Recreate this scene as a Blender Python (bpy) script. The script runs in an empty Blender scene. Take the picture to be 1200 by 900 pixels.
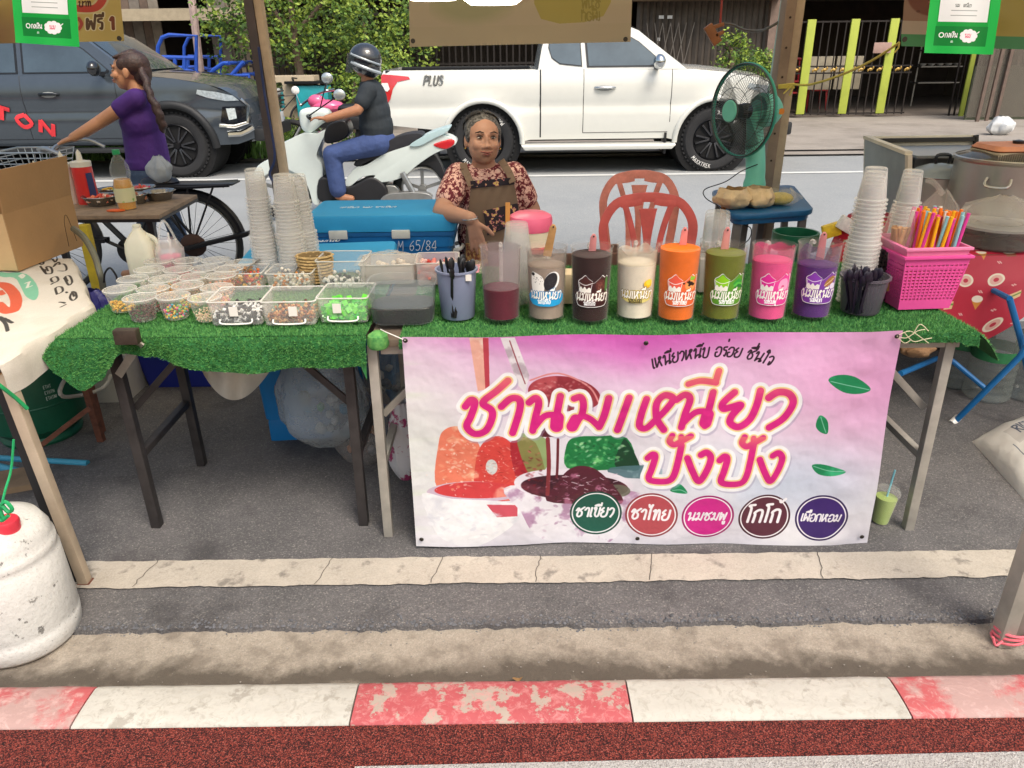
import bpy, bmesh, math, random
import numpy as np
from mathutils import Vector as V, Matrix, Euler, noise as mnoise
random.seed(7); rng = np.random.default_rng(7)
SC = bpy.context.scene; COL = SC.collection
R = math.radians; PI = math.pi; CANY0, CANY1 = 1.75, 4.75
# ------------------------------------------------------------------ camera, sky, sun, exposure
CAMZ, PITCH, ROLL = 1.55, 23.9, -0.7
cd = bpy.data.cameras.new('camera'); cam = bpy.data.objects.new('camera', cd); COL.objects.link(cam)
cam.location = (0, 0, CAMZ)
CM = Matrix.Rotation(R(90-PITCH), 3, 'X') @ Matrix.Rotation(R(ROLL), 3, 'Z')
cam.rotation_euler = CM.to_euler()
cd.sensor_width = 36; cd.lens = 27; cd.clip_start = .05; cd.clip_end = 500
SC.camera = cam
wd = bpy.data.worlds.new('World'); SC.world = wd; wd.use_nodes = True
nt = wd.node_tree; bg = nt.nodes['Background']
sky = nt.nodes.new('ShaderNodeTexSky'); sky.sky_type = 'NISHITA'; sky.sun_disc = False
sky.sun_elevation = R(56); sky.sun_rotation = R(150); sky.air_density = 1.6; sky.dust_density = 5; sky.ozone_density = 1.0
nt.links.new(sky.outputs[0], bg.inputs[0]); bg.inputs[1].default_value = .15
sd = bpy.data.lights.new('sun', 'SUN'); sd.energy = 1.6; sd.angle = R(22); sd.color = (1, .95, .87)
sun = bpy.data.objects.new('sun', sd); COL.objects.link(sun)
az = R(150); el = R(56)
sun.rotation_euler = V((math.sin(az)*math.cos(el), math.cos(az)*math.cos(el), math.sin(el))).to_track_quat('Z', 'Y').to_euler()
SC.view_settings.view_transform = 'Standard'; SC.view_settings.look = 'None'; SC.view_settings.gamma = 1
SC.view_settings.exposure = .48
SC.cycles.max_bounces = 6; SC.cycles.transparent_max_bounces = 24; SC.cycles.transmission_bounces = 4
SC.cycles.caustics_reflective = False; SC.cycles.caustics_refractive = False

def ray(px, py):
    return CM @ V(((px-600)/900, -(py-450)/900, -1))
def P(px, py, Y):                      # point on the vertical plane y = Y
    d = ray(px, py); t = Y/d.y; return V((d.x*t, Y, CAMZ+d.z*t))
def G(px, py, z=0.):                   # point on the horizontal plane at height z
    d = ray(px, py); t = (z-CAMZ)/d.z; return V((d.x*t, d.y*t, z))
# ------------------------------------------------------------------ objects
def lin(c):
    if isinstance(c, str):
        c = c.lstrip('#'); c = tuple(int(c[i:i+2], 16)/255 for i in (0, 2, 4))
    return tuple((v/12.92 if v <= .04045 else ((v+.055)/1.055)**2.4) for v in c)
def thing(name, label, cat, loc=(0, 0, 0), rz=0, group=None):
    o = bpy.data.objects.new(name, None); o.empty_display_size = .1; COL.objects.link(o)
    o.location = loc; o.rotation_euler = (0, 0, rz); o['label'] = label; o['category'] = cat
    if group: o['group'] = group
    return o
def tag(o, label, cat, group=None):
    o['label'] = label; o['category'] = cat
    if group: o['group'] = group
    return o
def struct(o): o['kind'] = 'structure'; return o
def stuff(o): o['kind'] = 'stuff'; return o
def mw(o):
    m = Matrix.Identity(4)
    while o is not None:
        m = (Matrix.Translation(o.location) @ o.rotation_euler.to_matrix().to_4x4() @ Matrix.Diagonal((*o.scale, 1))) @ m
        o = o.parent
    return m
KIDS = {}
def link(o, parent=None):
    COL.objects.link(o)
    if parent is not None:
        o.parent = parent; KIDS.setdefault(parent.name, []).append(o)
    return o
def copy_tree(o, loc=None, rz=None, label=None, parent=None, group=None):
    c = o.copy(); link(c, parent)
    if loc is not None: c.location = loc
    if rz is not None: c.rotation_euler = (0, 0, rz)
    if label: c['label'] = label
    if group: c['group'] = group
    for k in list(KIDS.get(o.name, [])): copy_tree(k, parent=c)
    return c
def frames(pts, closed=False):
    pts = [V(p) for p in pts]; n = len(pts); T = []
    for i in range(n):
        a = pts[(i-1) % n] if (closed or i > 0) else pts[i]; b = pts[(i+1) % n] if (closed or i < n-1) else pts[i]
        d = (b-a); T.append(d.normalized() if d.length > 1e-9 else V((0, 0, 1)))
    u = T[0].orthogonal().normalized(); out = []
    for i in range(n):
        if i:
            q = T[i-1].rotation_difference(T[i]); u = q @ u
        u = (u - T[i]*u.dot(T[i])).normalized(); out.append((pts[i], T[i], u, T[i].cross(u)))
    return out
def crom(pts, n=6, closed=False):
    pts = [V(p) for p in pts]; m = len(pts); o = []
    rngi = range(m if closed else m-1)
    for i in rngi:
        if closed: p0, p1, p2, p3 = pts[i-1], pts[i], pts[(i+1) % m], pts[(i+2) % m]
        else: p0, p1, p2, p3 = pts[max(i-1, 0)], pts[i], pts[i+1], pts[min(i+2, m-1)]
        for k in range(n):
            t = k/n; o.append(.5*((2*p1)+(p2-p0)*t+(2*p0-5*p1+4*p2-p3)*t*t+(3*p1-p0-3*p2+p3)*t**3))
    if not closed: o.append(pts[-1])
    return o
class MB:
    def __init__(s): s.v = []; s.f = []
    def add(s, vs, fs):
        b = len(s.v); s.v += [tuple(x) for x in vs]; s.f += [tuple(i+b for i in f) for f in fs]; return s
    def box(s, c, d, rz=0, m=None):
        hx, hy, hz = d[0]/2, d[1]/2, d[2]/2
        M4 = m or Matrix.Rotation(rz, 3, 'Z')
        vs = [V(c)+M4 @ V((x*hx, y*hy, z*hz)) for z in (-1, 1) for x, y in ((-1, -1), (1, -1), (1, 1), (-1, 1))]
        return s.add(vs, [(3, 2, 1, 0), (4, 5, 6, 7), (0, 1, 5, 4), (1, 2, 6, 5), (2, 3, 7, 6), (3, 0, 4, 7)])
    def bar(s, a, b, w, h, up=(0, 0, 1)):          # rectangular bar from a to b
        a, b = V(a), V(b); t = (b-a).normalized(); up = V(up)
        if abs(t.dot(up)) > .98: up = V((0, 1, 0))
        x = t.cross(up).normalized(); y = x.cross(t)
        vs = [p+x*sx*w/2+y*sy*h/2 for p in (a, b) for sx, sy in ((-1, -1), (1, -1), (1, 1), (-1, 1))]
        return s.add(vs, [(3, 2, 1, 0), (4, 5, 6, 7), (0, 1, 5, 4), (1, 2, 6, 5), (2, 3, 7, 6), (3, 0, 4, 7)])
    def tube(s, pts, r, n=8, closed=False, cap=True):
        fr = frames(pts, closed); m = len(fr); vs = []
        for i, (p, t, u, w) in enumerate(fr):
            rr = r[i] if isinstance(r, (list, tuple)) else r
            vs += [p+(u*math.cos(2*PI*k/n)+w*math.sin(2*PI*k/n))*rr for k in range(n)]
        fs = []
        for i in range(m if closed else m-1):
            j = (i+1) % m
            for k in range(n): fs.append((i*n+k, i*n+(k+1) % n, j*n+(k+1) % n, j*n+k))
        if cap and not closed: fs += [tuple(range(n))[::-1], tuple((m-1)*n+k for k in range(n))]
        return s.add(vs, fs)
    def lathe(s, prof, c=(0, 0, 0), n=24, m=None, cap=True, sx=1, sy=1):
        vs = []; c = V(c)
        for r, z in prof:
            for k in range(n):
                a = 2*PI*k/n; p = V((r*math.cos(a)*sx, r*math.sin(a)*sy, z)); vs.append(c+(m @ p if m else p))
        fs = [(i*n+k, i*n+(k+1) % n, (i+1)*n+(k+1) % n, (i+1)*n+k) for i in range(len(prof)-1) for k in range(n)]
        if cap: fs += [tuple(range(n))[::-1], tuple((len(prof)-1)*n+k for k in range(n))]
        return s.add(vs, fs)
    def ell(s, c, r, n=12, m=None):
        if not isinstance(r, (list, tuple)): r = (r, r, r)
        vs = [V((0, 0, -r[2]))]; h = n//2
        for i in range(1, h):
            a = -PI/2+PI*i/h
            vs += [V((r[0]*math.cos(a)*math.cos(2*PI*k/n), r[1]*math.cos(a)*math.sin(2*PI*k/n), r[2]*math.sin(a))) for k in range(n)]
        vs.append(V((0, 0, r[2]))); c = V(c); vs = [c+(m @ x if m else x) for x in vs]
        fs = [(0, 1+(k+1) % n, 1+k) for k in range(n)]
        for i in range(h-2): fs += [(1+i*n+k, 1+i*n+(k+1) % n, 1+(i+1)*n+(k+1) % n, 1+(i+1)*n+k) for k in range(n)]
        t = len(vs)-1; b = 1+(h-2)*n; fs += [(b+k, b+(k+1) % n, t) for k in range(n)]
        return s.add(vs, fs)
    def cap(s, a, b, r0, r1, n=12):
        a, b = V(a), V(b); s.tube([a, b], [r0, r1], n); s.ell(a, r0, n); s.ell(b, r1, n); return s
    def limb(s, pts, rs, n=12):
        for i in range(len(pts)-1): s.cap(pts[i], pts[i+1], rs[i], rs[i+1], n)
        return s
    def grid(s, fn, nu, nv):
        vs = [fn(i/nu, j/nv) for j in range(nv+1) for i in range(nu+1)]
        return s.add(vs, [(j*(nu+1)+i, j*(nu+1)+i+1, (j+1)*(nu+1)+i+1, (j+1)*(nu+1)+i) for j in range(nv) for i in range(nu)])
    def prism(s, poly, ext):                       # poly: coplanar 3d points, ext: extrusion vector
        n = len(poly); e = V(ext); p = [V(x) for x in poly]
        return s.add(p+[x+e for x in p], [tuple(range(n))[::-1], tuple(range(n, 2*n))]+[(i, (i+1) % n, n+(i+1) % n, n+i) for i in range(n)])
    def build(s, name, mat, parent=None, w=False, sm=35, bev=0, seg=2, org=None):
        me = bpy.data.meshes.new(name); vs = s.v
        o = bpy.data.objects.new(name, me)
        if parent is not None and w:
            im = mw(parent).inverted(); vs = [tuple(im @ V(x)) for x in vs]
        if parent is None:
            a = np.array(vs); org = V(org) if org is not None else V(((a[:, 0].min()+a[:, 0].max())/2, (a[:, 1].min()+a[:, 1].max())/2, a[:, 2].min()))
            vs = (a-np.array(org)).tolist(); o.location = org
        me.from_pydata(vs, [], s.f); bm = bmesh.new(); bm.from_mesh(me)
        bmesh.ops.recalc_face_normals(bm, faces=bm.faces)
        if bev:
            es = [e for e in bm.edges if len(e.link_faces) == 2 and e.calc_face_angle(0) > R(30)]
            bmesh.ops.bevel(bm, geom=es, offset=bev, segments=seg, profile=.6, affect='EDGES', clamp_overlap=True)
        bm.to_mesh(me); bm.free()
        if sm:
            me.polygons.foreach_set('use_smooth', [True]*len(me.polygons)); me.set_sharp_from_angle(angle=R(sm))
        if mat is not None:
            for x in (mat if isinstance(mat, (list, tuple)) else [mat]): me.materials.append(x)
        return link(o, parent)
def uvmap(o, fn):
    me = o.data; uv = me.uv_layers.new(name='UVMap')
    for l in me.loops: uv.data[l.index].uv = fn(me.vertices[l.vertex_index].co)
    return o
def remesh(o, voxel=.008, smooth=5):
    m = o.modifiers.new('r', 'REMESH'); m.mode = 'VOXEL'; m.voxel_size = voxel; m.use_smooth_shade = True
    s = o.modifiers.new('s', 'SMOOTH'); s.iterations = smooth; s.factor = .6
    dg = bpy.context.evaluated_depsgraph_get(); dg.update()
    me = bpy.data.meshes.new_from_object(o.evaluated_get(dg)); mats = list(o.data.materials)
    o.modifiers.clear(); o.data = me
    me.materials.clear()
    for x in mats: me.materials.append(x)
    me.polygons.foreach_set('use_smooth', [True]*len(me.polygons)); me.polygons.foreach_set('material_index', [0]*len(me.polygons))
    return o
def outline(pts, Y, n=5, closed=True):             # photograph pixels -> smooth closed world outline on plane y = Y
    q = crom([(a, b, 0) for a, b in pts], n, closed) if n > 1 else [V((a, b, 0)) for a, b in pts]
    return [P(p.x, p.y, Y) for p in q]
# ------------------------------------------------------------------ materials
MATS = {}
def M(name, col='#888888', rough=.5, metal=0, var=.12, sc=9, bump=0, bs=60, coat=0, emit=0, spec=.5, col2=None, thr=None, sub=0):
    if name in MATS: return MATS[name]
    m = bpy.data.materials.new(name); m.use_nodes = True; t = m.node_tree; N = t.nodes; L = t.links
    b = N['Principled BSDF']; b.inputs['Roughness'].default_value = rough; b.inputs['Metallic'].default_value = metal
    b.inputs['Specular IOR Level'].default_value = spec; b.inputs['Coat Weight'].default_value = coat
    c = lin(col); tc = N.new('ShaderNodeTexCoord')
    nz = N.new('ShaderNodeTexNoise'); nz.inputs['Scale'].default_value = sc; nz.inputs['Detail'].default_value = 6; nz.inputs['Roughness'].default_value = .65
    L.new(tc.outputs['Object'], nz.inputs['Vector'])
    rp = N.new('ShaderNodeValToRGB'); L.new(nz.outputs[0], rp.inputs[0])
    c2 = lin(col2) if col2 else tuple(min(1, x*(1+var)) for x in c)
    c1 = c if col2 else tuple(x*(1-var) for x in c)
    a, z = thr or (.32, .68)
    rp.color_ramp.elements[0].position = a; rp.color_ramp.elements[1].position = z
    rp.color_ramp.elements[0].color = (*c1, 1); rp.color_ramp.elements[1].color = (*c2, 1)
    L.new(rp.outputs[0], b.inputs['Base Color'])
    if bump:
        n2 = N.new('ShaderNodeTexNoise'); n2.inputs['Scale'].default_value = bs; n2.inputs['Detail'].default_value = 4
        L.new(tc.outputs['Object'], n2.inputs['Vector'])
        bp = N.new('ShaderNodeBump'); bp.inputs['Strength'].default_value = min(1, bump); bp.inputs['Distance'].default_value = .004*max(1, bump)
        L.new(n2.outputs[0], bp.inputs['Height']); L.new(bp.outputs[0], b.inputs['Normal'])
    if emit: b.inputs['Emission Color'].default_value = (*c, 1); b.inputs['Emission Strength'].default_value = emit
    if sub: b.inputs['Subsurface Weight'].default_value = sub; b.inputs['Subsurface Radius'].default_value = (.02, .008, .004)
    MATS[name] = m; return m
def clear(name, col='#f4f4f0', op=.2, rough=.15, edge=.5, bump=0, bs=30):    # thin clear plastic or glass
    if name in MATS: return MATS[name]
    m = M(name, col, rough, bump=bump, bs=bs, var=.03); t = m.node_tree; N = t.nodes; L = t.links
    b = N['Principled BSDF']; tr = N.new('ShaderNodeBsdfTransparent'); mx = N.new('ShaderNodeMixShader')
    lw = N.new('ShaderNodeLayerWeight'); lw.inputs[0].default_value = .35
    mr = N.new('ShaderNodeMapRange'); mr.inputs['To Min'].default_value = op; mr.inputs['To Max'].default_value = min(1, op+edge)
    pw = N.new('ShaderNodeMath'); pw.operation = 'POWER'; pw.inputs[1].default_value = 2.5; L.new(lw.outputs['Facing'], pw.inputs[0]); L.new(pw.outputs[0], mr.inputs['Value']); L.new(mr.outputs[0], mx.inputs[0])
    L.new(tr.outputs[0], mx.inputs[1]); L.new(b.outputs[0], mx.inputs[2]); L.new(mx.outputs[0], N['Material Output'].inputs[0])
    return m
def imgmat(name, arr, rough=.6, alpha=False, trans=0, bump=0):       # arr: h x w x 4, row 0 at the top, display values
    h, w = arr.shape[:2]; im = bpy.data.images.new(name, w, h, alpha=True); a = np.clip(arr[::-1], 0, 1).astype(np.float32)
    im.pixels.foreach_set(a.ravel()); im.update(); im.pack()
    m = bpy.data.materials.new(name); m.use_nodes = True; t = m.node_tree; N = t.nodes; L = t.links
    b = N['Principled BSDF']; b.inputs['Roughness'].default_value = rough
    ti = N.new('ShaderNodeTexImage'); ti.image = im; ti.extension = 'EXTEND'; L.new(ti.outputs[0], b.inputs['Base Color'])
    if bump:
        tc = N.new('ShaderNodeTexCoord'); n2 = N.new('ShaderNodeTexNoise'); n2.inputs['Scale'].default_value = 14; L.new(tc.outputs['Object'], n2.inputs['Vector'])
        bp = N.new('ShaderNodeBump'); bp.inputs['Strength'].default_value = bump; bp.inputs['Distance'].default_value = .01
        L.new(n2.outputs[0], bp.inputs['Height']); L.new(bp.outputs[0], b.inputs['Normal'])
    out = b.outputs[0]
    if trans:
        tl = N.new('ShaderNodeBsdfTranslucent'); L.new(ti.outputs[0], tl.inputs[0]); mx = N.new('ShaderNodeMixShader'); mx.inputs[0].default_value = trans
        L.new(out, mx.inputs[1]); L.new(tl.outputs[0], mx.inputs[2]); out = mx.outputs[0]
    if alpha:
        tr = N.new('ShaderNodeBsdfTransparent'); mx = N.new('ShaderNodeMixShader'); L.new(ti.outputs[1], mx.inputs[0])
        L.new(tr.outputs[0], mx.inputs[1]); L.new(out, mx.inputs[2]); out = mx.outputs[0]
    L.new(out, N['Material Output'].inputs[0]); return m
# ------------------------------------------------------------------ print raster: strokes, outlines, lettering (all drawn by numpy)
def rgb(c):
    if isinstance(c, str): c = c.lstrip('#'); return np.array([int(c[i:i+2], 16)/255 for i in (0, 2, 4)])
    return np.array(c, float)
class CV:
    def __init__(s, w, h, bgc=(1, 1, 1), a=1.): s.a = np.zeros((h, w, 4)); s.a[..., :3] = rgb(bgc); s.a[..., 3] = a; s.w, s.h = w, h
    def win(s, x0, y0, x1, y1):
        x0, y0 = max(0, int(x0)), max(0, int(y0)); x1, y1 = min(s.w, int(x1)+2), min(s.h, int(y1)+2)
        if x1 <= x0 or y1 <= y0: return None
        Y, X = np.mgrid[y0:y1, x0:x1]; return (slice(y0, y1), slice(x0, x1)), X+.5, Y+.5
    def put(s, sl, m, c):
        m = m[..., None]; A = s.a[sl]; A[..., :3] = A[..., :3]*(1-m)+(c if isinstance(c, np.ndarray) and c.ndim == 3 else rgb(c))*m
        A[..., 3:] = np.maximum(A[..., 3:], m)
    def sdf(s, strokes, pad):                      # strokes: [(pts, r)] -> distance minus r, union
        P_ = np.array([p for st, r in strokes for p in st]); b = s.win(P_[:, 0].min()-pad, P_[:, 1].min()-pad, P_[:, 0].max()+pad, P_[:, 1].max()+pad)
        if b is None: return None
        sl, X, Y = b; D = np.full(X.shape, 1e9)
        for st, r in strokes:
            st = list(st)
            if len(st) == 1: st = st*2
            for (ax, ay), (bx, by) in zip(st, st[1:]):
                x0, y0 = min(ax, bx)-pad, min(ay, by)-pad; x1, y1 = max(ax, bx)+pad, max(ay, by)+pad
                i0 = max(0, int(y0)-sl[0].start); i1 = max(0, int(y1)+2-sl[0].start); j0 = max(0, int(x0)-sl[1].start); j1 = max(0, int(x1)+2-sl[1].start)
                xx = X[i0:i1, j0:j1]; yy = Y[i0:i1, j0:j1]; dx, dy = bx-ax, by-ay; q = dx*dx+dy*dy
                t = np.clip(((xx-ax)*dx+(yy-ay)*dy)/q, 0, 1) if q > 1e-9 else 0
                D[i0:i1, j0:j1] = np.minimum(D[i0:i1, j0:j1], np.hypot(xx-ax-t*dx, yy-ay-t*dy)-r)
        return sl, D, X, Y
    def strokes(s, sts, cols, al=1.):              # cols: [(grow, colour)] from the outermost in
        pad = max(g for g, c in cols)+max(r for _, r in sts)+2; q = s.sdf(sts, pad)
        if q is None: return
        sl, D, X, Y = q
        for g, c in cols: s.put(sl, np.clip(.5-(D-g), 0, 1)*al, c(X, Y) if callable(c) else c)
    def line(s, pts, r, c, al=1., smooth=True):
        pts = [(p.x, p.y) for p in crom([(a, b, 0) for a, b in pts], 6)] if smooth and len(pts) > 2 else pts
        s.strokes([(pts, r)], [(0, c)], al)
    def ell(s, cx, cy, rx, ry, c, al=1., rot=0, soft=1.):
        k = max(rx, ry)+3; b = s.win(cx-k, cy-k, cx+k, cy+k)
        if b is None: return
        sl, X, Y = b; x = (X-cx)*math.cos(rot)+(Y-cy)*math.sin(rot); y = -(X-cx)*math.sin(rot)+(Y-cy)*math.cos(rot)
        d = (np.hypot(x/rx, y/ry)-1)*min(rx, ry); s.put(sl, np.clip(.5-d/soft, 0, 1)*al, c(X, Y) if callable(c) else c)
    def poly(s, pts, c, al=1., smooth=0):
        if smooth: pts = [(p.x, p.y) for p in crom([(a, b, 0) for a, b in pts], smooth, True)]
        p = np.array(pts); b = s.win(p[:, 0].min()-1, p[:, 1].min()-1, p[:, 0].max()+1, p[:, 1].max()+1)
        if b is None: return
        sl, X, Y = b; acc = np.zeros(X.shape)
        for ox, oy in ((-.25, -.25), (.25, -.25), (-.25, .25), (.25, .25)):
            ins = np.zeros(X.shape, bool); x, y = X+ox, Y+oy
            for (ax, ay), (bx, by) in zip(pts, pts[1:]+pts[:1]):
                if ay == by: continue
                cnd = ((ay > y) != (by > y)) & (x < (bx-ax)*(y-ay)/(by-ay)+ax); ins ^= cnd
            acc += ins/4
        s.put(sl, acc*al, c(X, Y) if callable(c) else c)
    def text(s, txt, x, y, size, cols, slant=.15, r=.09, rot=0, arc=0, al=1.):    # stroke lettering, y = baseline
        sts = []; cx = 0; ca, sa = math.cos(rot), math.sin(rot)
        for ch in txt:
            if ch == ' ': cx += .5; continue
            g = GLY.get(ch)
            if g is None: continue
            wd_, st = g; mark = wd_ == 0; ox = cx-(.62 if mark else 0)
            for l in st:
                if len(l) > 2: l = [(p.x, p.y) for p in crom([(a, b, 0) for a, b in l], 4)]
                o = []
                for a, b in l:
                    u = (a+ox+b*slant)*size; v = b*size
                    if arc: th = u/arc; o.append((x+math.sin(th)*(arc+v), y+arc-math.cos(th)*(arc+v)))
                    else: o.append((x+u*ca+v*sa, y+u*sa-v*ca))
                sts.append((o, r*size))
            if not mark: cx += wd_+.12
        if sts: s.strokes(sts, cols, al)
        return cx*size
    def noisy(s, amp, cell=1, seed=1):
        g = np.random.default_rng(seed).normal(0, 1, (s.h//cell+2, s.w//cell+2)); g = np.kron(g, np.ones((cell, cell)))[:s.h, :s.w]
        s.a[..., :3] = np.clip(s.a[..., :3]*(1+amp*g[..., None]), 0, 1)
def twidth(txt): return sum((.5 if c == ' ' else (GLY[c][0]+.12 if GLY.get(c, (0,))[0] else 0)) for c in txt)
GLY = {
 'ช': (.7, [[(.02, .72), (.15, .98), (.27, .85), (.14, .25), (.3, 0), (.55, .15), (.56, .5), (.4, .75), (.72, 1.08)]]),
 'า': (.42, [[(.02, .75), (.2, 1), (.38, .85), (.36, 0)]]),
 'น': (.75, [[(.02, .8), (.13, 1), (.22, .85), (.18, 0)], [(.18, .05), (.4, .3), (.62, .3)], [(.68, 1), (.62, .3), (.58, .02), (.75, .12), (.62, .3)]]),
 'ม': (.75, [[(.08, .8), (.2, 1), (.28, .85), (.24, .25), (.1, .02), (.02, .2), (.24, .25), (.6, .02)], [(.72, 1), (.6, .02)]]),
 'เ': (.2, [[(.1, 1), (.06, .1), (.16, .02)]]),
 'แ': (.4, [[(.1, 1), (.06, .1), (.16, .02)], [(.3, 1), (.26, .1), (.36, .02)]]),
 'ห': (.7, [[(.06, 1), (.08, .02), (.35, .5), (.62, .9), (.5, 1), (.4, .8), (.6, .02)]]),
 'ย': (.65, [[(.22, 1), (.04, .72), (.26, .6), (.06, .35), (.14, .02), (.45, .02), (.6, .3), (.62, 1)]]),
 'ว': (.45, [[(.02, .8), (.2, 1), (.42, .85), (.4, .4), (.22, 0)]]),
 'บ': (.65, [[(.02, .85), (.14, 1), (.18, .8), (.12, .02), (.55, .02), (.62, 1)]]),
 'ป': (.65, [[(.02, .85), (.14, 1), (.18, .8), (.12, .02), (.55, .02), (.62, 1.35)]]),
 'ง': (.5, [[(.02, .6), (.25, 0), (.46, .5), (.44, .9), (.26, .98), (.28, .78)]]),
 'อ': (.6, [[(.06, .75), (.25, 1), (.55, .9), (.58, .3), (.4, 0), (.1, .02), (.05, .4), (.2, .45)]]),
 'ร': (.4, [[(.36, 1.02), (.1, .95), (.12, .7), (.38, .6), (.34, .05), (.24, .1)]]),
 'จ': (.5, [[(.02, .8), (.24, 1), (.44, .8), (.42, .2), (.26, 0), (.24, .35)]]),
 'ใ': (.35, [[(.28, 1.25), (.14, 1.5), (.02, 1.25), (.22, 1.1), (.2, .02)]]),
 'ไ': (.35, [[(.0, 1.5), (.1, 1.25), (.3, 1.5), (.2, 1.1), (.2, .02)]]),
 'โ': (.4, [[(.4, 1.45), (.02, 1.4), (.2, 1.15), (.2, .02)]]),
 'ก': (.6, [[(.06, 0), (.08, .6), (.02, .78), (.28, 1), (.55, .85), (.55, 0)]]),
 'ผ': (.65, [[(.2, .8), (.08, 1), (.06, .05), (.32, .6), (.56, .02), (.62, 1)]]),
 'พ': (.7, [[(.16, .8), (.05, 1), (.12, .02), (.35, .8), (.55, .02), (.66, 1)]]),
 'ฟ': (.7, [[(.16, .8), (.05, 1), (.12, .02), (.35, .8), (.55, .02), (.68, 1.4)]]),
 'ข': (.55, [[(.12, .75), (.02, .98), (.2, .98), (.14, .3), (.3, 0), (.5, .15), (.54, 1)]]),
 'ท': (.65, [[(.02, .85), (.14, 1), (.18, .8), (.16, 0), (.34, .9), (.52, .9), (.56, 0)]]),
 'ส': (.6, [[(.3, .5), (.08, .45), (.08, .02), (.3, .2), (.55, .0)], [(.08, .8), (.3, 1), (.55, .8), (.55, 0)], [(.5, .9), (.7, 1.15)]]),
 'ด': (.6, [[(.2, .35), (.1, .02), (.02, .6), (.24, 1), (.52, .9), (.55, 0)]]),
 'ี': (0, [[(.0, 1.25), (.3, 1.38), (.55, 1.25), (.02, 1.24)], [(.55, 1.25), (.56, 1.55)]]),
 'ึ': (0, [[(.0, 1.25), (.3, 1.4), (.5, 1.25), (.02, 1.24)], [(.56, 1.42), (.6, 1.5)]]),
 'ื': (0, [[(.0, 1.25), (.3, 1.38), (.55, 1.25), (.02, 1.24)], [(.56, 1.25), (.56, 1.55)], [(.42, 1.3), (.42, 1.55)]]),
 'ิ': (0, [[(.0, 1.25), (.3, 1.4), (.55, 1.25), (.02, 1.24)]]),
 'ั': (0, [[(.1, 1.4), (.15, 1.2), (.35, 1.2), (.6, 1.5)]]),
 '่': (0, [[(.45, 1.65), (.44, 1.85)]]),
 '้': (0, [[(.25, 1.75), (.35, 1.6), (.6, 1.85)]]),
 'ู': (0, [[(.3, -.2), (.35, -.5), (.5, -.5), (.5, -.2)]]),
 '0': (.5, [[(.25, 1), (.02, .5), (.25, 0), (.48, .5), (.25, 1)]]), '1': (.3, [[(.05, .8), (.2, 1), (.2, 0)]]),
 '4': (.5, [[(.35, 0), (.35, 1), (.02, .3), (.48, .3)]]), '5': (.5, [[(.45, 1), (.1, 1), (.08, .58), (.3, .62), (.46, .35), (.3, .02), (.04, .08)]]),
 '6': (.5, [[(.4, 1), (.1, .6), (.06, .2), (.25, 0), (.44, .2), (.36, .5), (.08, .4)]]), '8': (.5, [[(.25, .52), (.06, .78), (.25, 1), (.44, .78), (.25, .52), (.04, .25), (.25, 0), (.46, .25), (.25, .52)]]),
 '/': (.3, [[(.0, -.05), (.3, 1.1)]]), '!': (.2, [[(.1, 1), (.1, .35)], [(.1, .02)]]),
 'M': (.6, [[(.03, 0), (.1, 1)], [(.1, 1), (.3, .35)], [(.3, .35), (.52, 1)], [(.52, 1), (.58, 0)]]),
 'T': (.55, [[(.0, 1), (.55, 1)], [(.28, 1), (.28, 0)]]), 'R': (.5, [[(.05, 0), (.05, 1)], [(.05, 1), (.4, .98), (.45, .72), (.05, .5)], [(.15, .5), (.5, 0)]]),
 'I': (.15, [[(.08, 0), (.08, 1)]]), 'O': (.6, [[(.3, 1), (.02, .5), (.3, 0), (.58, .5), (.3, 1)]]), 'N': (.55, [[(.04, 0), (.06, 1)], [(.06, 1), (.5, 0)], [(.5, 0), (.52, 1)]]),
 'P': (.45, [[(.05, 0), (.05, 1)], [(.05, 1), (.4, .98), (.42, .55), (.05, .5)]]), 'L': (.4, [[(.05, 1), (.05, 0)], [(.05, 0), (.4, 0)]]), 'U': (.5, [[(.04, 1), (.06, .15), (.25, 0), (.44, .15), (.46, 1)]]),
 'S': (.45, [[(.42, .85), (.2, 1), (.05, .75), (.4, .3), (.25, 0), (.02, .15)]]), 'A': (.5, [[(.0, 0), (.25, 1)], [(.25, 1), (.5, 0)], [(.1, .35), (.4, .35)]]), 'X': (.5, [[(.0, 0), (.5, 1)], [(.0, 1), (.5, 0)]]),
 'E': (.42, [[(.05, 0), (.05, 1)], [(.05, 1), (.4, 1)], [(.05, .5), (.35, .5)], [(.05, 0), (.4, 0)]]), 'K': (.5, [[(.05, 0), (.05, 1)], [(.45, 1), (.08, .45)], [(.15, .55), (.48, 0)]]),
 'Y': (.5, [[(.0, 1), (.25, .5)], [(.5, 1), (.25, .5)], [(.25, .5), (.25, 0)]]), 'H': (.5, [[(.05, 0), (.05, 1)], [(.45, 0), (.45, 1)], [(.05, .5), (.45, .5)]]), 'G': (.55, [[(.5, .85), (.3, 1), (.04, .6), (.12, .1), (.35, 0), (.52, .2), (.5, .45), (.32, .45)]]), 'D': (.5, [[(.05, 0), (.05, 1)], [(.05, 1), (.4, .85), (.48, .5), (.4, .12), (.05, 0)]]),
 'Q': (.6, [[(.3, 1), (.02, .5), (.3, 0), (.58, .5), (.3, 1)], [(.4, .2), (.6, -.05)]]), 'C': (.5, [[(.48, .85), (.25, 1), (.03, .5), (.25, 0), (.48, .15)]]),
}
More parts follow.
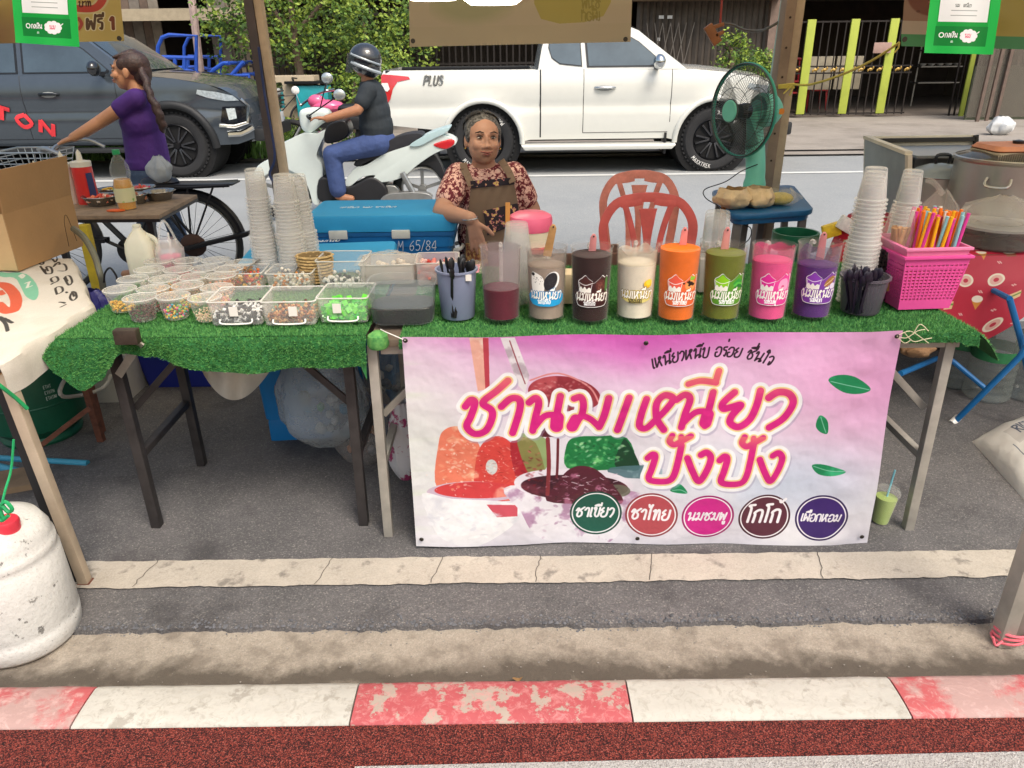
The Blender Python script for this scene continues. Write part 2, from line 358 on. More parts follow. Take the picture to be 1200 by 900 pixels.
# ------------------------------------------------------------------ ground
def speckle(name, c1, c2, sc, cells, spots, amt=.5, rough=.9, bump=.5, stain=None, bd=.004):
    m = bpy.data.materials.new(name); m.use_nodes = True; t = m.node_tree; N = t.nodes; L = t.links; b = N['Principled BSDF']
    b.inputs['Roughness'].default_value = rough; b.inputs['Specular IOR Level'].default_value = .3
    tc = N.new('ShaderNodeTexCoord'); n1 = N.new('ShaderNodeTexNoise'); n1.inputs['Scale'].default_value = sc; n1.inputs['Detail'].default_value = 8; n1.inputs['Roughness'].default_value = .7
    L.new(tc.outputs['Object'], n1.inputs[0]); r1 = N.new('ShaderNodeValToRGB'); L.new(n1.outputs[0], r1.inputs[0])
    r1.color_ramp.elements[0].position = .35; r1.color_ramp.elements[1].position = .65
    r1.color_ramp.elements[0].color = (*lin(c1), 1); r1.color_ramp.elements[1].color = (*lin(c2), 1)
    vo = N.new('ShaderNodeTexVoronoi'); vo.inputs['Scale'].default_value = cells; L.new(tc.outputs['Object'], vo.inputs[0])
    sep = N.new('ShaderNodeSeparateColor'); L.new(vo.outputs['Color'], sep.inputs[0])
    r2 = N.new('ShaderNodeValToRGB'); r2.color_ramp.interpolation = 'CONSTANT'; L.new(sep.outputs[0], r2.inputs[0])
    els = r2.color_ramp.elements
    for i, (p, c) in enumerate(spots):
        e = els[i] if i < 2 else els.new(p)
        e.position = p; e.color = (*lin(c), 1)
    mx = N.new('ShaderNodeMix'); mx.data_type = 'RGBA'; mx.inputs[0].default_value = amt
    L.new(r1.outputs[0], mx.inputs[6]); L.new(r2.outputs[0], mx.inputs[7]); out = mx.outputs[2]
    if stain:
        col, ssc, lo, hi, amount = stain
        n3 = N.new('ShaderNodeTexNoise'); n3.inputs['Scale'].default_value = ssc; n3.inputs['Detail'].default_value = 9; n3.inputs['Roughness'].default_value = .62; L.new(tc.outputs['Object'], n3.inputs[0])
        mr = N.new('ShaderNodeMapRange'); mr.inputs[1].default_value = lo; mr.inputs[2].default_value = hi; mr.inputs[4].default_value = amount; L.new(n3.outputs[0], mr.inputs[0])
        m2 = N.new('ShaderNodeMix'); m2.data_type = 'RGBA'; L.new(mr.outputs[0], m2.inputs[0]); L.new(out, m2.inputs[6]); m2.inputs[7].default_value = (*lin(col), 1); out = m2.outputs[2]
    L.new(out, b.inputs['Base Color'])
    bp = N.new('ShaderNodeBump'); bp.inputs['Strength'].default_value = bump; bp.inputs['Distance'].default_value = bd; L.new(vo.outputs['Distance'], bp.inputs['Height'])
    n4 = N.new('ShaderNodeTexNoise'); n4.inputs['Scale'].default_value = 45; n4.inputs['Detail'].default_value = 5; L.new(tc.outputs['Object'], n4.inputs[0])
    b2 = N.new('ShaderNodeBump'); b2.inputs['Strength'].default_value = .6; b2.inputs['Distance'].default_value = .006; L.new(n4.outputs[0], b2.inputs['Height']); L.new(bp.outputs[0], b2.inputs['Normal'])
    L.new(b2.outputs[0], b.inputs['Normal']); return m
asph = speckle('worn_asphalt', '#5a5857', '#757170', 4.2, 260, [(0, '#4a4a4d'), (.3, '#5c5b5d'), (.75, '#757373'), (.95, '#98958f')], .5, .85, .5, ('#3a383a', 2.6, .54, .66, .6))
asph_far = speckle('road_asphalt', '#8d9091', '#9c9e9e', .8, 120, [(0, '#858888'), (.4, '#929494'), (.9, '#a8a8a6')], .4, .85, .3)  # paler than the stall asphalt: another surface, plus open daylight put into the colour
conc = speckle('gutter_concrete', '#9b9184', '#afa595', 3, 300, [(0, '#8d8478'), (.3, '#a59b8c'), (.85, '#b9b0a2')], .35, .9, .3, ('#8b8173', 5, .5, .62, .5))
paveM = speckle('far_concrete', '#8a837b', '#a39b92', 1.2, 90, [(0, '#8a837b'), (.4, '#9a9189'), (.9, '#aaa299')], .3, .9, .3, ('#6e675f', .9, .5, .65, .5))
rubber = speckle('red_rubber_granules', '#7d3b36', '#8c453c', 2, 420, [(0, '#2c191b'), (.36, '#70302c'), (.64, '#a5493d'), (.92, '#c06a5c')], .9, .9, 1, None, .006)
trackw = speckle('white_granules', '#c9c4c0', '#d8d4d0', 3, 420, [(0, '#a8a09c'), (.25, '#cfcac6'), (.6, '#e0dcd8')], .8, .9, 1, None, .006)
def sheet(name, x0, x1, y0, y1, z, mat): return struct(MB().add([(x0, y0, z), (x1, y0, z), (x1, y1, z), (x0, y1, z)], [(0, 1, 2, 3)]).build(name, mat, sm=0))
def nz(x, y, s, seed=0): return mnoise.noise(V((x*s, y*s, seed)))
sheet('ground', -90, 90, -12, 110, -.06, asph_far)
sheet('road', -60, 60, 4.3, 11.9, .0, asph_far)
def edgeY(x): return 1.742+.012*nz(x, 0, 6, 3)+.008*nz(x, 0, 30, 5)+.005*nz(x, 0, 90, 7)
def asz(x, y):
    d = y-edgeY(x)
    z = .016+.004*nz(x, y, 3, 1)
    if d < .12: z += .004*nz(x, y, 60, 2)+.003*nz(x, y, 130, 4)
    return z if d > .004 else -.012
b = MB(); NU, ys = 620, [0, .005, .012, .02, .03, .04, .05, .06, .07, .08, .09, .1, .12, .14, .17, .2, .25, .32, .4, .55, .8, 1.2, 1.9]
vs = []
for k in ys:
    for i in range(NU+1):
        x = -3.1+6.2*i/NU; e = edgeY(x); y = e+k*(1+0*x) if k < 1.9 else 4.32
        vs.append((x, y, asz(x, y) if k < 1.9 else .004))
b.add(vs, [(j*(NU+1)+i, j*(NU+1)+i+1, (j+1)*(NU+1)+i+1, (j+1)*(NU+1)+i) for j in range(len(ys)-1) for i in range(NU)])
struct(b.build('asphalt', asph, sm=60))
for s in (-1, 1): sheet('asphalt', min(s*3.08, s*60), max(s*3.08, s*60), 1.74, 4.32, .012, asph)
b = MB(); b.grid(lambda u, v: (-3.1+6.2*u, 1.925+.006*nz(u*6, v, 9, 4)*(v < .5)-.0*u+.135*v+(.006*nz(u*6, v, 14, 9)+.004*nz(u*6, v, 50, 9))*(1 if v in (0, 1) else 0)+.006*u, asz(-3.1+6.2*u, 1.99)+.006), 400, 6)
linepaint = speckle('cream_line_paint', '#a39b90', '#b8b0a4', 6, 260, [(0, '#aba295'), (.3, '#beb5a7'), (.8, '#cac1b4')], .3, .8, .25, ('#77716a', 13, .56, .66, .8))
struct(b.build('edge_line', linepaint, sm=60))
b = MB()                                                    # hairline cracks across the painted line
for cx in (-1.19, -.62, -.26, .06, .42, .96):
    p = [(cx+.012*nz(cx, k, 7, k)+.03*k/8, 1.93+.135*k/8, asz(cx, 2)+.0078) for k in range(9)]
    for q, r_ in zip(p, p[1:]): b.add([(q[0]-.0012, q[1], q[2]), (q[0]+.0012, q[1], q[2]), (r_[0]+.0012, r_[1], r_[2]), (r_[0]-.0012, r_[1], r_[2])], [(0, 1, 2, 3)])
struct(b.build('crack', M('crack_dark', '#4b4742', .9), sm=0))
# gutter with a wet dirt band
gut = speckle('gutter_band', '#857c71', '#9f968a', 5, 300, [(0, '#8d8478'), (.3, '#a59b8c'), (.85, '#b9b0a2')], .35, .85, .3, ('#6f665c', 7, .5, .62, .7))
t = gut.node_tree; N = t.nodes; L = t.links; bs = N['Principled BSDF']; src = bs.inputs['Base Color'].links[0].from_socket
tc = N.new('ShaderNodeTexCoord'); sx = N.new('ShaderNodeSeparateXYZ'); L.new(tc.outputs['Object'], sx.inputs[0])
n = N.new('ShaderNodeTexNoise'); n.inputs['Scale'].default_value = 3.6; n.inputs['Detail'].default_value = 14; n.inputs['Roughness'].default_value = .68; L.new(tc.outputs['Object'], n.inputs[0])
ad = N.new('ShaderNodeMath'); ad.operation = 'MULTIPLY_ADD'; L.new(n.outputs[0], ad.inputs[0]); ad.inputs[1].default_value = .36; ad.inputs[2].default_value = -.185
sb = N.new('ShaderNodeMath'); sb.operation = 'ADD'; L.new(sx.outputs[1], sb.inputs[0]); L.new(ad.outputs[0], sb.inputs[1])
ab = N.new('ShaderNodeMath'); ab.operation = 'ABSOLUTE'; L.new(sb.outputs[0], ab.inputs[0])
mr = N.new('ShaderNodeMapRange'); L.new(ab.outputs[0], mr.inputs[0]); mr.inputs[1].default_value = .02; mr.inputs[2].default_value = .085; mr.inputs[3].default_value = .9; mr.inputs[4].default_value = 0
m2 = N.new('ShaderNodeMix'); m2.data_type = 'RGBA'; L.new(mr.outputs[0], m2.inputs[0]); L.new(src, m2.inputs[6]); m2.inputs[7].default_value = (*lin('#4f4840'), 1); L.new(m2.outputs[2], bs.inputs['Base Color'])
b = MB(); b.grid(lambda u, v: (-3.1+6.2*u, 1.42+.4*v, -.004+.012*(abs(v-.45)*2)**2+.003*nz(u*6, v*.4, 9, 2)), 300, 14)
o = struct(b.build('gutter', gut, sm=60, org=(0, 1.56, 0)))
for s in (-1, 1): struct(MB().box((s*31.5, 1.62, -.02), (56.8, .4, .04)).build('gutter', conc, sm=0))
sheet('running_track', -60, 60, -12, 1.2985, .12, rubber)
b = MB(); b.add([(-.35, 1.186, .124), (6, 1.262, .124), (6, .9, .124), (-.35, .9, .124)], [(0, 1, 2, 3)]); struct(b.build('track_line', trackw, sm=0))
# kerb: one stone per painted stretch
def worn(name, col, base='#b5aea2', lo=.52, hi=.56, sc=7, dull=.8, scuff='#a39c92'):
    m = M(name, col, .75, var=.12, sc=3, bump=.5, bs=70); t = m.node_tree; N = t.nodes; L = t.links; bs = N['Principled BSDF']; src = bs.inputs['Base Color'].links[0].from_socket
    tc = N.new('ShaderNodeTexCoord'); n = N.new('ShaderNodeTexNoise'); n.inputs['Scale'].default_value = sc; n.inputs['Detail'].default_value = 11; n.inputs['Roughness'].default_value = .7; L.new(tc.outputs['Object'], n.inputs[0])
    mr = N.new('ShaderNodeMapRange'); L.new(n.outputs[0], mr.inputs[0]); mr.inputs[1].default_value = lo; mr.inputs[2].default_value = hi; mr.inputs[4].default_value = dull
    m2 = N.new('ShaderNodeMix'); m2.data_type = 'RGBA'; L.new(mr.outputs[0], m2.inputs[0]); L.new(src, m2.inputs[6]); m2.inputs[7].default_value = (*lin(base), 1); n5 = N.new('ShaderNodeTexNoise'); n5.inputs['Scale'].default_value = sc*4.5; n5.inputs['Detail'].default_value = 9; n5.inputs['Roughness'].default_value = .75; n5.inputs['Distortion'].default_value = 1.2; L.new(tc.outputs['Object'], n5.inputs[0])
    mr5 = N.new('ShaderNodeMapRange'); L.new(n5.outputs[0], mr5.inputs[0]); mr5.inputs[1].default_value = .5; mr5.inputs[2].default_value = .62; mr5.inputs[4].default_value = .65
    m5 = N.new('ShaderNodeMix'); m5.data_type = 'RGBA'; L.new(mr5.outputs[0], m5.inputs[0]); L.new(m2.outputs[2], m5.inputs[6]); m5.inputs[7].default_value = (*lin(scuff), 1); L.new(m5.outputs[2], bs.inputs['Base Color']); return m
wred = worn('worn_red_paint', '#ad5054', '#a39b8e', .535, .555, 9, .9, '#c58886'); wredp = worn('faded_red_paint', '#b5585a', '#ab918b', .47, .56, 5, .9, '#c9a8a2'); wwht = worn('worn_white_paint', '#b8b4ab', '#928c82', .56, .6, 8, .75, '#9f998e')
kerb = struct(bpy.data.objects.new('kerb', None)); COL.objects.link(kerb)
kx = [-6.2, -5.5, -4.8, -4.1, -3.4, -2.62, -1.83, -1.03, -.385, .27, .915, 1.6, 2.3, 3, 3.7, 4.4, 5.1, 5.8, 6.5]
for i, (a, c) in enumerate(zip(kx, kx[1:])):
    m = wwht if i % 2 else (wredp if a > .8 or a < -1.1 else wred)
    if i % 2 == 0 and -1.2 < a < -.9: m = wwht
    b = MB(); m = [wredp, wwht, wred, wwht, wredp][(i-6) % 5] if 6 <= i <= 10 else (wred if i % 2 == 0 else wwht)
    n_ = 26; zz = lambda x, y: .118+.0018*nz(x, y, 12, 3)+.001*nz(x, y, 50, 3)
    sec = [(1.3, -.05), (1.3, .112), (1.306, .119), (1.34, .121), (1.38, .121), (1.42, .119), (1.434, .113), (1.441, .1), (1.446, -.05)]
    def kf(u, v):
        x = a+.002+(c-a-.004)*u; y, z = sec[round(v*8)]; return (x, y+.0025*nz(x, y, 14, 8)*(y > 1.43), z+(.0018*nz(x, y, 12, 3)+.001*nz(x, y, 50, 3) if 0 < v < 1 else 0))
    b.grid(kf, n_, 8); q = len(b.v); w_ = n_+1
    b.add([], []); b.f += [tuple(j*w_ for j in range(9)), tuple(j*w_+n_ for j in range(9))[::-1]]
    b.build('kerb_stone', m, kerb, sm=50)
# loose grit lying on the ground
b = MB()
for i in range(900):
    x = random.uniform(-1.9, 1.9); y = random.choice([random.uniform(1.47, 1.8), random.uniform(1.68, 1.78), random.uniform(1.95, 3.2)]); s = random.uniform(.001, .0035)
    z = (asz(x, y) if y > edgeY(x) else .002)+s*.3; b.ell((x, y, z), (s, s*random.uniform(.6, 1), s*.6), 4)
stuff(tag(b.build('grit', M('grit', '#8d8780', .9, var=.5, sc=40), sm=0), 'loose grit and pebbles scattered over the gutter and asphalt', 'grit'))
b = MB()
for i in range(1500):
    x = random.uniform(-1.6, 2.0); e = edgeY(x); y = e+abs(random.gauss(0, .022))-.006; s = random.uniform(.002, .0065)*(1.3 if y < e+.01 else 1)
    z = (asz(x, y) if y > e+.003 else -.004)+s*.25; b.ell((x, y, z), (s, s*random.uniform(.6, 1), s*.7), 5, Matrix.Rotation(random.random()*3, 3, 'Z'))
stuff(tag(b.build('broken_aggregate', M('broken_aggregate', '#5f6064', .85, var=.45, sc=30), sm=0), 'broken dark stones crumbling along the asphalt edge', 'stones'))
lf = MB().grid(lambda u, v: (.005+.03*(u-.5)*1.0, 1.545+(v-.5)*.012*math.sin(PI*min(1, max(0, u)))+.01*(u-.5), .012+.006*math.cos(u*5)), 6, 2)
tag(lf.build('dry_leaf', M('dry_leaf', '#8a6a42', .8)), 'small curled brown dry leaf lying in the wet gutter', 'leaf')
# ------------------------------------------------------------------ tables
steelL = M('grey_painted_steel', '#aaa59c', .45, .3, var=.15, sc=14, bump=.2); steelD = M('dark_brown_steel', '#3e3a3a', .5, .3, var=.3, sc=12, bump=.2)
rustM = M('rust', '#6b4030', .8, var=.4, sc=30)
T = .762
def table(label, x0, x1, y0, y1, top, mtop, mleg, lw=.03, legs=None, ztop=.74, cat='table'):
    t = thing('folding_table', label, cat, ((x0+x1)/2, (y0+y1)/2, .016))
    MB().box(((x0+x1)/2, (y0+y1)/2, ztop-.012), (x1-x0, y1-y0, .024)).build('tabletop', mtop, t, w=True, bev=.004)
    for ya in (y0+.03, y1-.03): MB().box(((x0+x1)/2, ya, ztop-.04), (x1-x0-.06, .025, .03)).build('apron', mleg, t, w=True, bev=.002)
    for s, xs in ((0, legs[0]), (1, legs[1])):
        sg = 1 if s == 0 else -1
        for yl in legs[2]: MB().bar((xs[0], yl, ztop-.025), (xs[1], yl, .016), lw, lw, (0, 1, 0)).build('leg', mleg, t, w=True, bev=.002)
        MB().bar((xs[0]*.65+xs[1]*.35+0, legs[2][0]+lw/2, ztop*.4), (xs[0]*.65+xs[1]*.35, legs[2][1]-lw/2, ztop*.4), lw*.8, lw*.8).build('rail', mleg, t, w=True, bev=.002)
        MB().bar((xs[0]+sg*.26, legs[2][0]+.05, ztop-.03), (xs[0]+sg*lw*.3, legs[2][0]+.034, ztop*.62), .022, .012, (0, 1, 0)).build('brace', steelL if mleg is steelL else mleg, t, w=True, bev=.001)
    return t
board = M('table_board', '#6b5d50', .6, var=.2)
fr = [P(436, 400, 2.2).x, G(455, 630, .016).x]; fr2 = [P(1112, 400, 2.2).x, G(1070, 627, .016).x]
table('long folding table with pale grey legs carrying the row of drink jugs', -.43, 1.4, 2.17, 2.93, 0, board, steelL, .03, (fr, fr2, (2.2, 2.8)))
table('shorter folding table with dark legs carrying the topping cups', -1.36, -.45, 2.2, 2.9, 0, board, steelD, .032, ((-1.26, -1.25), (-.52, -.525), (2.27, 2.7)))
# ------------------------------------------------------------------ artificial turf
turfM = M('turf_blades', '#2e7440', .65, var=.35, sc=70, col2='#74ad5e', thr=(.3, .7), spec=.2); turfB = M('turf_backing', '#1f5c2b', .9, var=.3, sc=60)
def blades(name, surfs, count, parent, h=.011):
    vs = []; fs = []; tot = sum(s[1] for s in surfs)
    for fn, ar in surfs:
        for _ in range(int(count*ar/tot)):
            u, v = random.random(), random.random(); p = V(fn(u, v)); a = V(fn(min(u+.01, 1), v))-V(fn(max(u-.01, 0), v)); c = V(fn(u, min(v+.01, 1)))-V(fn(u, max(v-.01, 0)))
            n = a.cross(c).normalized()
            if n.z < -.2: n = -n
            if abs(n.z) < .3 and n.y > 0: n = -n
            d = (n+V((random.gauss(0, .45), random.gauss(0, .45), random.gauss(0, .3)))).normalized(); s = d.orthogonal().normalized(); s = Matrix.Rotation(random.random()*6.28, 3, d) @ s
            w = random.uniform(.0009, .0016); L_ = h*random.uniform(.6, 1.15); k = len(vs)
            vs += [tuple(p-s*w), tuple(p+s*w), tuple(p+d*L_)]; fs.append((k, k+1, k+2))
    m = MB(); m.v = vs; m.f = fs; return stuff(m.build(name, turfM, parent, w=True, sm=0))
def turf(label, surfs, count, loc):
    t = thing('artificial_turf', label, 'turf mat', loc)
    m = MB()
    for fn, ar, nu, nv in surfs: m.grid(fn, nu, nv)
    m.build('backing', turfB, t, w=True); blades('grass_blades', [(f, a) for f, a, _, _ in surfs], count, t); return t
ZT = .748
def rt(u, v):
    y = 2.145+.8*v; x0 = -.335-.0*v; x1 = 1.395-.05*v; return (x0+(x1-x0)*u, y, ZT+.002*nz(u*2, v, 4))
def rf(u, v):
    th = v*1.4; return (-.335+1.73*u, 2.145-.012*math.sin(th), ZT-.012*(1-math.cos(th))-.016*v-(.012 if u > .97 else 0)*v)
def rr(u, v): return (1.395+.07*v-.05*u+.01*math.sin(u*9), 2.135+.72*u, ZT-.006-.03*v-.035*v*v-.02*v*math.sin(u*7+1))
turf('green artificial turf mat under the drink jugs on the long table', [(rt, 1.38, 30, 10), (rf, .06, 60, 3), (rr, .06, 16, 4)], 95000, (.5, 2.5, .75))
def hang(x):                                                  # how far the left mat hangs down in front
    pts = [(-1.39, .03), (-1.36, .08), (-1.3, .145), (-1.24, .115), (-1.215, .08), (-1.17, .03), (-1.16, .03), (-1.1, .05), (-1., .075), (-.85, .09), (-.65, .092), (-.5, .085), (-.44, .08)]
    for (a, ha), (c, hc) in zip(pts, pts[1:]):
        if x <= c: k = (x-a)/(c-a); k = k*k*(3-2*k); return ha+(hc-ha)*k
    return .125
LXa, LXb = -1.39, -.44
def lt(u, v): return (LXa+(LXb-LXa)*u+.015*math.sin(v*5)*(1-u), 2.19+.72*v, ZT+.003*nz(u*2, v, 5)*min(1, v*6))
def lfr(u, v):
    x = LXa+(LXb-LXa)*u; h = hang(x)*v; x += .0; return (x, 2.192-.018*math.sin(min(1, v*4)*PI/2)-.035*v*(1+.6*math.sin(x*13))-.012*math.sin(x*31)*v, ZT-h-.002)
tl = turf('green artificial turf mat under the topping cups, hanging down in front', [(lt, .68, 24, 12), (lfr, .16, 60, 8)], 62000, (-.9, 2.5, .75))
tag(MB().lathe([(.0, 0), (.028, 0), (.034, .012), (.03, .04), (.012, .052), (0, .053)], (-.402, 2.17, .715), 12).build('turf_scrap', turfM), 'small round scrap of green turf between the two tables', 'turf scrap')
bk = thing('folding_table_bracket', 'dark metal bracket clamped at the left table front edge', 'bracket', P(148, 392, 2.13)); c = P(149, 394, 2.13)
MB().box((c.x, c.y, c.z), (.068, .03, .045)).build('bracket_plate', M('bracket_metal', '#4a4038', .5, .5, var=.3, sc=30), bk, w=True, bev=.003)
MB().bar((c.x+.02, 2.16, c.z-.03), (-1.25, 2.25, .6), .024, .006, (0, 1, 0)).build('strut', steelL, bk, w=True)
# ------------------------------------------------------------------ banner with its print
BY = 2.12; tlc, trc, brc, blc = P(471, 395, BY), P(1058, 387, BY), P(1016, 637, BY), P(488, 639, BY)
X0, X1, Z1, Z0 = (tlc.x+blc.x)/2, (trc.x+brc.x)/2, (tlc.z+trc.z)/2, (blc.z+brc.z)/2
BW, BH = 1600, int(1600*(Z1-Z0)/(X1-X0)); S = BW/(X1-X0)
def bp_(px, py): q = P(px, py, BY); return ((q.x-X0)*S, (Z1-q.z)*S)
def bl(l, ox, oy, k): return [bp_(ox+a/k, oy+b_/k) for a, b_ in l]
cv = CV(BW, BH); Yg, Xg = np.mgrid[0:BH, 0:BW]; u = Xg/BW; v = Yg/BH
def mixc(a, b_, t_): t_ = np.clip(t_, 0, 1)[..., None]; return a*(1-t_)+b_*t_
sm_ = lambda t_: np.clip(t_, 0, 1)**2*(3-2*np.clip(t_, 0, 1))
img = np.broadcast_to(rgb('#dcd8e2'), (BH, BW, 3)).copy()
img = mixc(img, rgb('#e3a9d8'), sm_(1-v*1.9)*(.9-.5*np.abs(u-.5)))
img = mixc(img, rgb('#cf4db4'), sm_(1-v*4.2-np.abs(u-.47)*1.5)*.95)
img = mixc(img, rgb('#eda3d6'), sm_(1-np.hypot((u-1.)*1.4, (v-.2)*1.1)*1.5)*.95)
img = mixc(img, rgb('#dfe3dc'), sm_(1-np.hypot(u*3, (v-.45)*1.3)*1.3)*.8)
img = mixc(img, rgb('#c3d0e6'), sm_(1-np.hypot((u-.78)*2.2, (v-.68)*2.5)*1.4)*.8)
rg = np.random.default_rng(3)
def fbm(sx, sy, seed):
    r_ = np.random.default_rng(seed); o_ = np.zeros((BH, BW))
    for k in range(4):
        w_, h_ = sx*2**k, sy*2**k; g = r_.random((h_+2, w_+2)); xx = u*w_; yy = v*h_; xi = xx.astype(int); yi = yy.astype(int); fx = sm_(xx-xi); fy = sm_(yy-yi)
        o_ += ((g[yi, xi]*(1-fx)+g[yi, xi+1]*fx)*(1-fy)+(g[yi+1, xi]*(1-fx)+g[yi+1, xi+1]*fx)*fy)/2**(k+1)
    return o_
f1 = fbm(6, 3, 1); f2 = fbm(30, 14, 2); f3 = fbm(4, 22, 5)
img = mixc(img, rgb('#f4f2f2'), sm_((f1-.45)*3)*sm_((v-.25)*2)*.6); img = mixc(img, rgb('#d9e2cf'), sm_((f3-.5)*3)*sm_(1-u*5)*.7)
cv.a[..., :3] = img
def art(fn): return lambda X, Y: fn(X.astype(int).clip(0, BW-1), Y.astype(int).clip(0, BH-1))
def tex(c1, c2, th=.5, k=6): return art(lambda x, y: mixc(rgb(c1), rgb(c2), (f2[y, x]-th)*k))
B = lambda l: [bp_(a, b_) for a, b_ in l]
# straw sticks pouring from the top
cv.poly(B([(550, 394), (573, 394), (574, 455), (560, 458)]), tex('#eaa995', '#f2d5c6')); cv.poly(B([(566, 394), (573, 394), (574, 455), (569, 458)]), '#c33a4a')
cv.poly(B([(587, 394), (604, 394), (621, 440), (616, 462), (608, 452)]), tex('#e3dde2', '#b8a8b4', .5, 10)); cv.line(B([(598, 398), (607, 425), (616, 450)]), 2, '#9a4a55')
# ladle bowl of red syrup
cv.ell(*bp_(662, 462), 120, 62, tex('#9c2b38', '#c04a52'), 1, .15); cv.line(B([(622, 446), (655, 438), (690, 452), (702, 470)]), 3, '#e08a8a')
cv.ell(*bp_(640, 506), 75, 22, '#571a26')
# toast and glaze on the left
cv.poly(B([(513, 575), (514, 520), (522, 503), (540, 500), (556, 512), (566, 540), (563, 578)]), tex('#ee7a5c', '#f4b18c', .5, 8), 1, 5)
cv.poly(B([(560, 582), (557, 545), (566, 520), (585, 512), (603, 525), (612, 552), (605, 585)]), tex('#dd3f38', '#f08f74', .52, 10), 1, 5)
cv.ell(*bp_(576, 549), 20, 30, tex('#cfd3d0', '#a9a9ac')); cv.poly(B([(598, 520), (628, 520), (640, 575), (612, 580)]), tex('#b01f2c', '#d6414a'), 1, 4)
cv.poly(B([(606, 512), (640, 515), (642, 545), (622, 560)]), tex('#7b9a4a', '#b9c98a'), .8, 4)
# green jelly
cv.poly(B([(664, 548), (663, 525), (672, 513), (700, 511), (735, 513), (742, 545), (700, 552)]), tex('#0f7a3c', '#6fce74', .5, 7), 1, 4); cv.poly(B([(735, 516), (750, 548), (735, 552), (720, 545), (728, 520)]), tex('#0b3f26', '#2d8a4c'), 1, 4)
cv.poly(B([(715, 549), (770, 546), (770, 560), (722, 560)]), tex('#49707a', '#9cc0c4'), .9, 3)
# left bowl
cv.ell(*bp_(555, 578), 162, 40, '#cbb4c8'); cv.ell(*bp_(560, 576), 150, 32, tex('#d8393c', '#ef8a78', .5, 8)); cv.poly(B([(495, 580), (530, 586), (600, 590), (606, 610), (560, 640), (520, 632), (505, 612)]), tex('#ecebee', '#d8d8e0'), 1, 4)
cv.poly(B([(570, 592), (606, 592), (606, 605), (582, 606)]), '#d23a4c', .9)
# right bowl with purple jam and dripping syrup
cv.poly(B([(598, 570), (748, 578), (735, 612), (705, 640), (635, 634), (610, 600)]), tex('#e6e2ea', '#b58cae', .55, 9), 1, 5)
cv.ell(*bp_(672, 569), 206, 66, '#e3dbe6', 1, .06); cv.ell(*bp_(673, 572), 186, 52, tex('#3f1424', '#6e2a3a'), 1, .06); cv.ell(*bp_(723, 577), 45, 26, '#6b6a58', .9)
cv.poly(B([(640, 588), (652, 568), (664, 552), (680, 546), (700, 552), (722, 575), (728, 592), (690, 594)]), tex('#571a2c', '#a85c7c', .6, 9), 1, 4)
for a in range(60):
    x, y = random.uniform(648, 722), random.uniform(556, 590); cv.line(B([(x, y), (x+random.uniform(2, 6), y+random.uniform(-2, 3))]), random.uniform(.8, 1.8), random.choice(['#d9b8cc', '#2f0c18', '#b26a8c', '#f0e4ec']), .7, False)
cv.line(B([(642, 515), (643, 545), (641, 580)]), 7, '#8a2c34'); cv.line(B([(654, 515), (653, 545), (652, 560)]), 4.5, '#6b1f2c')
for a in range(70):
    x, y = random.uniform(500, 610), random.uniform(520, 588); cv.ell(*bp_(x, y), random.uniform(1.5, 4), random.uniform(1, 3), '#f6dcd2', .6, random.random()*3)
def dabs(x, y, rx, ry, n, cols, s0=1.2, s1=3.5, el_=.5):
    for _ in range(n): a, k = random.random()*6.3, math.sqrt(random.random()); cv.ell(*bp_(x+rx*k*math.cos(a), y+ry*k*math.sin(a)), random.uniform(s0, s1)*3, random.uniform(s0, s1)*3*el_, random.choice(cols), random.uniform(.25, .6), random.uniform(-.8, .8), 3)
dabs(538, 542, 22, 36, 90, ['#f9d8b8', '#d9583c', '#f3a47c', '#fff0dc', '#e46a4c']); dabs(585, 545, 22, 32, 110, ['#ffd9c8', '#b3262a', '#f28a6c', '#fff4ec', '#7e1418'], .6, 2.4, .3); dabs(702, 530, 34, 17, 120, ['#9ae08a', '#0b5a2c', '#3fae5c', '#d8f4c8', '#064020'])
dabs(622, 550, 14, 26, 40, ['#7e1420', '#d8505c', '#5c0e18']); dabs(668, 574, 60, 14, 110, ['#2a0a14', '#8a4058', '#c89ab0', '#4a1626', '#6b3426'], .6, 2.2); dabs(545, 612, 46, 20, 50, ['#ffffff', '#cfd0da', '#dcdce6'], 2, 5); dabs(665, 612, 50, 18, 60, ['#f4f0f6', '#c9a8c2', '#9a6a92', '#e8e0ec'], 1.5, 4); dabs(660, 455, 34, 12, 60, ['#d87c80', '#7e1c28', '#e8a8a4'], .8, 3)
# leaves
def leaf(pts, vein):
    cv.poly(B(pts), tex('#0c8a52', '#2fb87a', .5, 5), 1, 5); cv.line(B(vein), 1.3, '#9fdcc0', .8)
leaf([(973, 444), (985, 438), (1005, 441), (1024, 456), (1010, 461), (990, 458)], [(976, 445), (998, 451), (1022, 457)])
leaf([(957, 497), (962, 485), (971, 492), (971, 507), (962, 505)], [(963, 487), (966, 497), (969, 506)])
leaf([(951, 544), (965, 543), (990, 551), (975, 556), (958, 554)], [(953, 545), (970, 550), (989, 551)])
leaf([(784, 574), (795, 566), (804, 576), (794, 577)], [(787, 574), (796, 573), (803, 576)])
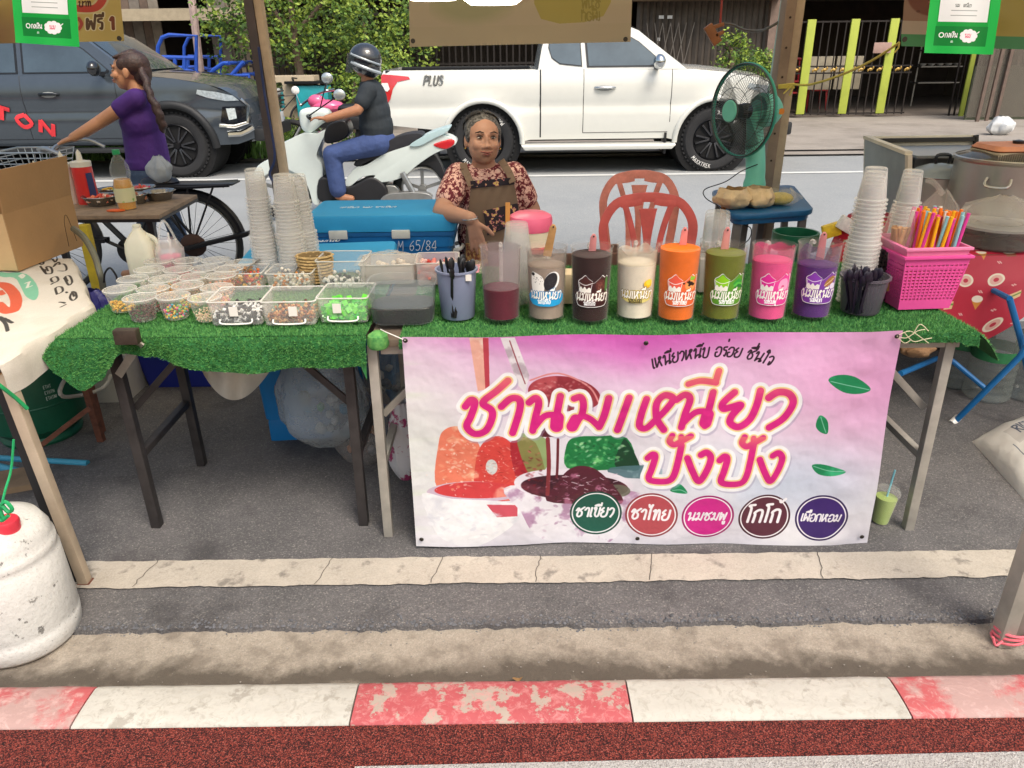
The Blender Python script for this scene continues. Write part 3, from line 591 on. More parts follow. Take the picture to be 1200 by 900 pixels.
# title lettering traced stroke by stroke
tt = []; k1 = S*2.33/900
def st(l, r_, o_): q = [(p.x, p.y) for p in crom([(a, b_, 0) for a, b_ in bl(l, *o_)], 5)] if len(l) > 2 else bl(l, *o_); tt.append((q, r_*k1))
o1 = (530, 430, 5.714); o2 = (730, 420, 5.4545); o3 = (740, 500, 6.)
st([(88, 262), (125, 218), (152, 240), (125, 330), (97, 400), (150, 452), (225, 430), (267, 345), (262, 290), (205, 238), (300, 160), (375, 92)], 4, o1)
st([(330, 270), (395, 215), (452, 225), (452, 300), (405, 448)], 4, o1)
st([(517, 243), (562, 213), (582, 250), (560, 340), (540, 432)], 4, o1); st([(552, 410), (620, 335), (705, 325)], 3.6, o1); st([(728, 200), (708, 300), (692, 400)], 4, o1); st([(706, 345), (700, 400)], 7.5, o1)
st([(820, 215), (865, 203), (882, 250), (868, 325), (815, 390)], 3.8, o1); st([(830, 355), (805, 400)], 6.6, o1); st([(868, 325), (930, 350), (985, 400)], 3.6, o1); st([(1052, 202), (1020, 320), (985, 400)], 4, o1)
st([(1188, 195), (1150, 300), (1108, 418)], 4, o1)
st([(155, 250), (120, 350), (108, 425), (150, 442), (215, 385), (290, 310), (328, 250), (272, 228), (220, 280), (220, 380), (265, 455)], 3.9, o2)
st([(350, 260), (405, 228), (437, 260), (405, 350), (378, 440)], 3.9, o2); st([(392, 410), (470, 345), (545, 340)], 3.6, o2); st([(587, 218), (556, 330), (528, 430)], 3.9, o2); st([(548, 360), (532, 410)], 7, o2)
st([(428, 160), (500, 143), (570, 150), (608, 158)], 3.4, o2); st([(628, 84), (604, 155)], 3.6, o2)
st([(725, 220), (650, 285), (648, 322), (700, 312), (762, 298), (705, 360), (688, 408), (740, 432), (812, 385), (860, 300), (890, 205)], 3.9, o2)
st([(940, 245), (1000, 208), (1070, 215), (1092, 275), (1030, 370), (935, 430)], 4, o2)
for dx in (0, 497):
    st([(115, 222), (150, 195), (167, 215), (140, 300), (118, 360), (150, 383), (250, 380), (295, 335), (330, 220), (352, 130)], 3.7, (740+dx/6, 500, 6.)); q = dx*1.012
    st([(290, 62), (270, 100), (300, 125), (345, 105), (420, 65)], 3.5, (740+q/6, 500, 6.)); st([(352, 70), (352, 120)], 3.2, (740+q/6, 500, 6.))
    st([(390, 215), (425, 310), (465, 372), (520, 295), (552, 210), (525, 172), (485, 190)], 3.7, (740+q/6, 500, 6.))
def grad(X, Y): return mixc(rgb('#ea5d6c'), rgb('#dd1480'), np.clip(np.where(Y < bp_(700, 512)[1], (Y-bp_(700, 445)[1])/(bp_(700, 475)[1]-bp_(700, 445)[1]), (Y-bp_(800, 512)[1])/(bp_(800, 528)[1]-bp_(800, 512)[1])), 0, 1))
cv.strokes([([(a+5, b_+8) for a, b_ in s_], r_) for s_, r_ in tt], [(k1*6.6, '#9d95b5')], .45)
cv.strokes(tt, [(k1*6.8, '#efeff2'), (k1*2.6, '#f0e6b0'), (k1*1.9, '#eec072'), (k1*1.0, '#f3d9a0'), (k1*.45, grad)])
# slogan on an arc
sl = 'เหนียวหนึบ อร่อย ชื่นใจ'; a0 = bp_(838, 409); Rr = 700; wdt = twidth(sl); sz = 385/wdt*1.02
s0 = []; cx = 0
def arctext(txt, cxp, cyp, size, rad, cols, r_=.09, slant=.1):
    tot = twidth(txt)*size; cx = 0; sts = []
    for ch in txt:
        if ch == ' ': cx += .5; continue
        wd_, gs = GLY[ch]; ox = cx-(.62 if wd_ == 0 else 0)
        for l in gs:
            if len(l) > 2: l = [(p.x, p.y) for p in crom([(a, b_, 0) for a, b_ in l], 4)]
            sts.append(([(cxp+math.sin(((a+ox+b_*slant)*size-tot/2)/rad)*(rad+b_*size), cyp+rad-math.cos(((a+ox+b_*slant)*size-tot/2)/rad)*(rad+b_*size)) for a, b_ in l], r_*size))
        if wd_: cx += wd_+.12
    cv.strokes(sts, cols)
arctext(sl, a0[0]+3, a0[1]+26, sz, 560, [(0, '#2a1426')])
# five flavour roundels
for (x, y, c, txt) in ((697.5, 604, '#0f5a48', 'ชาเขียว'), (762, 604, '#bd4650', 'ชาไทย'), (827, 604, '#d8188a', 'นมชมพู'), (893, 604, '#5c2436', 'โกโก้'), (959, 604, '#3a1d6e', 'เผือกหอม')):
    cx_, cy_ = bp_(x, y); r_ = 29.5*S*2.58/900; d_ = tuple(rgb(c)*.75)
    cv.ell(cx_, cy_, r_, r_, d_); cv.ell(cx_, cy_, r_*.93, r_*.93, '#f2eef2'); cv.ell(cx_, cy_, r_*.88, r_*.88, c)
    s_ = min(r_*1.5/twidth(txt), r_*.55); cv.text(txt, cx_-twidth(txt)*s_/2-s_*.1, cy_+s_*.45, s_, [(0, '#f3eff3')], .15, .1)
g_y = cv.a[..., :3].mean(-1, keepdims=True); cv.a[..., :3] = (cv.a[..., :3]*.88+g_y*.12)*.93; cv.noisy(.012, 1); bannerM = imgmat('banner_print', cv.a, .4, bump=.7)
def bwave(x, z):
    t_ = (Z1-z)/(Z1-Z0); return .009*math.sin(x*5+z*3)*t_+.005*math.sin(x*11-z*9)+.007*nz(x, z, 5, 2)-.003*math.exp(-((x-1.06)/.03)**2)*math.sin(z*60)
ban = thing('banner', 'pink and white printed vinyl banner with Thai lettering hung on the table front', 'banner', ((X0+X1)/2, BY, Z0))
def bf(u_, v_):
    x = X0+(X1-X0)*u_; z = Z0+(Z1-Z0)*v_
    z += (tlc.z*(1-u_)+trc.z*u_-Z1)*v_+(blc.z*(1-u_)+brc.z*u_-Z0)*(1-v_)-.004*math.sin(u_*PI*3)**2*v_; x += ((tlc.x-blc.x)*(1-u_)+(trc.x-brc.x)*u_)*(v_-.5)
    return (x, BY+bwave(x, z), z)
g_ = MB(); nu, nv = 120, 50; g_.grid(bf, nu, nv)
o = g_.build('printed_sheet', bannerM, ban, w=True)
me = o.data; uvl = me.uv_layers.new(name='UVMap')
for lp in me.loops:
    i = lp.vertex_index; uvl.data[lp.index].uv = ((i % (nu+1))/nu, (i//(nu+1))/nv)
eyeM = M('eyelet_metal', '#4a4540', .4, .8)
for (x, y) in ((475, 399), (757, 405-3), (1051, 394), (494, 632), (1010, 629), (747, 631)):
    q = P(x, y, BY-.012); MB().lathe([(.006, 0), (.0075, .001), (.004, .003), (.0035, -.001)], (0, 0, 0), 10, Matrix.Rotation(PI/2, 3, 'X')).build('eyelet', eyeM, ban).location = (q.x-(X0+X1)/2, q.y-BY, q.z-Z0)
strM = M('cream_string', '#d8cfae', .8)
MB().tube(crom([P(475, 399, BY-.014), P(466, 395, 2.12), P(452, 389, 2.14), P(446, 386, 2.17)], 4), .0016, 5).build('string', M('white_string', '#e8e6e0', .8), ban, w=True)
b = MB()
for l in ([(1051, 394), (1062, 396), (1075, 388), (1084, 386)], [(1051, 394), (1066, 388), (1080, 396), (1088, 402)], [(1060, 390), (1070, 400), (1082, 398), (1092, 396)], [(1051, 394), (1060, 402), (1068, 398)], [(1070, 392), (1078, 380), (1088, 388)]):
    b.tube(crom([P(x, y, BY-.012) for x, y in l], 5), .0014, 5)
b.build('string', strM, ban, w=True)
# ------------------------------------------------------------------ drink jugs
jugM = clear('jug_plastic', '#c9c5bf', .02, .2, .4); 
def liq(name, c, c2=None): return M(name, c, .6, var=.14, sc=14, col2=c2, spec=.2)
def juglabel(kind, acc, cup, dark, sub, bgc=None, fullcup=None):
    W_, H_ = 300, 270; L_ = CV(W_, H_, (1, 1, 1), 0.)
    s_ = 232/twidth('นมเหนียว'); x0 = 150-116
    if kind == 'cookie':
        L_.poly([(35, 50), (60, 30), (130, 70), (130, 170), (45, 170)], '#f2efe9', 1, 4); L_.ell(50, 45, 14, 12, '#1c1c20')
        for a in range(14): L_.ell(random.uniform(50, 120), random.uniform(60, 110), 2, 3, '#222222')
        L_.ell(195, 90, 55, 70, '#f0efee', 1, .5); L_.ell(185, 92, 46, 66, '#26262b', 1, .5)
        for a in range(60): L_.ell(185+random.gauss(0, 22), 92+random.gauss(0, 26), 2, 2, '#4b4b52')
        L_.poly([(20, 175), (280, 175), (265, 262), (40, 262)], '#2aa3dd', 1, 3)
    elif kind == 'milk':
        L_.ell(232, 118, 34, 28, '#f2c21a'); L_.ell(240, 108, 26, 22, '#f7d548'); L_.ell(150, 205, 130, 48, '#f1dc6a', .8)
    else:
        sil = [(40, 85), (70, 60), (96, 38), (120, 60), (150, 80), (158, 92), (210, 52), (225, 40), (245, 55), (268, 50), (272, 150), (285, 180), (270, 240), (230, 262), (60, 262), (25, 235), (15, 180), (48, 150)]
        L_.poly(sil, '#f7f4f4', 1, 3); L_.poly([((x-150)*.965+150, (y-155)*.965+155) for x, y in sil], acc, 1, 3)
        L_.poly([(50, 96), (145, 96), (132, 165), (60, 165)], cup or acc); L_.poly([(52, 130), (66, 120), (78, 135), (92, 118), (108, 136), (122, 124), (138, 132), (132, 168), (60, 168)], '#f5f1e8', 1, 3)
        L_.poly([(44, 92), (70, 72), (97, 50), (122, 70), (150, 92), (97, 106)], cup or acc, 1, 4); L_.line([(46, 92), (97, 108), (150, 92)], 2, '#ffffff'); L_.line([(50, 100), (60, 165)], 1.6, '#ffffff', 1, False); L_.line([(146, 100), (134, 165)], 1.6, '#ffffff', 1, False)
        dx = 215
        if kind == 'choc': L_.ell(dx-5, 110, 38, 40, '#5a2c28'); [L_.ell(dx-5+random.gauss(0, 16), 110+random.gauss(0, 16), 3, 3, '#8a5648') for a in range(30)]; L_.poly([(250, 70), (270, 60), (272, 140), (250, 150)], '#4d7a3c', 1, 3)
        elif kind == 'pearl': L_.ell(dx, 118, 45, 38, '#e89a5a'); [L_.ell(dx+random.gauss(0, 16), 108+random.gauss(0, 10), 8, 6, '#2f1c16') for a in range(30)]; L_.poly([(205, 78), (215, 50), (235, 62), (250, 48), (245, 80)], '#8ec43c', 1, 3)
        elif kind == 'leaf': [L_.ell(dx+a*8-10, 95+(a % 3)*18, 34, 10, ['#2f9a3c', '#5cc04a', '#1f7a30'][a % 3], 1, -.6+a*.2) for a in range(6)]
        elif kind == 'jelly': L_.poly([(185, 90), (240, 78), (255, 150), (180, 155)], '#f3a6cd', 1, 3); L_.ell(210, 130, 12, 10, '#e04f86')
        elif kind == 'taro': L_.ell(dx, 105, 50, 26, '#a5703c', 1, -.7); [L_.line([(dx-40+k*18, 135-k*14), (dx-22+k*18, 120-k*10)], 2.5, '#f0dcae', 1, False) for k in range(5)]; L_.ell(245, 140, 26, 22, '#e9dcf2')
    bo = dark if dark else acc
    L_.text('นมเหนียว', x0-12, 218, s_*1.12, [(4.6, bo), (.9, '#fbf8ee')], .04, .07)
    sw = 130/twidth(sub); L_.text(sub, 150-65, 250, min(sw, 24), [(.6, '#ffffff' if kind != 'milk' else '#5a5030')], .05, .1)
    return imgmat('label_'+kind, L_.a, .4, alpha=True)
JUGS = [(588, 374, 'maroon', '#5a0c26', None, None, 'frosted drink jug half full of maroon juice, without any label', .44, None),
 (640, 373, 'cookie', '#9a8a7c', 'cookie', None, 'drink jug of greyish cookie milk with a blue logo label', .74, '#1d6fae'),
 (691, 375, 'cocoa', '#2b0f10', 'choc', '#3d1f20', 'drink jug of dark brown cocoa with a white outlined logo', .9, '#5e2f2a'),
 (743, 372, 'cream', '#e3d9c4', 'milk', None, 'drink jug of cream coloured milk with a yellow logo label', .76, '#8a6a1a'),
 (791, 374, 'orange', '#e8701c', 'pearl', '#ea6a3a', 'drink jug of bright orange tea, right of the cream one', .97, '#c4431a'),
 (843, 373, 'olive', '#6c741f', 'leaf', '#5d9a2c', 'drink jug of olive green tea with a green logo label', .9, '#4b8a2a'),
 (897, 373, 'pink', '#ea5590', 'jelly', '#e8439a', 'drink jug of hot pink milk with a pink logo label', .8, '#e0559c'),
 (949, 371, 'purple', '#5a2a78', 'taro', '#7d3fa3', 'drink jug of purple taro milk at the right end of the jug row', .72, '#6a2f96')]
SUBS = {'cookie': 'รสโอรีโอ้', 'choc': 'รสโกโก้', 'milk': 'รสนมสด', 'pearl': 'รสชาไทย', 'leaf': 'รสชาเขียว', 'jelly': 'รสชมพู', 'taro': 'รสเผือก'}
CUPC = {'choc': '#4a2826', 'pearl': '#ee5f4a', 'leaf': '#8fd01f', 'jelly': '#e62f9a', 'taro': '#8b3fb5'}
J0, J1, JH = .056, .0635, .228
def jr(z): return J0+(J1-J0)*z/JH
for px, py, nm, c, kind, acc, lab, lev, dk in JUGS:
    g = G(px, py-2, T); t = thing('drink_jug', lab, 'jug', (g.x, g.y, T), random.uniform(-.1, .1), 'drink jugs lined up on the turf')
    MB().lathe([(J0-.006, 0), (J0, .004), (jr(.1), .1), (J1, JH), (J1+.002, JH+.002), (J1-.001, JH+.002), (J1-.0025, JH), (J0-.003, .008), (0, .007)], n=40, cap=False).build('jug_wall', jugM, t)
    b = MB()                                               # spout lip and rear handle
    b.tube(crom([(0, J1-.004, JH-.012), (.0, J1+.028, JH-.02), (0, J1+.032, JH*.6), (0, J0+.012, JH*.3), (0, J0+.003, JH*.3)], 5), [.006]*21, 8); b.build('handle', clear('jug_handle', '#e6e2dc', .4, .2, .4), t)
    z1 = JH*lev; b = MB(); b.lathe([(0, .009), (J0-.004, .009), (jr(z1)-.0035, z1), (jr(z1)-.006, z1+.001), (0, z1+.001)], n=40, cap=False); b.build('drink', liq(nm+'_drink', c), t)
    if lev < .9 and nm != 'maroon':                        # thin film left on the wall above the drink
        b = MB(); b.grid(lambda u_, v_: ((jr(z1)-.003)*math.cos(2*PI*u_), (jr(z1)-.003)*math.sin(2*PI*u_), z1+v_*(.02+.02*(1+nz(math.cos(2*PI*u_), math.sin(2*PI*u_), 1.5, px)))), 48, 3); b.build('film', clear(nm+'_film', c, .4, .3, .2), t)
    b = MB(); b.grid(lambda u_, v_: ((jr(z1+(JH-z1)*v_)-.0032)*math.cos(2*PI*u_), (jr(z1+(JH-z1)*v_)-.0032)*math.sin(2*PI*u_), z1+.002+v_*(JH-z1-.004)), 48, 2); b.build('frosted_wall', clear('frosted_jug_film' if nm != 'maroon' else 'maroon_fog', '#bfb8b2' if nm != 'maroon' else '#a8969a', .15 if nm != 'maroon' else .34, .4, .3), t)
    if kind:
        b = MB(); a0_, a1_ = -PI/2-1.02, -PI/2+1.02; z0_, z1_ = .052, .172; nu_ = 24
        b.grid(lambda u_, v_: ((jr(z0_+(z1_-z0_)*v_)+.0012)*math.cos(a0_+(a1_-a0_)*u_), (jr(z0_+(z1_-z0_)*v_)+.0012)*math.sin(a0_+(a1_-a0_)*u_), z0_+(z1_-z0_)*v_), nu_, 6)
        o = b.build('label_print', juglabel(kind, acc, CUPC.get(kind), dk, SUBS[kind]), t); uvl = o.data.uv_layers.new(name='UVMap')
        for lp in o.data.loops: i = lp.vertex_index; uvl.data[lp.index].uv = ((i % (nu_+1))/nu_, (i//(nu_+1))/6)
pinkH = M('pink_plastic', '#e99a98', .4, var=.05); woodH = M('pale_wood', '#c79a63', .6, var=.15, sc=30)
def ladle(lab, x0, y0, x1, y1, Yb, mat, w0=.018, w1=.026):
    a, c = P(x0, y0, Yb-.01), P(x1, y1, Yb+.03); t = thing('ladle', lab, 'ladle', tuple(c)); d = (a-c); n_ = 10; b = MB()
    sdv = d.cross(V((0, 1, 0))).normalized(); th = V((0, .003, 0)); L1 = []; L2 = []
    for i in range(n_+1):
        k = i/n_; w = (w1+(w0-w1)*k)/2*(1 if k < .92 else .75 if k < .99 else .4); p = c+d*k; L1.append(p-sdv*w); L2.append(p+sdv*w)
    b.prism([p-th for p in L1+L2[::-1]], th*2); b.build('handle', mat, t, w=True, bev=.0012)
    h = c+d*.93; MB().lathe([(0, 0), (.0028, 0), (.0028, .0012), (0, .0012)], (h.x, h.y-.0035, h.z), 10, Matrix.Rotation(PI/2, 3, 'X')).build('hole', M('hole_dark', '#3a2a24', .8), t, w=True)
    return t
for a in (('wooden ladle handle standing in the grey cookie milk jug', 649, 263, 641, 300, 2.3, woodH, .02, .026), ('pink ladle handle standing in the dark cocoa jug', 696, 274, 692, 312, 2.3, pinkH),
          ('pink ladle handle standing in the orange tea jug', 803, 266, 797, 310, 2.3, pinkH), ('pink ladle handle standing in the olive tea jug', 853, 266, 846, 312, 2.3, pinkH, .018, .03), ('pink ladle handle standing in the purple milk jug', 966, 272, 960, 306, 2.3, pinkH)): ladle(*a)
# ------------------------------------------------------------------ toppings, cups, boxes on the tables
cupP = clear('clear_cup_plastic', '#f2f0ea', .09, .12, .6); boxP = clear('clear_box_plastic', '#eeedea', .13, .15, .6); bagP = clear('clear_bag', '#f2f1ee', .3, .2, .45, bump=1, bs=18)
frost = clear('frosted_cup_plastic', '#f0eeea', .24, .3, .6)
def sol(c, r_=.5, spec=.5): return M('sweet_'+c.strip('#'), c, r_, var=.15, sc=60, spec=spec)
def heap(name, parent, n, place, size, mats, el=(1, 1, 1), nseg=6, cube=False):
    b = MB(); idx = []
    for i in range(n):
        p = place(); s = size*random.uniform(.75, 1.2); f0 = len(b.f); m = Euler((random.random()*3, random.random()*3, random.random()*3)).to_matrix()
        if cube: b.box(p, (s*2*el[0], s*2*el[1], s*2*el[2]), m=m)
        else: b.ell(p, (s*el[0], s*el[1], s*el[2]), nseg, m)
        idx += [random.randrange(len(mats))]*(len(b.f)-f0)
    me_idx = idx; o = b.build(name, [sol(m) if isinstance(m, str) else m for m in mats], parent, sm=60 if not cube else 0)
    o.data.polygons.foreach_set('material_index', me_idx) if len(me_idx) == len(o.data.polygons) else None
    return stuff(o)
CR, CB, CH = .05, .037, .066
cup_me = MB().lathe([(0, 0), (CB-.004, 0), (CB, .004), (CR-.003, CH), (CR, CH+.001), (CR, CH+.003), (CR-.003, CH+.003)], n=28, cap=False).build('tmp', cupP, org=(0, 0, 0))
lid_me = MB().lathe([(CR+.001, CH-.002), (CR+.002, CH+.003), (CR+.001, CH+.007), (CR-.004, CH+.008), (CR-.006, CH+.004), (CR*.5, CH+.005), (0, CH+.005)], n=28, cap=False).build('tmp', clear('clear_lid', '#dedbd4', .27, .15, .4), org=(0, 0, 0))
rim_me = MB().tube([((CR+.001)*math.cos(2*PI*k/28), (CR+.001)*math.sin(2*PI*k/28), CH+.0065) for k in range(28)], .0017, 6, closed=True).build('tmp', clear('lid_rim_plastic', '#e6e4df', .5, .15, .3), org=(0, 0, 0)); RM_ = rim_me.data; bpy.data.objects.remove(rim_me); CM_, LM_ = cup_me.data, lid_me.data; bpy.data.objects.remove(cup_me); bpy.data.objects.remove(lid_me)
def meshpart(name, me, parent): return link(bpy.data.objects.new(name, me), parent)
TOPC = [(140.5, 340, 'yellow corn puffs', ['#eac04e', '#dba73c'], .0048, 'at the left front corner', .45), (164, 350, 'brown chocolate balls', ['#6a4740', '#4c322e'], .0034, 'front row', .55), (203, 348, 'rainbow coloured puffs', ['#e66aa0', '#5cb0c8', '#eac04e', '#e8843c', '#8cc86a'], .0045, 'front row', .5), (240, 350, 'tiny cream and pink beads', ['#e6cfa0', '#e0b8a0', '#efe0c0'], .0025, 'front row', .45),
 (156, 328, 'green jelly bits', ['#4e9a58', '#3c7e46'], .004, 'second row, far left', .4), (179.5, 339.5, 'dark red brown beans', ['#5c2a26', '#7a3a30'], .004, 'second row', .6), (220, 335.5, 'yellow and lime candy pieces', ['#efc933', '#b6c94a', '#e8953c'], .0052, 'second row', .5), (254, 338, 'orange and pink candy', ['#eeb060', '#e68a90', '#f2cfa0'], .005, 'second row, right', .6),
 (175, 317, 'pale sugar crumbs', ['#e4ddd0', '#d0c8ba'], .003, 'third row, left', .4), (193, 328, 'amber jelly cubes', ['#d99a4a', '#e6b470'], .005, 'third row', .7), (227, 325.5, 'brown sugar flakes', ['#c49a70', '#a87c56'], .004, 'third row', .6), (259, 324, 'peach coloured beads', ['#eab890', '#e89a7a'], .004, 'third row, right', .7),
 (186, 307, 'white coconut shreds', ['#ebe8df', '#dcd8cc'], .003, 'back row, left', .5), (209.5, 317, 'red and pink jelly bits', ['#cc6a60', '#e6a8a0'], .004, 'fourth row', .5), (239.5, 315.5, 'beige cereal rings', ['#d6c3a2', '#c2a880'], .0045, 'fourth row', .5), (268, 316, 'orange almond slices', ['#dca650', '#c8853a'], .0045, 'fourth row, right', .7),
 (220, 306.5, 'cherry pink bits', ['#c8505a', '#dc8088'], .004, 'back row, middle', .4), (253, 306, 'grey sesame grains', ['#aaa79e', '#8c8a84'], .0025, 'back row', .5), (282, 309, 'golden cornflakes', ['#d6a04e', '#b8803a'], .005, 'back row, far right', .8)]
tt_ = {}
for px, py, what, cols, sz_, wh, fill in TOPC:
    g = G(px, py, T+CH); t = thing('topping_cup', 'round clear lidded cup of %s, %s of the cups' % (what, wh), 'cup', (g.x, g.y, T-.002), random.random()*6, 'round lidded topping cups')
    meshpart('cup_wall', CM_, t); meshpart('lid', LM_, t); meshpart('lid_rim', RM_, t)
    def pl():
        z = random.uniform(.003, .005+CH*fill*.9); r = (CB+(CR-CB)*z/CH-sz_-.001)*math.sqrt(random.uniform(.35, 1)) if z < CH*fill*.75 else (CB+(CR-CB)*z/CH-sz_)*math.sqrt(random.random()); a = random.random()*2*PI; return (r*math.cos(a), r*math.sin(a), max(z, sz_))
    heap('sweets', t, int(min(420, 120*(.0045/sz_)**1.6*(fill/.5))), pl, sz_*.9, cols)
# square boxes
def cbox(label, px, py, w, d, h, rz, cols, sz_, n, fill=.35, cube=False, el=(1, 1, 1), tagw=True, wall=None, name='topping_box', z0=T-.002, spoon=False):
    g = G(px, py, T); t = thing(name, label, 'box', (g.x, g.y, z0), rz, 'clear topping boxes'); b = MB(); k = .93; rr_ = .012
    def ring(w_, d_, z):
        o_ = []
        for sx_, sy_, a0_ in ((1, 1, 0), (-1, 1, PI/2), (-1, -1, PI), (1, -1, 1.5*PI)):
            for q in range(4): a = a0_+q*PI/6; o_.append((sx_*(w_/2-rr_)+rr_*math.cos(a), sy_*(d_/2-rr_)+rr_*math.sin(a), z))
        return o_
    lv = [ring(w*k, d*k, 0), ring(w*k+.004, d*k+.004, .003), ring(w, d, h), ring(w+.008, d+.008, h), ring(w+.008, d+.008, h+.003), ring(w-.004, d-.004, h+.002), ring(w*k-.002, d*k-.002, .004)]
    vs = sum(lv, []); fs = [(i*16+j, i*16+(j+1) % 16, (i+1)*16+(j+1) % 16, (i+1)*16+j) for i in range(len(lv)-1) for j in range(16)]+[tuple(range(16)), tuple(6*16+j for j in range(16))]
    b.add(vs, fs).build('box_wall', wall or boxP, t); o_r = ring(w+.005, d+.005, h+.002); MB().tube(o_r, .0022, 6, closed=True).build('box_rim', clear('rim_plastic', '#e9e7e2', .6, .2, .3), t)
    if tagw:
        MB().box((random.uniform(-.02, .02), -d/2-.003, h*.62), (.026, .002, .03)).build('price_tag', M('white_sticker', '#e6e2da', .5, var=.04), t)
        b = MB(); b.tube(crom([(-w*.3, -d/2*k-.006, h*.28), (-w*.25, -d/2*k-.014, h*.12), (w*.25, -d/2*k-.014, h*.12), (w*.3, -d/2*k-.006, h*.28)], 5), .0028, 6).build('handle', M('white_handle_plastic', '#e8e6e2', .35, var=.05), t)
    W2, D2 = w*k/2-.008, d*k/2-.008
    def pl(): z = random.uniform(.006, h*fill)+.01*random.random()**3; return (random.uniform(-W2, W2), random.choice([random.uniform(-D2, D2), -D2+random.random()*.01]), z)
    if n: heap('sweets', t, n, pl, sz_, cols, el, cube=cube)
    if spoon:
        sp = thing('serving_spoon', 'steel spoon lying across the '+spoon, 'spoon', (g.x, g.y, z0+h)); b = MB(); b.tube([(0, -.02, -.02), (.02, .03, .005), (.04, .1, .012)], [.004, .003, .004], 6).ell((-.003, -.03, -.028), (.014, .02, .004), 8); b.build('spoon_body', M('steel', '#a8a6a2', .25, .9, var=.1), sp)
    return t
cbox('clear box of black and white striped jelly sticks, leftmost of the front boxes', 286, 371, .163, .16, .075, .04, ['#26262a', '#e2e2e0', '#3a3a40'], .0048, 330, .42, True, (.8, 2, .8))
cbox('clear box of caramel brown nuts, second in the front row', 347, 371, .163, .16, .075, .02, ['#b8793c', '#8a4c2c', '#d2a26a', '#5a3324'], .0052, 330, .42)
cbox('clear box of bright green jelly cubes beside the brown nuts', 409, 368, .155, .16, .078, -.02, [M('green_jelly', '#1fae22', .15, coat=.5), M('lime_jelly', '#64d43a', .15, coat=.5)], .0075, 230, .45, True)
cbox('clear box of red and yellow candies behind the striped jelly box', 287, 334, .16, .13, .06, .05, ['#d9402e', '#e9b23a', '#efe4cc', '#e37a3a'], .006, 130, .8, spoon='red and yellow candy box', tagw=False)
cbox('clear box of white and orange candies next to the wicker basket', 345, 334, .16, .13, .06, 0, ['#efe9dc', '#d98a35', '#e8dcc2'], .006, 120, .8, tagw=False, spoon='white and orange candy box')
cbox('open clear box with white marshmallows and black beans', 406, 330, .17, .15, .095, -.03, ['#ece9e0', '#ece9e0', '#2d2a2a'], .008, 60, .3, tagw=False)
cbox('tall translucent tub behind the black pearl tub with a milky bag on it', 458, 326, .2, .15, .07, .02, ['#ddd4c8', '#cfc0b4'], .012, 70, .8, tagw=False, wall=clear('milky_tub', '#e4ddd6', .55, .3, .3))
cbox('translucent tub of red jelly strips beside the spoon bucket', 514, 327, .15, .15, .08, .04, ['#d64a44', '#e88a80', '#eec4bc'], .009, 140, .75, tagw=False, el=(1, 2, 1), wall=clear('milky_tub2', '#e8dcd8', .35, .3, .3))
# black pearl tub
t = thing('pearl_tub', 'rounded translucent tub half filled with black tapioca pearls', 'tub', tuple(G(474, 372, T-.002)), .02)
def rrect(w, d, r_, z, n=6):
    o_ = []
    for sx_, sy_, a0_ in ((1, 1, 0), (-1, 1, PI/2), (-1, -1, PI), (1, -1, 1.5*PI)):
        for q in range(n): a = a0_+q*PI/2/(n-1); o_.append((sx_*(w/2-r_)+r_*math.cos(a), sy_*(d/2-r_)+r_*math.sin(a), z))
    return o_
def loft(b, rings, cap0=True, cap1=True):
    n = len(rings[0]); b.add(sum([list(r_) for r_ in rings], []), [(i*n+j, i*n+(j+1) % n, (i+1)*n+(j+1) % n, (i+1)*n+j) for i in range(len(rings)-1) for j in range(n)]+([tuple(range(n))[::-1]] if cap0 else [])+([tuple((len(rings)-1)*n+j for j in range(n))] if cap1 else [])); return b
loft(MB(), [rrect(.185, .145, .045, 0), rrect(.19, .15, .05, .004), rrect(.208, .168, .055, .118), rrect(.216, .176, .058, .119), rrect(.216, .176, .058, .124), rrect(.206, .166, .053, .123)], True, False).build('tub_wall', clear('pearl_tub_plastic', '#b5b9ba', .09, .3, .5), t)
loft(MB(), [rrect(.182, .142, .045, .004), rrect(.192, .152, .048, .048), rrect(.18, .14, .045, .05)]).build('tapioca_pearls', M('tapioca', '#141318', .5, var=.6, sc=120, bump=1.5, bs=150, coat=.4), t)
loft(MB(), [rrect(.188, .148, .045, .0515), rrect(.197, .157, .05, .1), rrect(.19, .15, .05, .101)]).build('syrup', clear('grey_syrup', '#8d979c', .26, .2, .2), t)
t = thing('spoon_bucket', 'grey blue plastic bucket of black spoons on the turf', 'bucket', tuple(G(537, 370, T-.002)))
MB().lathe([(0, 0), (.05, 0), (.053, .004), (.062, .15), (.067, .15), (.067, .156), (.061, .156), (.051, .006), (0, .006)], n=36, cap=False).build('bucket_wall', M('grey_blue_plastic', '#8189a3', .4, var=.06, spec=.4), t)
q = MB().box((.04, -.056, .14), (.018, .002, .02)); q.build('price_tag', M('white_sticker'), t)
def spoons(n, base, r0, hgt, lab, grp, mat, y=0):
    proto = None
    for i in range(n):
        a = random.random()*2*PI; rr_ = r0*math.sqrt(random.random()); x, yy = rr_*math.cos(a), rr_*math.sin(a)
        if proto is None:
            b = MB(); b.bar((0, 0, 0), (0, 0, hgt), .009, .0025); b.ell((0, 0, hgt), (.011, .003, .02), 8)
            proto = b.build('plastic_spoon', mat, None, org=(0, 0, 0)); tag(proto, lab, 'spoon', grp); o = proto
        else: o = proto.copy(); link(o)
        o.location = (base.x+x*.6, base.y+yy*.6, base.z); o.rotation_euler = (random.uniform(-.22, .22), random.uniform(-.25, .25), random.uniform(-1.2, 1.2)); o.scale = (1, 1, random.uniform(.9, 1.05))
blackP = M('black_plastic', '#18181b', .35, var=.2)
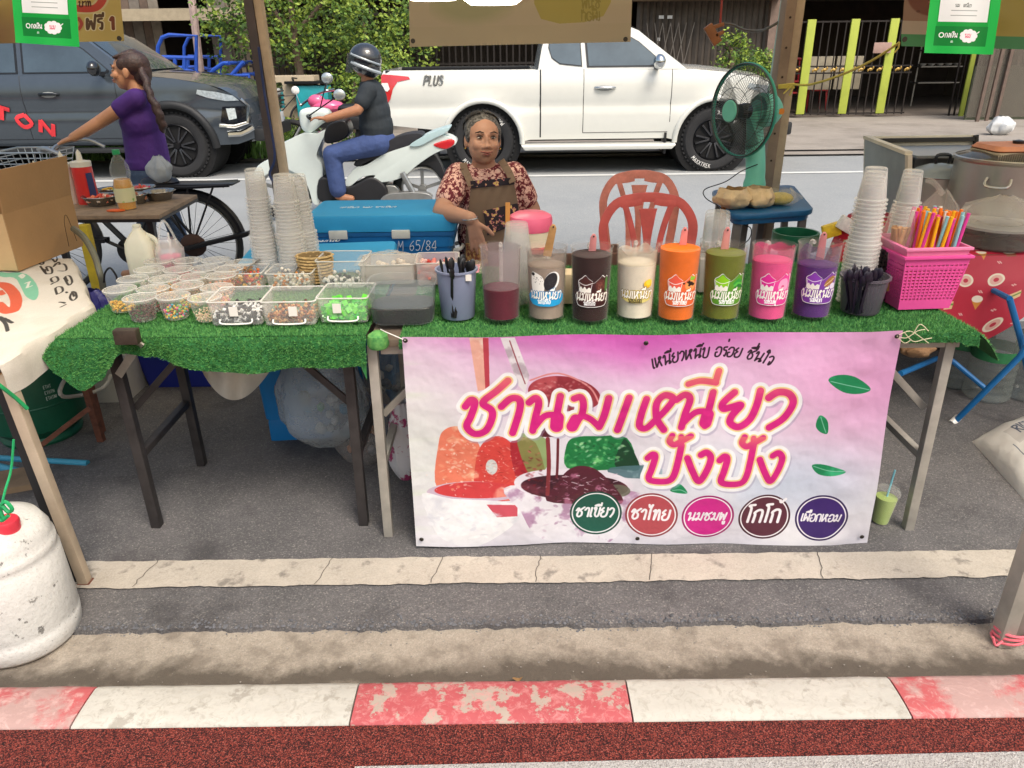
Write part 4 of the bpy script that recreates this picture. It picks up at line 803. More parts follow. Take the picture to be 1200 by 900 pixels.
spoons(13, G(537, 370, T+.01), .05, .165, 'black plastic spoon standing in the grey blue bucket', 'black spoons in the grey blue bucket', blackP)
# towers of nested cups
def tower(px, py, tiers, lab, grp, mat=None, z0=T-.002, g=None):
    g = g or G(px, py, T); z = z0; k = 0
    for n, r0, r1, h, pitch in tiers:
        me = None
        for i in range(n):
            if me is None:
                o = MB().lathe([(r0, 0), (r0+.0045, .001), (r0+.005, .003), (r0+.0045, .005), (r0-.003, .0065), (r0*.96, .012), (r1, h-.003), (r1-.003, h), (0, h)], n=24, cap=False).build('plastic_cup', mat or frost, None, org=(0, 0, 0)); me = o.data
            else: o = bpy.data.objects.new('plastic_cup', me); link(o)
            o.location = (g.x+.0008*math.sin(i*.9), g.y, z); tag(o, lab, 'cup', grp); z += pitch
tower(315, 322, [(13, .047, .033, .1, .0125), (11, .0405, .032, .105, .0125)], 'milky cup nested in the leftmost tall stack behind the topping boxes', 'cups of the leftmost stack')
tower(346, 323, [(14, .049, .036, .1, .0125), (9, .042, .033, .1, .0125)], 'milky cup nested in the middle tall stack, right of the leftmost', 'cups of the middle stack')
tower(361, 317, [(13, .047, .035, .1, .0125), (9, .038, .031, .1, .0125)], 'milky cup nested in the stack partly hidden beside the wicker basket', 'cups of the stack by the wicker basket')
tower(606, 352, [(17, .052, .036, .12, .009)], 'clear cup nested in the stack behind the maroon juice jug', 'clear cups behind the maroon jug', clear('shiny_cup', '#dcdad6', .14, .1, .6))
tower(1000, 352, [(16, .05, .036, .1, .0128), (11, .044, .032, .1, .0125)], 'milky cup nested in the tall stack beside the black perforated tray', 'cups beside the black tray')
tower(1045, 330, [(13, .047, .034, .1, .0128), (10, .04, .03, .11, .0125)], 'milky cup nested in the stack behind the straw basket', 'cups behind the straw basket')
tower(833, 338, [(5, .046, .04, .1, .012)], 'clear cup nested in the short stack behind the olive tea jug', 'short stack behind the olive jug', clear('shiny_cup'), z0=T+.12)
tag(MB().box((G(833, 338, T).x, G(833, 338, T).y, T+.058), (.11, .09, .116)).build('cup_carton', M('grey_card', '#a8a29a', .8), bev=.004), 'grey carton behind the olive jug with cups on top', 'carton')
# wicker basket, milk jug, drink in bag
t = thing('wicker_basket', 'small woven beige basket behind the nested cups', 'basket', tuple(G(372, 330, T-.002))); wk = M('wicker', '#c9a972', .7, var=.3, sc=50)
for i in range(9):
    b = MB(); pts = []
    for k in range(28):
        a = 2*PI*k/28; rr_ = .052+.0015*i+.003*(1 if (k+i) % 2 else -1); pts.append((rr_*math.cos(a), rr_*.75*math.sin(a), .006+.0115*i))
    b.tube(pts, .0042, 5, closed=True).build('weave', wk, t)
b = MB(); b.lathe([(0, 0), (.05, 0), (.062, .1), (.058, .1), (.046, .006), (0, .006)], n=24, cap=False, sy=.75).build('lining', M('basket_lining', '#8d744a', .8), t)
t = thing('milk_jug', 'cream plastic gallon bottle with an open neck behind the cups', 'bottle', tuple(G(172, 322, T-.002)))
loft(MB(), [rrect(.13, .11, .03, 0), rrect(.14, .12, .035, .006), rrect(.142, .122, .035, .1), rrect(.134, .115, .035, .135), rrect(.1, .09, .035, .16), rrect(.05, .05, .02, .182), rrect(.038, .038, .018, .195), rrect(.042, .042, .019, .2), rrect(.038, .038, .018, .206), rrect(.03, .03, .014, .206)]).build('bottle_body', M('cream_hdpe', '#dcd8c4', .45, var=.05, sub=.1), t, sm=50)
MB().tube(crom([(.055, .0, .08), (.085, 0, .1), (.08, 0, .145), (.04, 0, .165)], 5), .01, 8).build('handle', M('cream_hdpe'), t)
t.scale = (.74, .74, .93)
t = thing('drink_cup', 'pink drink in a clear cup hanging inside a thin plastic bag', 'drink', tuple(G(204, 322, T-.002)))
MB().lathe([(0, 0), (.03, 0), (.042, .09), (.046, .092), (.03, .115), (0, .117)], n=24, cap=False).build('cup_wall', cupP, t); MB().lathe([(0, .003), (.028, .003), (.039, .075), (0, .076)], n=24, cap=False).build('pink_drink', M('pink_drink', '#c9344f', .3), t)
b = MB(); b.lathe([(.034, 0), (.05, .03), (.052, .1), (.03, .14)], n=20, cap=False).build('plastic_bag', bagP, t)
b = MB(); b.tube(crom([(-.035, 0, .12), (-.02, 0, .18), (0, 0, .205), (.02, 0, .17), (.035, 0, .12)], 6), .0045, 6).build('bag_handle', bagP, t); MB().tube([(0, .01, .05), (.008, 0, .16)], .0035, 6).build('straw', M('white_plastic', '#e9e7e2', .4, var=.03), t)
# pink and cream tub, cream carton, wooden crate behind the jugs
g = G(622, 332, T-.002); t = thing('round_tub', 'stacked pink, cream and red round plastic tub behind the jugs', 'tub', tuple(g)); t.scale = (1.1, 1.1, 1.22)
MB().lathe([(0, 0), (.06, 0), (.064, .02), (.066, .09), (.0, .09)], n=32, cap=False).build('tub_body', M('cream_tub', '#e2d3b8', .4, var=.05), t)
MB().lathe([(0, .1), (.068, .1), (.072, .105), (.072, .117), (0, .118)], n=32, cap=False).build('red_rim', M('red_plastic', '#cf3c46', .35, var=.08), t)
MB().lathe([(0, .118), (.062, .118), (.064, .16), (0, .16)], n=32, cap=False).build('cream_band', M('cream_tub'), t)
MB().lathe([(0, .16), (.066, .16), (.069, .17), (.069, .19), (.066, .2), (.05, .208), (0, .21)], n=32, cap=False).build('pink_lid', M('pink_lid', '#f06a8c', .35, var=.06), t)
g = G(595, 335, T); tag(MB().bar((g.x, g.y, T), (g.x+.004, g.y+.02, T+.29), .016, .006, (0, 1, 0)).build('wooden_stick', M('orange_wood', '#c98a3e', .6), bev=.001), 'flat orange brown wooden stick standing behind the maroon jug', 'stick')
g = G(668, 352, T); tag(MB().box((g.x, g.y, T+.05), (.07, .08, .1)).build('cream_carton', M('cream_card', '#d9c6a2', .7, var=.06), bev=.004), 'small cream carton standing between the cookie and cocoa jugs', 'carton')
t = thing('wooden_crate', 'dark wooden slatted crate behind the cocoa and cream jugs', 'crate', (G(735, 330, T).x, 3.02, .5)); wd_ = M('dark_wood', '#6a4a3c', .7, var=.3, sc=20)
for i in range(4): MB().box((0, 0, .03+.075*i), (.75, .018, .05)).build('slat', wd_, t, bev=.003)
for s_ in (-1, 0, 1): MB().box((s_*.36, .02, .15), (.03, .02, .32)).build('upright', wd_, t, bev=.002)
for s_ in (-1, 1): MB().bar((s_*.34, .03, -.484), (s_*.34, .03, .0), .03, .03).build('leg', wd_, t)
# right end of the long table: dark bucket, perforated tray, pink baskets, straws
t = thing('dark_bucket', 'smoky translucent bucket of dark spoons beside the pink basket', 'bucket', tuple(G(1007, 364, T-.002)))
MB().lathe([(0, 0), (.055, 0), (.058, .004), (.07, .11), (.076, .11), (.076, .117), (.069, .117), (.056, .006), (0, .006)], n=36, cap=False).build('bucket_wall', clear('smoky_plastic', '#6b6570', .62, .3, .3), t)
spoons(22, G(1007, 364, T+.01), .07, .12, 'dark purple plastic spoon in the smoky bucket', 'dark spoons in the smoky bucket', M('dark_purple_plastic', '#231b2c', .35, var=.2))
t = thing('perforated_tray', 'black perforated plastic tray standing upright behind the bucket', 'tray', tuple(G(1020, 352, T)), -.15)
b = MB(); b.box((0, .012, .085), (.085, .004, .17)); b.build('tray_back', M('tray_grey', '#3f3d3a', .6), t)
for i in range(10): MB().box((-.045+.01*i, 0, .085), (.0045, .012, .17)).build('rib', blackP, t)
for i in range(12): MB().box((0, -.001, .004+.0148*i), (.1, .008, .006)).build('crossbar', blackP, t)
for s_ in (-1, 1): MB().box((s_*.053, 0, .09), (.01, .03, .19)).build('side', blackP, t, bev=.003)
pk = M('pink_basket_plastic', '#e9559f', .45, var=.05, spec=.4); pk2 = M('light_pink_basket_plastic', '#ec86b0', .45, var=.05, spec=.4)
def sqring(w, d, z): return [(-w/2, -d/2, z), (w/2, -d/2, z), (w/2, d/2, z), (-w/2, d/2, z)]
def pbasket(label, g, z0, w, h, mat, rz, grp):
    t = thing('plastic_basket', label, 'basket', (g.x, g.y, z0), rz, grp); w0 = w*.8
    def W_(z): return w0+(w-w0)*z/h
    MB().box((0, 0, .003), (w0, w0, .006)).build('bottom', mat, t, bev=.002)
    for z, hh in ((.016, .032), (h*.80, .008), (h-.012, .03)):
        W2 = W_(z)
        b = MB(); e = .003
        loft(b, [sqring(W_(z-hh/2), W_(z-hh/2), z-hh/2), sqring(W_(z+hh/2), W_(z+hh/2), z+hh/2), sqring(W_(z+hh/2)-.006, W_(z+hh/2)-.006, z+hh/2), sqring(W_(z-hh/2)-.006, W_(z-hh/2)-.006, z-hh/2)], False, False); b.build('band', mat, t)
    b = MB(); loft(b, [sqring(w+.012, w+.012, h-.006), sqring(w+.014, w+.014, h+.002), sqring(w-.004, w-.004, h+.002), sqring(w-.004, w-.004, h-.006)], False, False); b.build('rim', mat, t, bev=.0015)
    nb = 14
    for side in range(4):
        m = Matrix.Rotation(side*PI/2, 3, 'Z'); b = MB()
        for i in range(nb+1):
            k = -1+2*i/nb; b.bar(m @ V((k*W_(.03)/2*.98, -W_(.03)/2+.0015, .03)), m @ V((k*W_(h-.02)/2*.98, -W_(h-.02)/2+.0015, h-.02)), .0048, .003, m @ V((0, 1, 0)))
        for j in range(1, 11):
            z = .03+(h-.06)*j/11; b.bar(m @ V((-W_(z)/2, -W_(z)/2+.002, z)), m @ V((W_(z)/2, -W_(z)/2+.002, z)), .0022, .0055)
        stuff(b.build('mesh_wall', mat, t, sm=0))
    return t
gb = G(1066, 352, T); pbasket('hot pink perforated basket on the turf at the right table end', gb, T-.002, .21, .175, pk, .06, 'nested pink baskets'); pbasket('lighter pink perforated basket nested inside the hot pink one', gb, T+.028, .2, .17, pk2, .05, 'nested pink baskets')
stc = [('orange', '#f07a1e'), ('yellow', '#f2b21c'), ('pink', '#e0409a'), ('pale blue', '#8fc6cf'), ('white', '#e6e0d6')]
for nm, c in stc:
    m = M(nm.replace(' ', '_')+'_straw', c, .35, var=.05)
    for i in range({'orange': 17, 'yellow': 13, 'pink': 12, 'pale blue': 6, 'white': 4}[nm]):
        x = gb.x+random.uniform(-.055, .085); y = gb.y+random.uniform(-.07, .05); o = MB().tube([(0, 0, 0), (0, 0, .23)], .0055, 8).build('drinking_straw', m, None, org=(0, 0, 0)); o.location = (x, y, T+.052+random.random()*.02); o.rotation_euler = (random.uniform(-.1, .1), random.uniform(-.05, .16), 0)
        tag(o, nm+' drinking straw standing in the pink basket', 'straw', nm+' straws in the pink basket')
cr = clear('crinkled_bag', '#efe6d8', .16, .12, .5, bump=2, bs=60); paperS = M('paper_straw', '#c08a50', .6, var=.2)
def bagf(b, c, w, d, h, seed, pinch=.5, n=18, m=14, am=.1):
    def f(u, v):
        a = 2*PI*u; z = h*v; k = math.sin(min(1, v*2.2+.25)*PI/2)*(1-pinch*max(0, (v-.55)/.45)**1.2); q = 1+am*1.3*mnoise.noise(V((math.cos(a)*1.5+seed, math.sin(a)*1.5, v*1.6)))+am*.7*mnoise.noise(V((math.cos(a)*3.5, math.sin(a)*3.5+seed, v*1.5)))+am*.22*mnoise.noise(V((math.cos(a)*7, math.sin(a)*7+seed, v*9))); return (c[0]+w/2*math.cos(a)*k*q, c[1]+d/2*math.sin(a)*k*q, c[2]+z+am*.25*h*nz(u*6, v*4, 2, seed)*v)
    b.grid(f, n*2, m); return b
t = thing('straw_bag', 'crinkled clear bag of paper wrapped straws in the pink basket', 'bag', (gb.x-.07, gb.y+.02, T+.04))
for i in range(14): MB().tube([(random.uniform(-.03, .03), random.uniform(-.05, .03), 0), (random.uniform(-.035, .03), random.uniform(-.05, .03), .2)], .0055, 7).build('wrapped_straw', paperS, t)
bagf(MB(), (0, 0, .05), .09, .11, .22, 3, .3).build('bag_film', cr, t)
t = thing('straw_bag', 'crumpled clear bag behind the coloured straws in the pink basket', 'bag', (gb.x+.035, gb.y+.075, T+.05)); bagf(MB(), (0, 0, .05), .16, .06, .15, 8, .4, am=.2).build('bag_film', cr, t)
for k_, i in enumerate([-1, 0, 1]): MB().tube([(i*.04, 0, 0), (i*.045, 0, .17)], .006, 7).build('wrapped_straw', paperS, t)
# packets on the left side of the back: milky plastic bags over the tubs
t = thing('plastic_bag', 'flat white plastic bag with pink packets lying on the tubs', 'bag', (G(540, 316, T+.08).x, G(540, 316, T+.08).y, T+.085))
MB().grid(lambda u, v: ((u-.5)*.16, (v-.5)*.14, .012*nz(u*3, v*3, 2, 5)+.006), 14, 12).build('bag_film', cr, t); MB().grid(lambda u, v: ((u-.5)*.13, (v-.5)*.1, .008*nz(u*3, v*3, 2, 5)), 10, 8).build('pink_packet', M('pink_packet', '#c44a78', .5, var=.3, sc=30), t)
t = thing('plastic_bag', 'bulging milky plastic bag lying on the tall translucent tub', 'bag', (G(458, 326, T).x, G(458, 326, T).y, T+.07))
b = MB(); b.grid(lambda u, v: ((u-.5)*.24, (v-.5)*.16, .03*math.sin(PI*u)*math.sin(PI*v)*(1+.6*nz(u*4, v*4, 2, 9))), 22, 16).build('bag_film', cr, t)
# ------------------------------------------------------------------ things behind the tables
blue = M('cooler_blue', '#1c76b8', .5, var=.08, sc=5, spec=.35); blueL = M('cooler_lid_blue', '#2f9bd2', .55, var=.08, sc=4, spec=.35); whp = M('white_plastic', '#e9e7e2', .4, var=.03)
def printmesh(name, txt, size, p, ex, ez, col, parent, r_=.05, slant=.1, off=(0, -.002, 0)):      # thin lettering strokes as fine tubes flattened on a surface
    b = MB(); cx = 0; ex = V(ex).normalized(); ez = V(ez).normalized()
    for ch in txt:
        if ch == ' ': cx += .5; continue
        wd2, gs = GLY[ch]; ox = cx-(.62 if wd2 == 0 else 0)
        for l in gs:
            if len(l) > 2: l = [(q.x, q.y) for q in crom([(a, c_, 0) for a, c_ in l], 4)]
            b.tube([V(p)+V(off)+ex*(a+ox+c_*slant)*size+ez*c_*size for a, c_ in l], r_*size, 5)
        if wd2: cx += wd2+.12
    return b.build(name, col, parent, w=True)
chalk = M('white_marker', '#dfe6ea', .7, var=.05)
def cooler(label, c, w, d, ztop, rz, leg=True):
    t = thing('cooler_box', label, 'cooler', (c[0], c[1], .0), rz); h = ztop
    loft(MB(), [rrect(w*.86, d*.84, .03, .12), rrect(w*.94, d*.92, .03, h-.1)]).build('box_body', blue, t, sm=40)
    loft(MB(), [rrect(w*.97, d*.96, .03, h-.15), rrect(w*.97, d*.96, .03, h-.1)]).build('rim', blue, t, sm=40)
    loft(MB(), [rrect(w, d, .025, h-.075), rrect(w*1.01, d*1.01, .025, h-.012), rrect(w*.99, d*.985, .025, h)]).build('lid', blueL, t, sm=40)
    loft(MB(), [rrect(w*1.0, d*1.0, .025, h-.097), rrect(w*1.0, d*1.0, .025, h-.078)]).build('seal', M('cooler_blue_dark', '#15609c', .5), t, sm=40)
    for s_ in (-.52, .25): MB().box((s_*w/2*1.1, -d/2-.008, h-.085), (.085, .014, .04)).build('latch', M('latch_grey', '#d8d8d0', .4), t, bev=.004)
    for s_ in (-1, 1): MB().tube(crom([(s_*w*.47, -.07, h-.2), (s_*(w*.47+.04), -.06, h-.19), (s_*(w*.47+.04), .06, h-.19), (s_*w*.47, .07, h-.2)], 5), .01, 7).build('carry_handle', whp, t)
    MB().box((0, 0, .06), (w*.84, d*.8, .118)).build('base_block', blue, t, bev=.02)
    return t
c1 = P(444, 252, 3.55); t = cooler('large blue cooler chest with pale lid and white marker writing, under the vendor arm', (c1.x, 3.76), .69, .4, .83, 0)
p = P(466, 291, 3.575); printmesh('marker_writing', 'M 65/84', .046, (p.x, 3.562, p.z-.008), (1, 0, 0), (0, 0, 1), chalk, t, .035)
p = P(398, 245, 3.74); printmesh('marker_writing', 'เหนียว นม ชาเขียว', .028, (p.x-.0, 3.74, .832), (1, 0, 0), (0, 1, .0), chalk, t, .04, off=(0, 0, .001))
t = cooler('smaller blue cooler with weathered flat lid behind the nested cups', (-.79, 3.1), .62, .46, .76, .10)
p = G(368, 284, .763); printmesh('marker_writing', 'นมเนย', .03, p, (1, .1, 0), (-.1, 1, 0), chalk, t, .04, off=(0, 0, .001))
# red plastic chairs
redC = M('red_chair_plastic', '#d0605a', .5, var=.12, sc=12, spec=.35); redC2 = M('faded_red_chair_plastic', '#d88a7c', .6, var=.2, sc=12, spec=.3)
def chair(label, cx, y, ztop, mat, rz, grp, wide=.46):
    t = thing('plastic_chair', label, 'chair', (cx, y, 0), rz, grp); W_ = wide/2; hb = ztop-.44
    def bk_(x, z): return (x, .2+.06*(z-.44)/hb+.5*x*x*-.8+.02, z)
    def strip(name, pts, ws, th=.012):
        fr_ = pts; L1, L2 = [], []
        for i, (x, z) in enumerate(fr_):
            a = fr_[max(i-1, 0)]; c_ = fr_[min(i+1, len(fr_)-1)]; d = V((c_[0]-a[0], 0, c_[1]-a[1])).normalized(); n_ = V((-d.z, 0, d.x)); w_ = ws[i] if isinstance(ws, list) else ws
            p_ = V((x, 0, z)); L1.append(p_+n_*w_/2); L2.append(p_-n_*w_/2)
        b = MB(); n2 = len(L1); vs = []
        for q, yy in ((L1, 0), (L2, 0), (L1, th), (L2, th)):
            for p_ in q: bb = bk_(p_.x, p_.z); vs.append((bb[0], bb[1]+yy, bb[2]))
        fs = []
        for i in range(n2-1): fs += [(i, i+1, n2+i+1, n2+i), (2*n2+i, 3*n2+i, 3*n2+i+1, 2*n2+i+1), (i, 2*n2+i, 2*n2+i+1, i+1), (n2+i, n2+i+1, 3*n2+i+1, 3*n2+i)]
        fs += [(0, n2, 3*n2, 2*n2), (n2-1, 3*n2-1, 4*n2-1, 2*n2-1)]
        b.add(vs, fs).build(name, mat, t, bev=.003, sm=50)
    arch = [(q.x, q.y) for q in crom([(-W_*.82, .44, 0), (-W_*.93, .44+hb*.4, 0), (-W_*.95, .44+hb*.68, 0), (-W_*.7, .44+hb*.9, 0), (-W_*.3, .44+hb*.965, 0), (0, .44+hb*.975, 0), (W_*.3, .44+hb*.965, 0), (W_*.7, .44+hb*.9, 0), (W_*.95, .44+hb*.68, 0), (W_*.93, .44+hb*.4, 0), (W_*.82, .44, 0)], 5)]
    strip('back_frame', arch, .046)
    for s_ in (-1, 1):
        strip('back_slat', [(q.x, q.y) for q in crom([(s_*.055, .44, 0), (s_*.06, .44+hb*.35, 0), (s_*.085, .44+hb*.65, 0), (s_*.12, .44+hb*.9, 0)], 5)], .03)
        strip('back_slat', [(s_*.02+0, .44+hb*.80), (s_*.075, .44+hb*.82), (s_*.12, .44+hb*.88)], .03) if False else None
        strip('headrest', [(s_*.03, .44+hb*.93), (s_*.07, .44+hb*.91), (s_*.14, .44+hb*.9)], .035)
    strip('back_slat', [(q.x, q.y) for q in crom([(0, .44, 0), (0, .44+hb*.4, 0), (0, .44+hb*.7, 0), (0, .44+hb*.84, 0)], 5)], [.035]*6+[.04, .048, .055, .064, .07, .075, .08, .085, .09, .095][:10])
    b = MB(); b.grid(lambda u, v: ((u-.5)*wide*.92, -.22+.44*v, .43+.012*(2*u-1)**2-.01*math.sin(PI*v)), 10, 8); b.grid(lambda u, v: ((u-.5)*wide*.92, -.22+.44*v, .418), 1, 1); b.build('seat', mat, t)
    for sx_ in (-1, 1):
        MB().bar((sx_*W_*.8, -.2, .43), (sx_*W_*.95, -.24, 0), .04, .03).build('leg', mat, t, bev=.004); MB().bar((sx_*W_*.82, .2, .45), (sx_*W_*.95, .27, 0), .04, .03).build('leg', mat, t, bev=.004)
    return t
c = P(761, 250, 3.85); chair('bright red plastic chair nearest the jugs, with a fan shaped slatted back', c.x, 3.62, P(761, 231, 3.85).z, redC, 0, 'red plastic chairs behind the stall', .47)
c = P(750, 220, 4.45); chair('faded red plastic chair behind the bright red one', c.x, 4.2, P(750, 203, 4.45).z, redC2, .0, 'red plastic chairs behind the stall', .43)
# blue plastic side table, fan, plastic bag
blT = M('blue_table_plastic', '#1d5f8e', .35, var=.15, sc=9); ZB = .74
t = thing('plastic_side_table', 'blue plastic table holding the standing fan', 'table', (P(892, 240, 4.35).x, 4.35, 0), -.2)
corner = [G(833, 222, ZB), G(858, 252, ZB), G(955, 246, ZB), G(930, 216, ZB)]; cc = sum(corner, V((0, 0, 0)))/4; t.location = (cc.x, cc.y, 0); t.rotation_euler = (0, 0, 0)
pts = []
for i in range(4):
    a, p_, c_ = corner[i-1], corner[i], corner[(i+1) % 4]
    for k in (.0, .33, .66, 1): q = p_+(a-p_).normalized()*.06*(1-k)**1.5+(c_-p_).normalized()*.06*k**1.5; pts.append(q)
MB().prism([(q.x, q.y, ZB-.03) for q in pts], (0, 0, .03)).build('tabletop', blT, t, w=True, bev=.008)
MB().prism([(cc.x+(q.x-cc.x)*.93, cc.y+(q.y-cc.y)*.93, ZB-.06) for q in pts], (0, 0, .03)).build('skirt', blT, t, w=True, bev=.004)
gl = M('grey_table_leg', '#6f6a66', .5, .2, var=.15)
for i, q in enumerate(corner):
    a = cc+(q-cc)*.8; MB().bar((a.x, a.y, ZB-.05), (a.x+(a.x-cc.x)*.12, a.y, 0), .04, .03).build('leg', gl, t, w=True, bev=.004)
for k in (-.06, .03): a = corner[0]*.5+corner[2]*.5; MB().bar((a.x+k, a.y, ZB-.05), (a.x+k-.03, a.y, 0), .035, .02).build('leg', gl, t, w=True, bev=.003)
g = G(845, 246, ZB-.02); tag(MB().bar((g.x, g.y-.03, 0), (g.x+.01, g.y-.02, ZB-.0), .028, .028).build('wooden_post', M('orange_wood2', '#b5702c', .6, var=.2)), 'orange brown wooden post leaning at the blue table corner', 'post')
dg = M('dark_green_plastic', '#17593e', .35, var=.15, sc=8)
g = G(940, 260, .7); tt2 = thing('green_gas_bottle', 'dark green metal bottle standing behind the purple jug', 'gas bottle', (P(938, 300, 3.6).x, 3.7, 0)); MB().lathe([(0, .0), (.12, .0), (.125, .03), (.125, .5), (.1, .56), (.06, .59), (.06, .62), (.11, .62), (.11, .7), (.098, .7), (.098, .63), (0, .63)], n=32, cap=False).build('bottle_shell', dg, tt2)
# fan: axis turned left towards the camera
teal = M('fan_teal', '#3f9f8c', .4, var=.06, spec=.4); tealL = M('fan_teal_light', '#6fc4ae', .4, var=.06, spec=.4); wireM = M('fan_wire', '#4f5553', .35, .6, var=.1); FY = 4.3
hub = P(871, 130, FY); t = thing('standing_fan', 'teal electric table fan with a dark wire grille facing left', 'fan', (P(884, 214, FY).x, FY, ZB))
d0 = ray(871, 130).normalized(); axis = (Matrix.Rotation(R(-47), 3, 'Z') @ V((-d0.x, -d0.y, 0))); axis.z = .02; axis.normalize(); axis = V((axis.x, axis.y, .03)).normalized()
e1 = axis.cross(V((0, 0, 1))).normalized(); e2 = e1.cross(axis).normalized(); RF = .232
def fp(r_, a, dz): return hub+e1*r_*math.cos(a)+e2*r_*math.sin(a)+axis*dz
MB().tube([fp(RF, 2*PI*k/48, 0) for k in range(48)], .0085, 8, closed=True).build('grille_rim', teal, t, w=True)
MB().tube([fp(RF+.001, 2*PI*k/48, .014) for k in range(48)], .004, 6, closed=True).build('grille_rim', wireM, t, w=True)
for sgn, nm in ((1, 'front_grille'), (-1, 'rear_grille')):
    b = MB()
    for k in range(72):
        a = 2*PI*k/72; tw = .35*sgn; b.tube([fp(RF*s_, a+tw*(1-s_), sgn*(.012+(.085)*math.cos(s_*PI/2)**.8)) for s_ in (1, .9, .75, .55, .35, .24)], .0012, 4)
    for s_ in (.78, .5): b.tube([fp(RF*s_, 2*PI*k/40, sgn*(.012+.085*math.cos(s_*PI/2)**.8)) for k in range(40)], .0016, 4, closed=True)
    stuff(b.build(nm, wireM, t, w=True))
axm = axis.to_track_quat('Z', 'Y').to_matrix()
MB().lathe([(0, .1), (.05, .1), (.056, .095), (.056, .085), (0, .085)], tuple(hub), 24, axm).build('hub_badge', tealL, t, w=True)
MB().tube([fp(.057, 2*PI*k/30, .092) for k in range(30)], .004, 6, closed=True).build('hub_ring', wireM, t, w=True)
MB().lathe([(0, .03), (.035, .028), (.04, 0), (.04, -.03), (0, -.03)], tuple(hub), 20, axm).build('blade_hub', M('fan_dark', '#2b3030', .4), t, w=True)
for k in range(3):
    a0_ = 2*PI*k/3+.4; b = MB(); b.grid(lambda u, v: fp(.035+.165*v, a0_+(u-.5)*(1.25-.15*v), (u-.5)*.05*(1-.2*v)), 8, 6); b.build('blade', clear('smoke_blade', '#20282a', .55, .2, .3), t, w=True)
MB().lathe([(0, -.24), (.05, -.235), (.075, -.2), (.082, -.12), (.07, -.1), (0, -.1)], tuple(hub), 28, axm, sx=1, sy=1.1).build('motor_housing', tealL, t, w=True)
bs_ = P(884, 212, FY); MB().tube(crom([(bs_.x, FY, ZB+.03), (bs_.x+.0, FY, ZB+.16), (hub.x+.09, FY+.06, hub.z-.1), (hub.x+.1, FY+.1, hub.z)], 5), [.06]*4+[.052]*5+[.045]*7, 16).build('stand_column', tealL, t, w=True)
MB().lathe([(0, 0), (.17, 0), (.18, .01), (.17, .028), (.08, .05), (0, .05)], (bs_.x, FY, ZB), 36, sx=1.05, sy=.8).build('base', tealL, t, w=True)
q = fp(0, 0, -.2)+V((.03, -.075, .0)); MB().lathe([(0, 0), (.016, 0), (.016, .002), (0, .002)], tuple(q), 16, Matrix.Rotation(PI/2, 3, 'X')).build('motor_sticker', M('orange_sticker', '#e0882c', .5), t, w=True)
tag(MB().tube(crom([P(895, 190, 4.28), P(870, 200, 4.2), P(850, 213, 4.1), P(826, 222, 4.0), P(827, 232, 3.98), P(840, 240, 3.96)], 6)+crom([P(840, 240, 3.96), P(870, 262, 4.), P(880, 268, 4.), P(878, 280, 4.), P(866, 290, 4)], 6)[1:], .0028, 5).build('power_cord', blackP), 'thin black power cord looping over the blue table edge', 'cord')
breadP = clear('bread_bag', '#c9a06a', .75, .3, .2, bump=1.2, bs=25)
g = G(872, 243, ZB); t = thing('bag_of_buns', 'tan paper like bags of buns piled on the blue table', 'bag', (g.x, g.y-.02, ZB))
for i, (dx, dy, w_, s_) in enumerate(((-.07, .0, .19, 3), (.07, .02, .17, 9))): bagf(MB(), (dx, dy, 0), w_, .17, .105, s_, .3, am=.3).build('bag_film', M('tan_bun_bag', '#d9bd92', .5, var=.15, sc=14, bump=1.5, bs=30), t)
t = thing('bag_of_buns', 'clear bag with a yellow green bun on the right of the blue table', 'bag', (g.x+.2, g.y+.05, ZB)); MB().ell((0, 0, .035), (.075, .05, .034), 14).build('bun', M('yellow_bun', '#c8b24a', .6, var=.25, sc=20), t); bagf(MB(), (0, 0, 0), .2, .13, .09, 5, .4, am=.35).build('bag_film', cr, t)
t = thing('snack_bag', 'clear bag of red and yellow snack packets behind the cup stack', 'bag', (P(985, 250, 3.7).x, 3.7, .56))
for i, (c_, x, z, a) in enumerate((('#c8283c', .05, .13, .3), ('#e2c12e', -.04, .15, -.3), ('#e8e4e0', .02, .18, .5), ('#c8283c', .0, .06, -.2), ('#b81e30', -.02, .0, .2))): MB().box((x, -.02*i, z), (.085, .03, .065), m=Matrix.Rotation(a, 3, 'Y')).build('packet', M('packet_'+c_.strip('#'), c_, .35, var=.25, sc=25), t, bev=.006)
# canopy posts
def post(label, a, c, w, mats):
    t = thing('canopy_post', label, 'post', (c.x, c.y, 0)); foot = c+(c-a)*(c.z/(a.z-c.z)); top = a+(a-c)*.5
    MB().bar(foot, top, w*.55, w, (0, 1, 0)).build('post_face', mats[0], t, w=True, bev=.002)
    sh = V((w*.52, .0, 0)); MB().bar(foot+sh, top+sh, w*.45, w*.8, (0, 1, 0)).build('post_side', mats[1], t, w=True, bev=.002); return t, foot, top
beigeP = M('beige_angle_steel', '#b8a289', .55, .2, var=.15, sc=10); darkP = M('dark_angle_steel', '#4a4040', .55, .2, var=.2)
t, rf0, rt0 = post('perforated beige steel canopy post behind the fan', P(925, 0, 4.6), P(899, 197, 4.6), .1, (M('brown_angle_steel', '#8f7a69', .55, .2, var=.15), beigeP))
for k in range(14): q = rf0.lerp(rt0, .08+k*.068)+V((-.0, -.0515, 0)); MB().lathe([(0, 0), (.006, 0), (.006, .003), (0, .003)], tuple(q), 8, Matrix.Rotation(PI/2, 3, 'X')).build('bolt_hole', M('hole_dark'), t, w=True)
t, lf0, lt0 = post('slim canopy post with dark and pale faces behind the nested cups', P(293, 0, 3.5), P(322, 190, 3.5), .066, (darkP, beigeP))
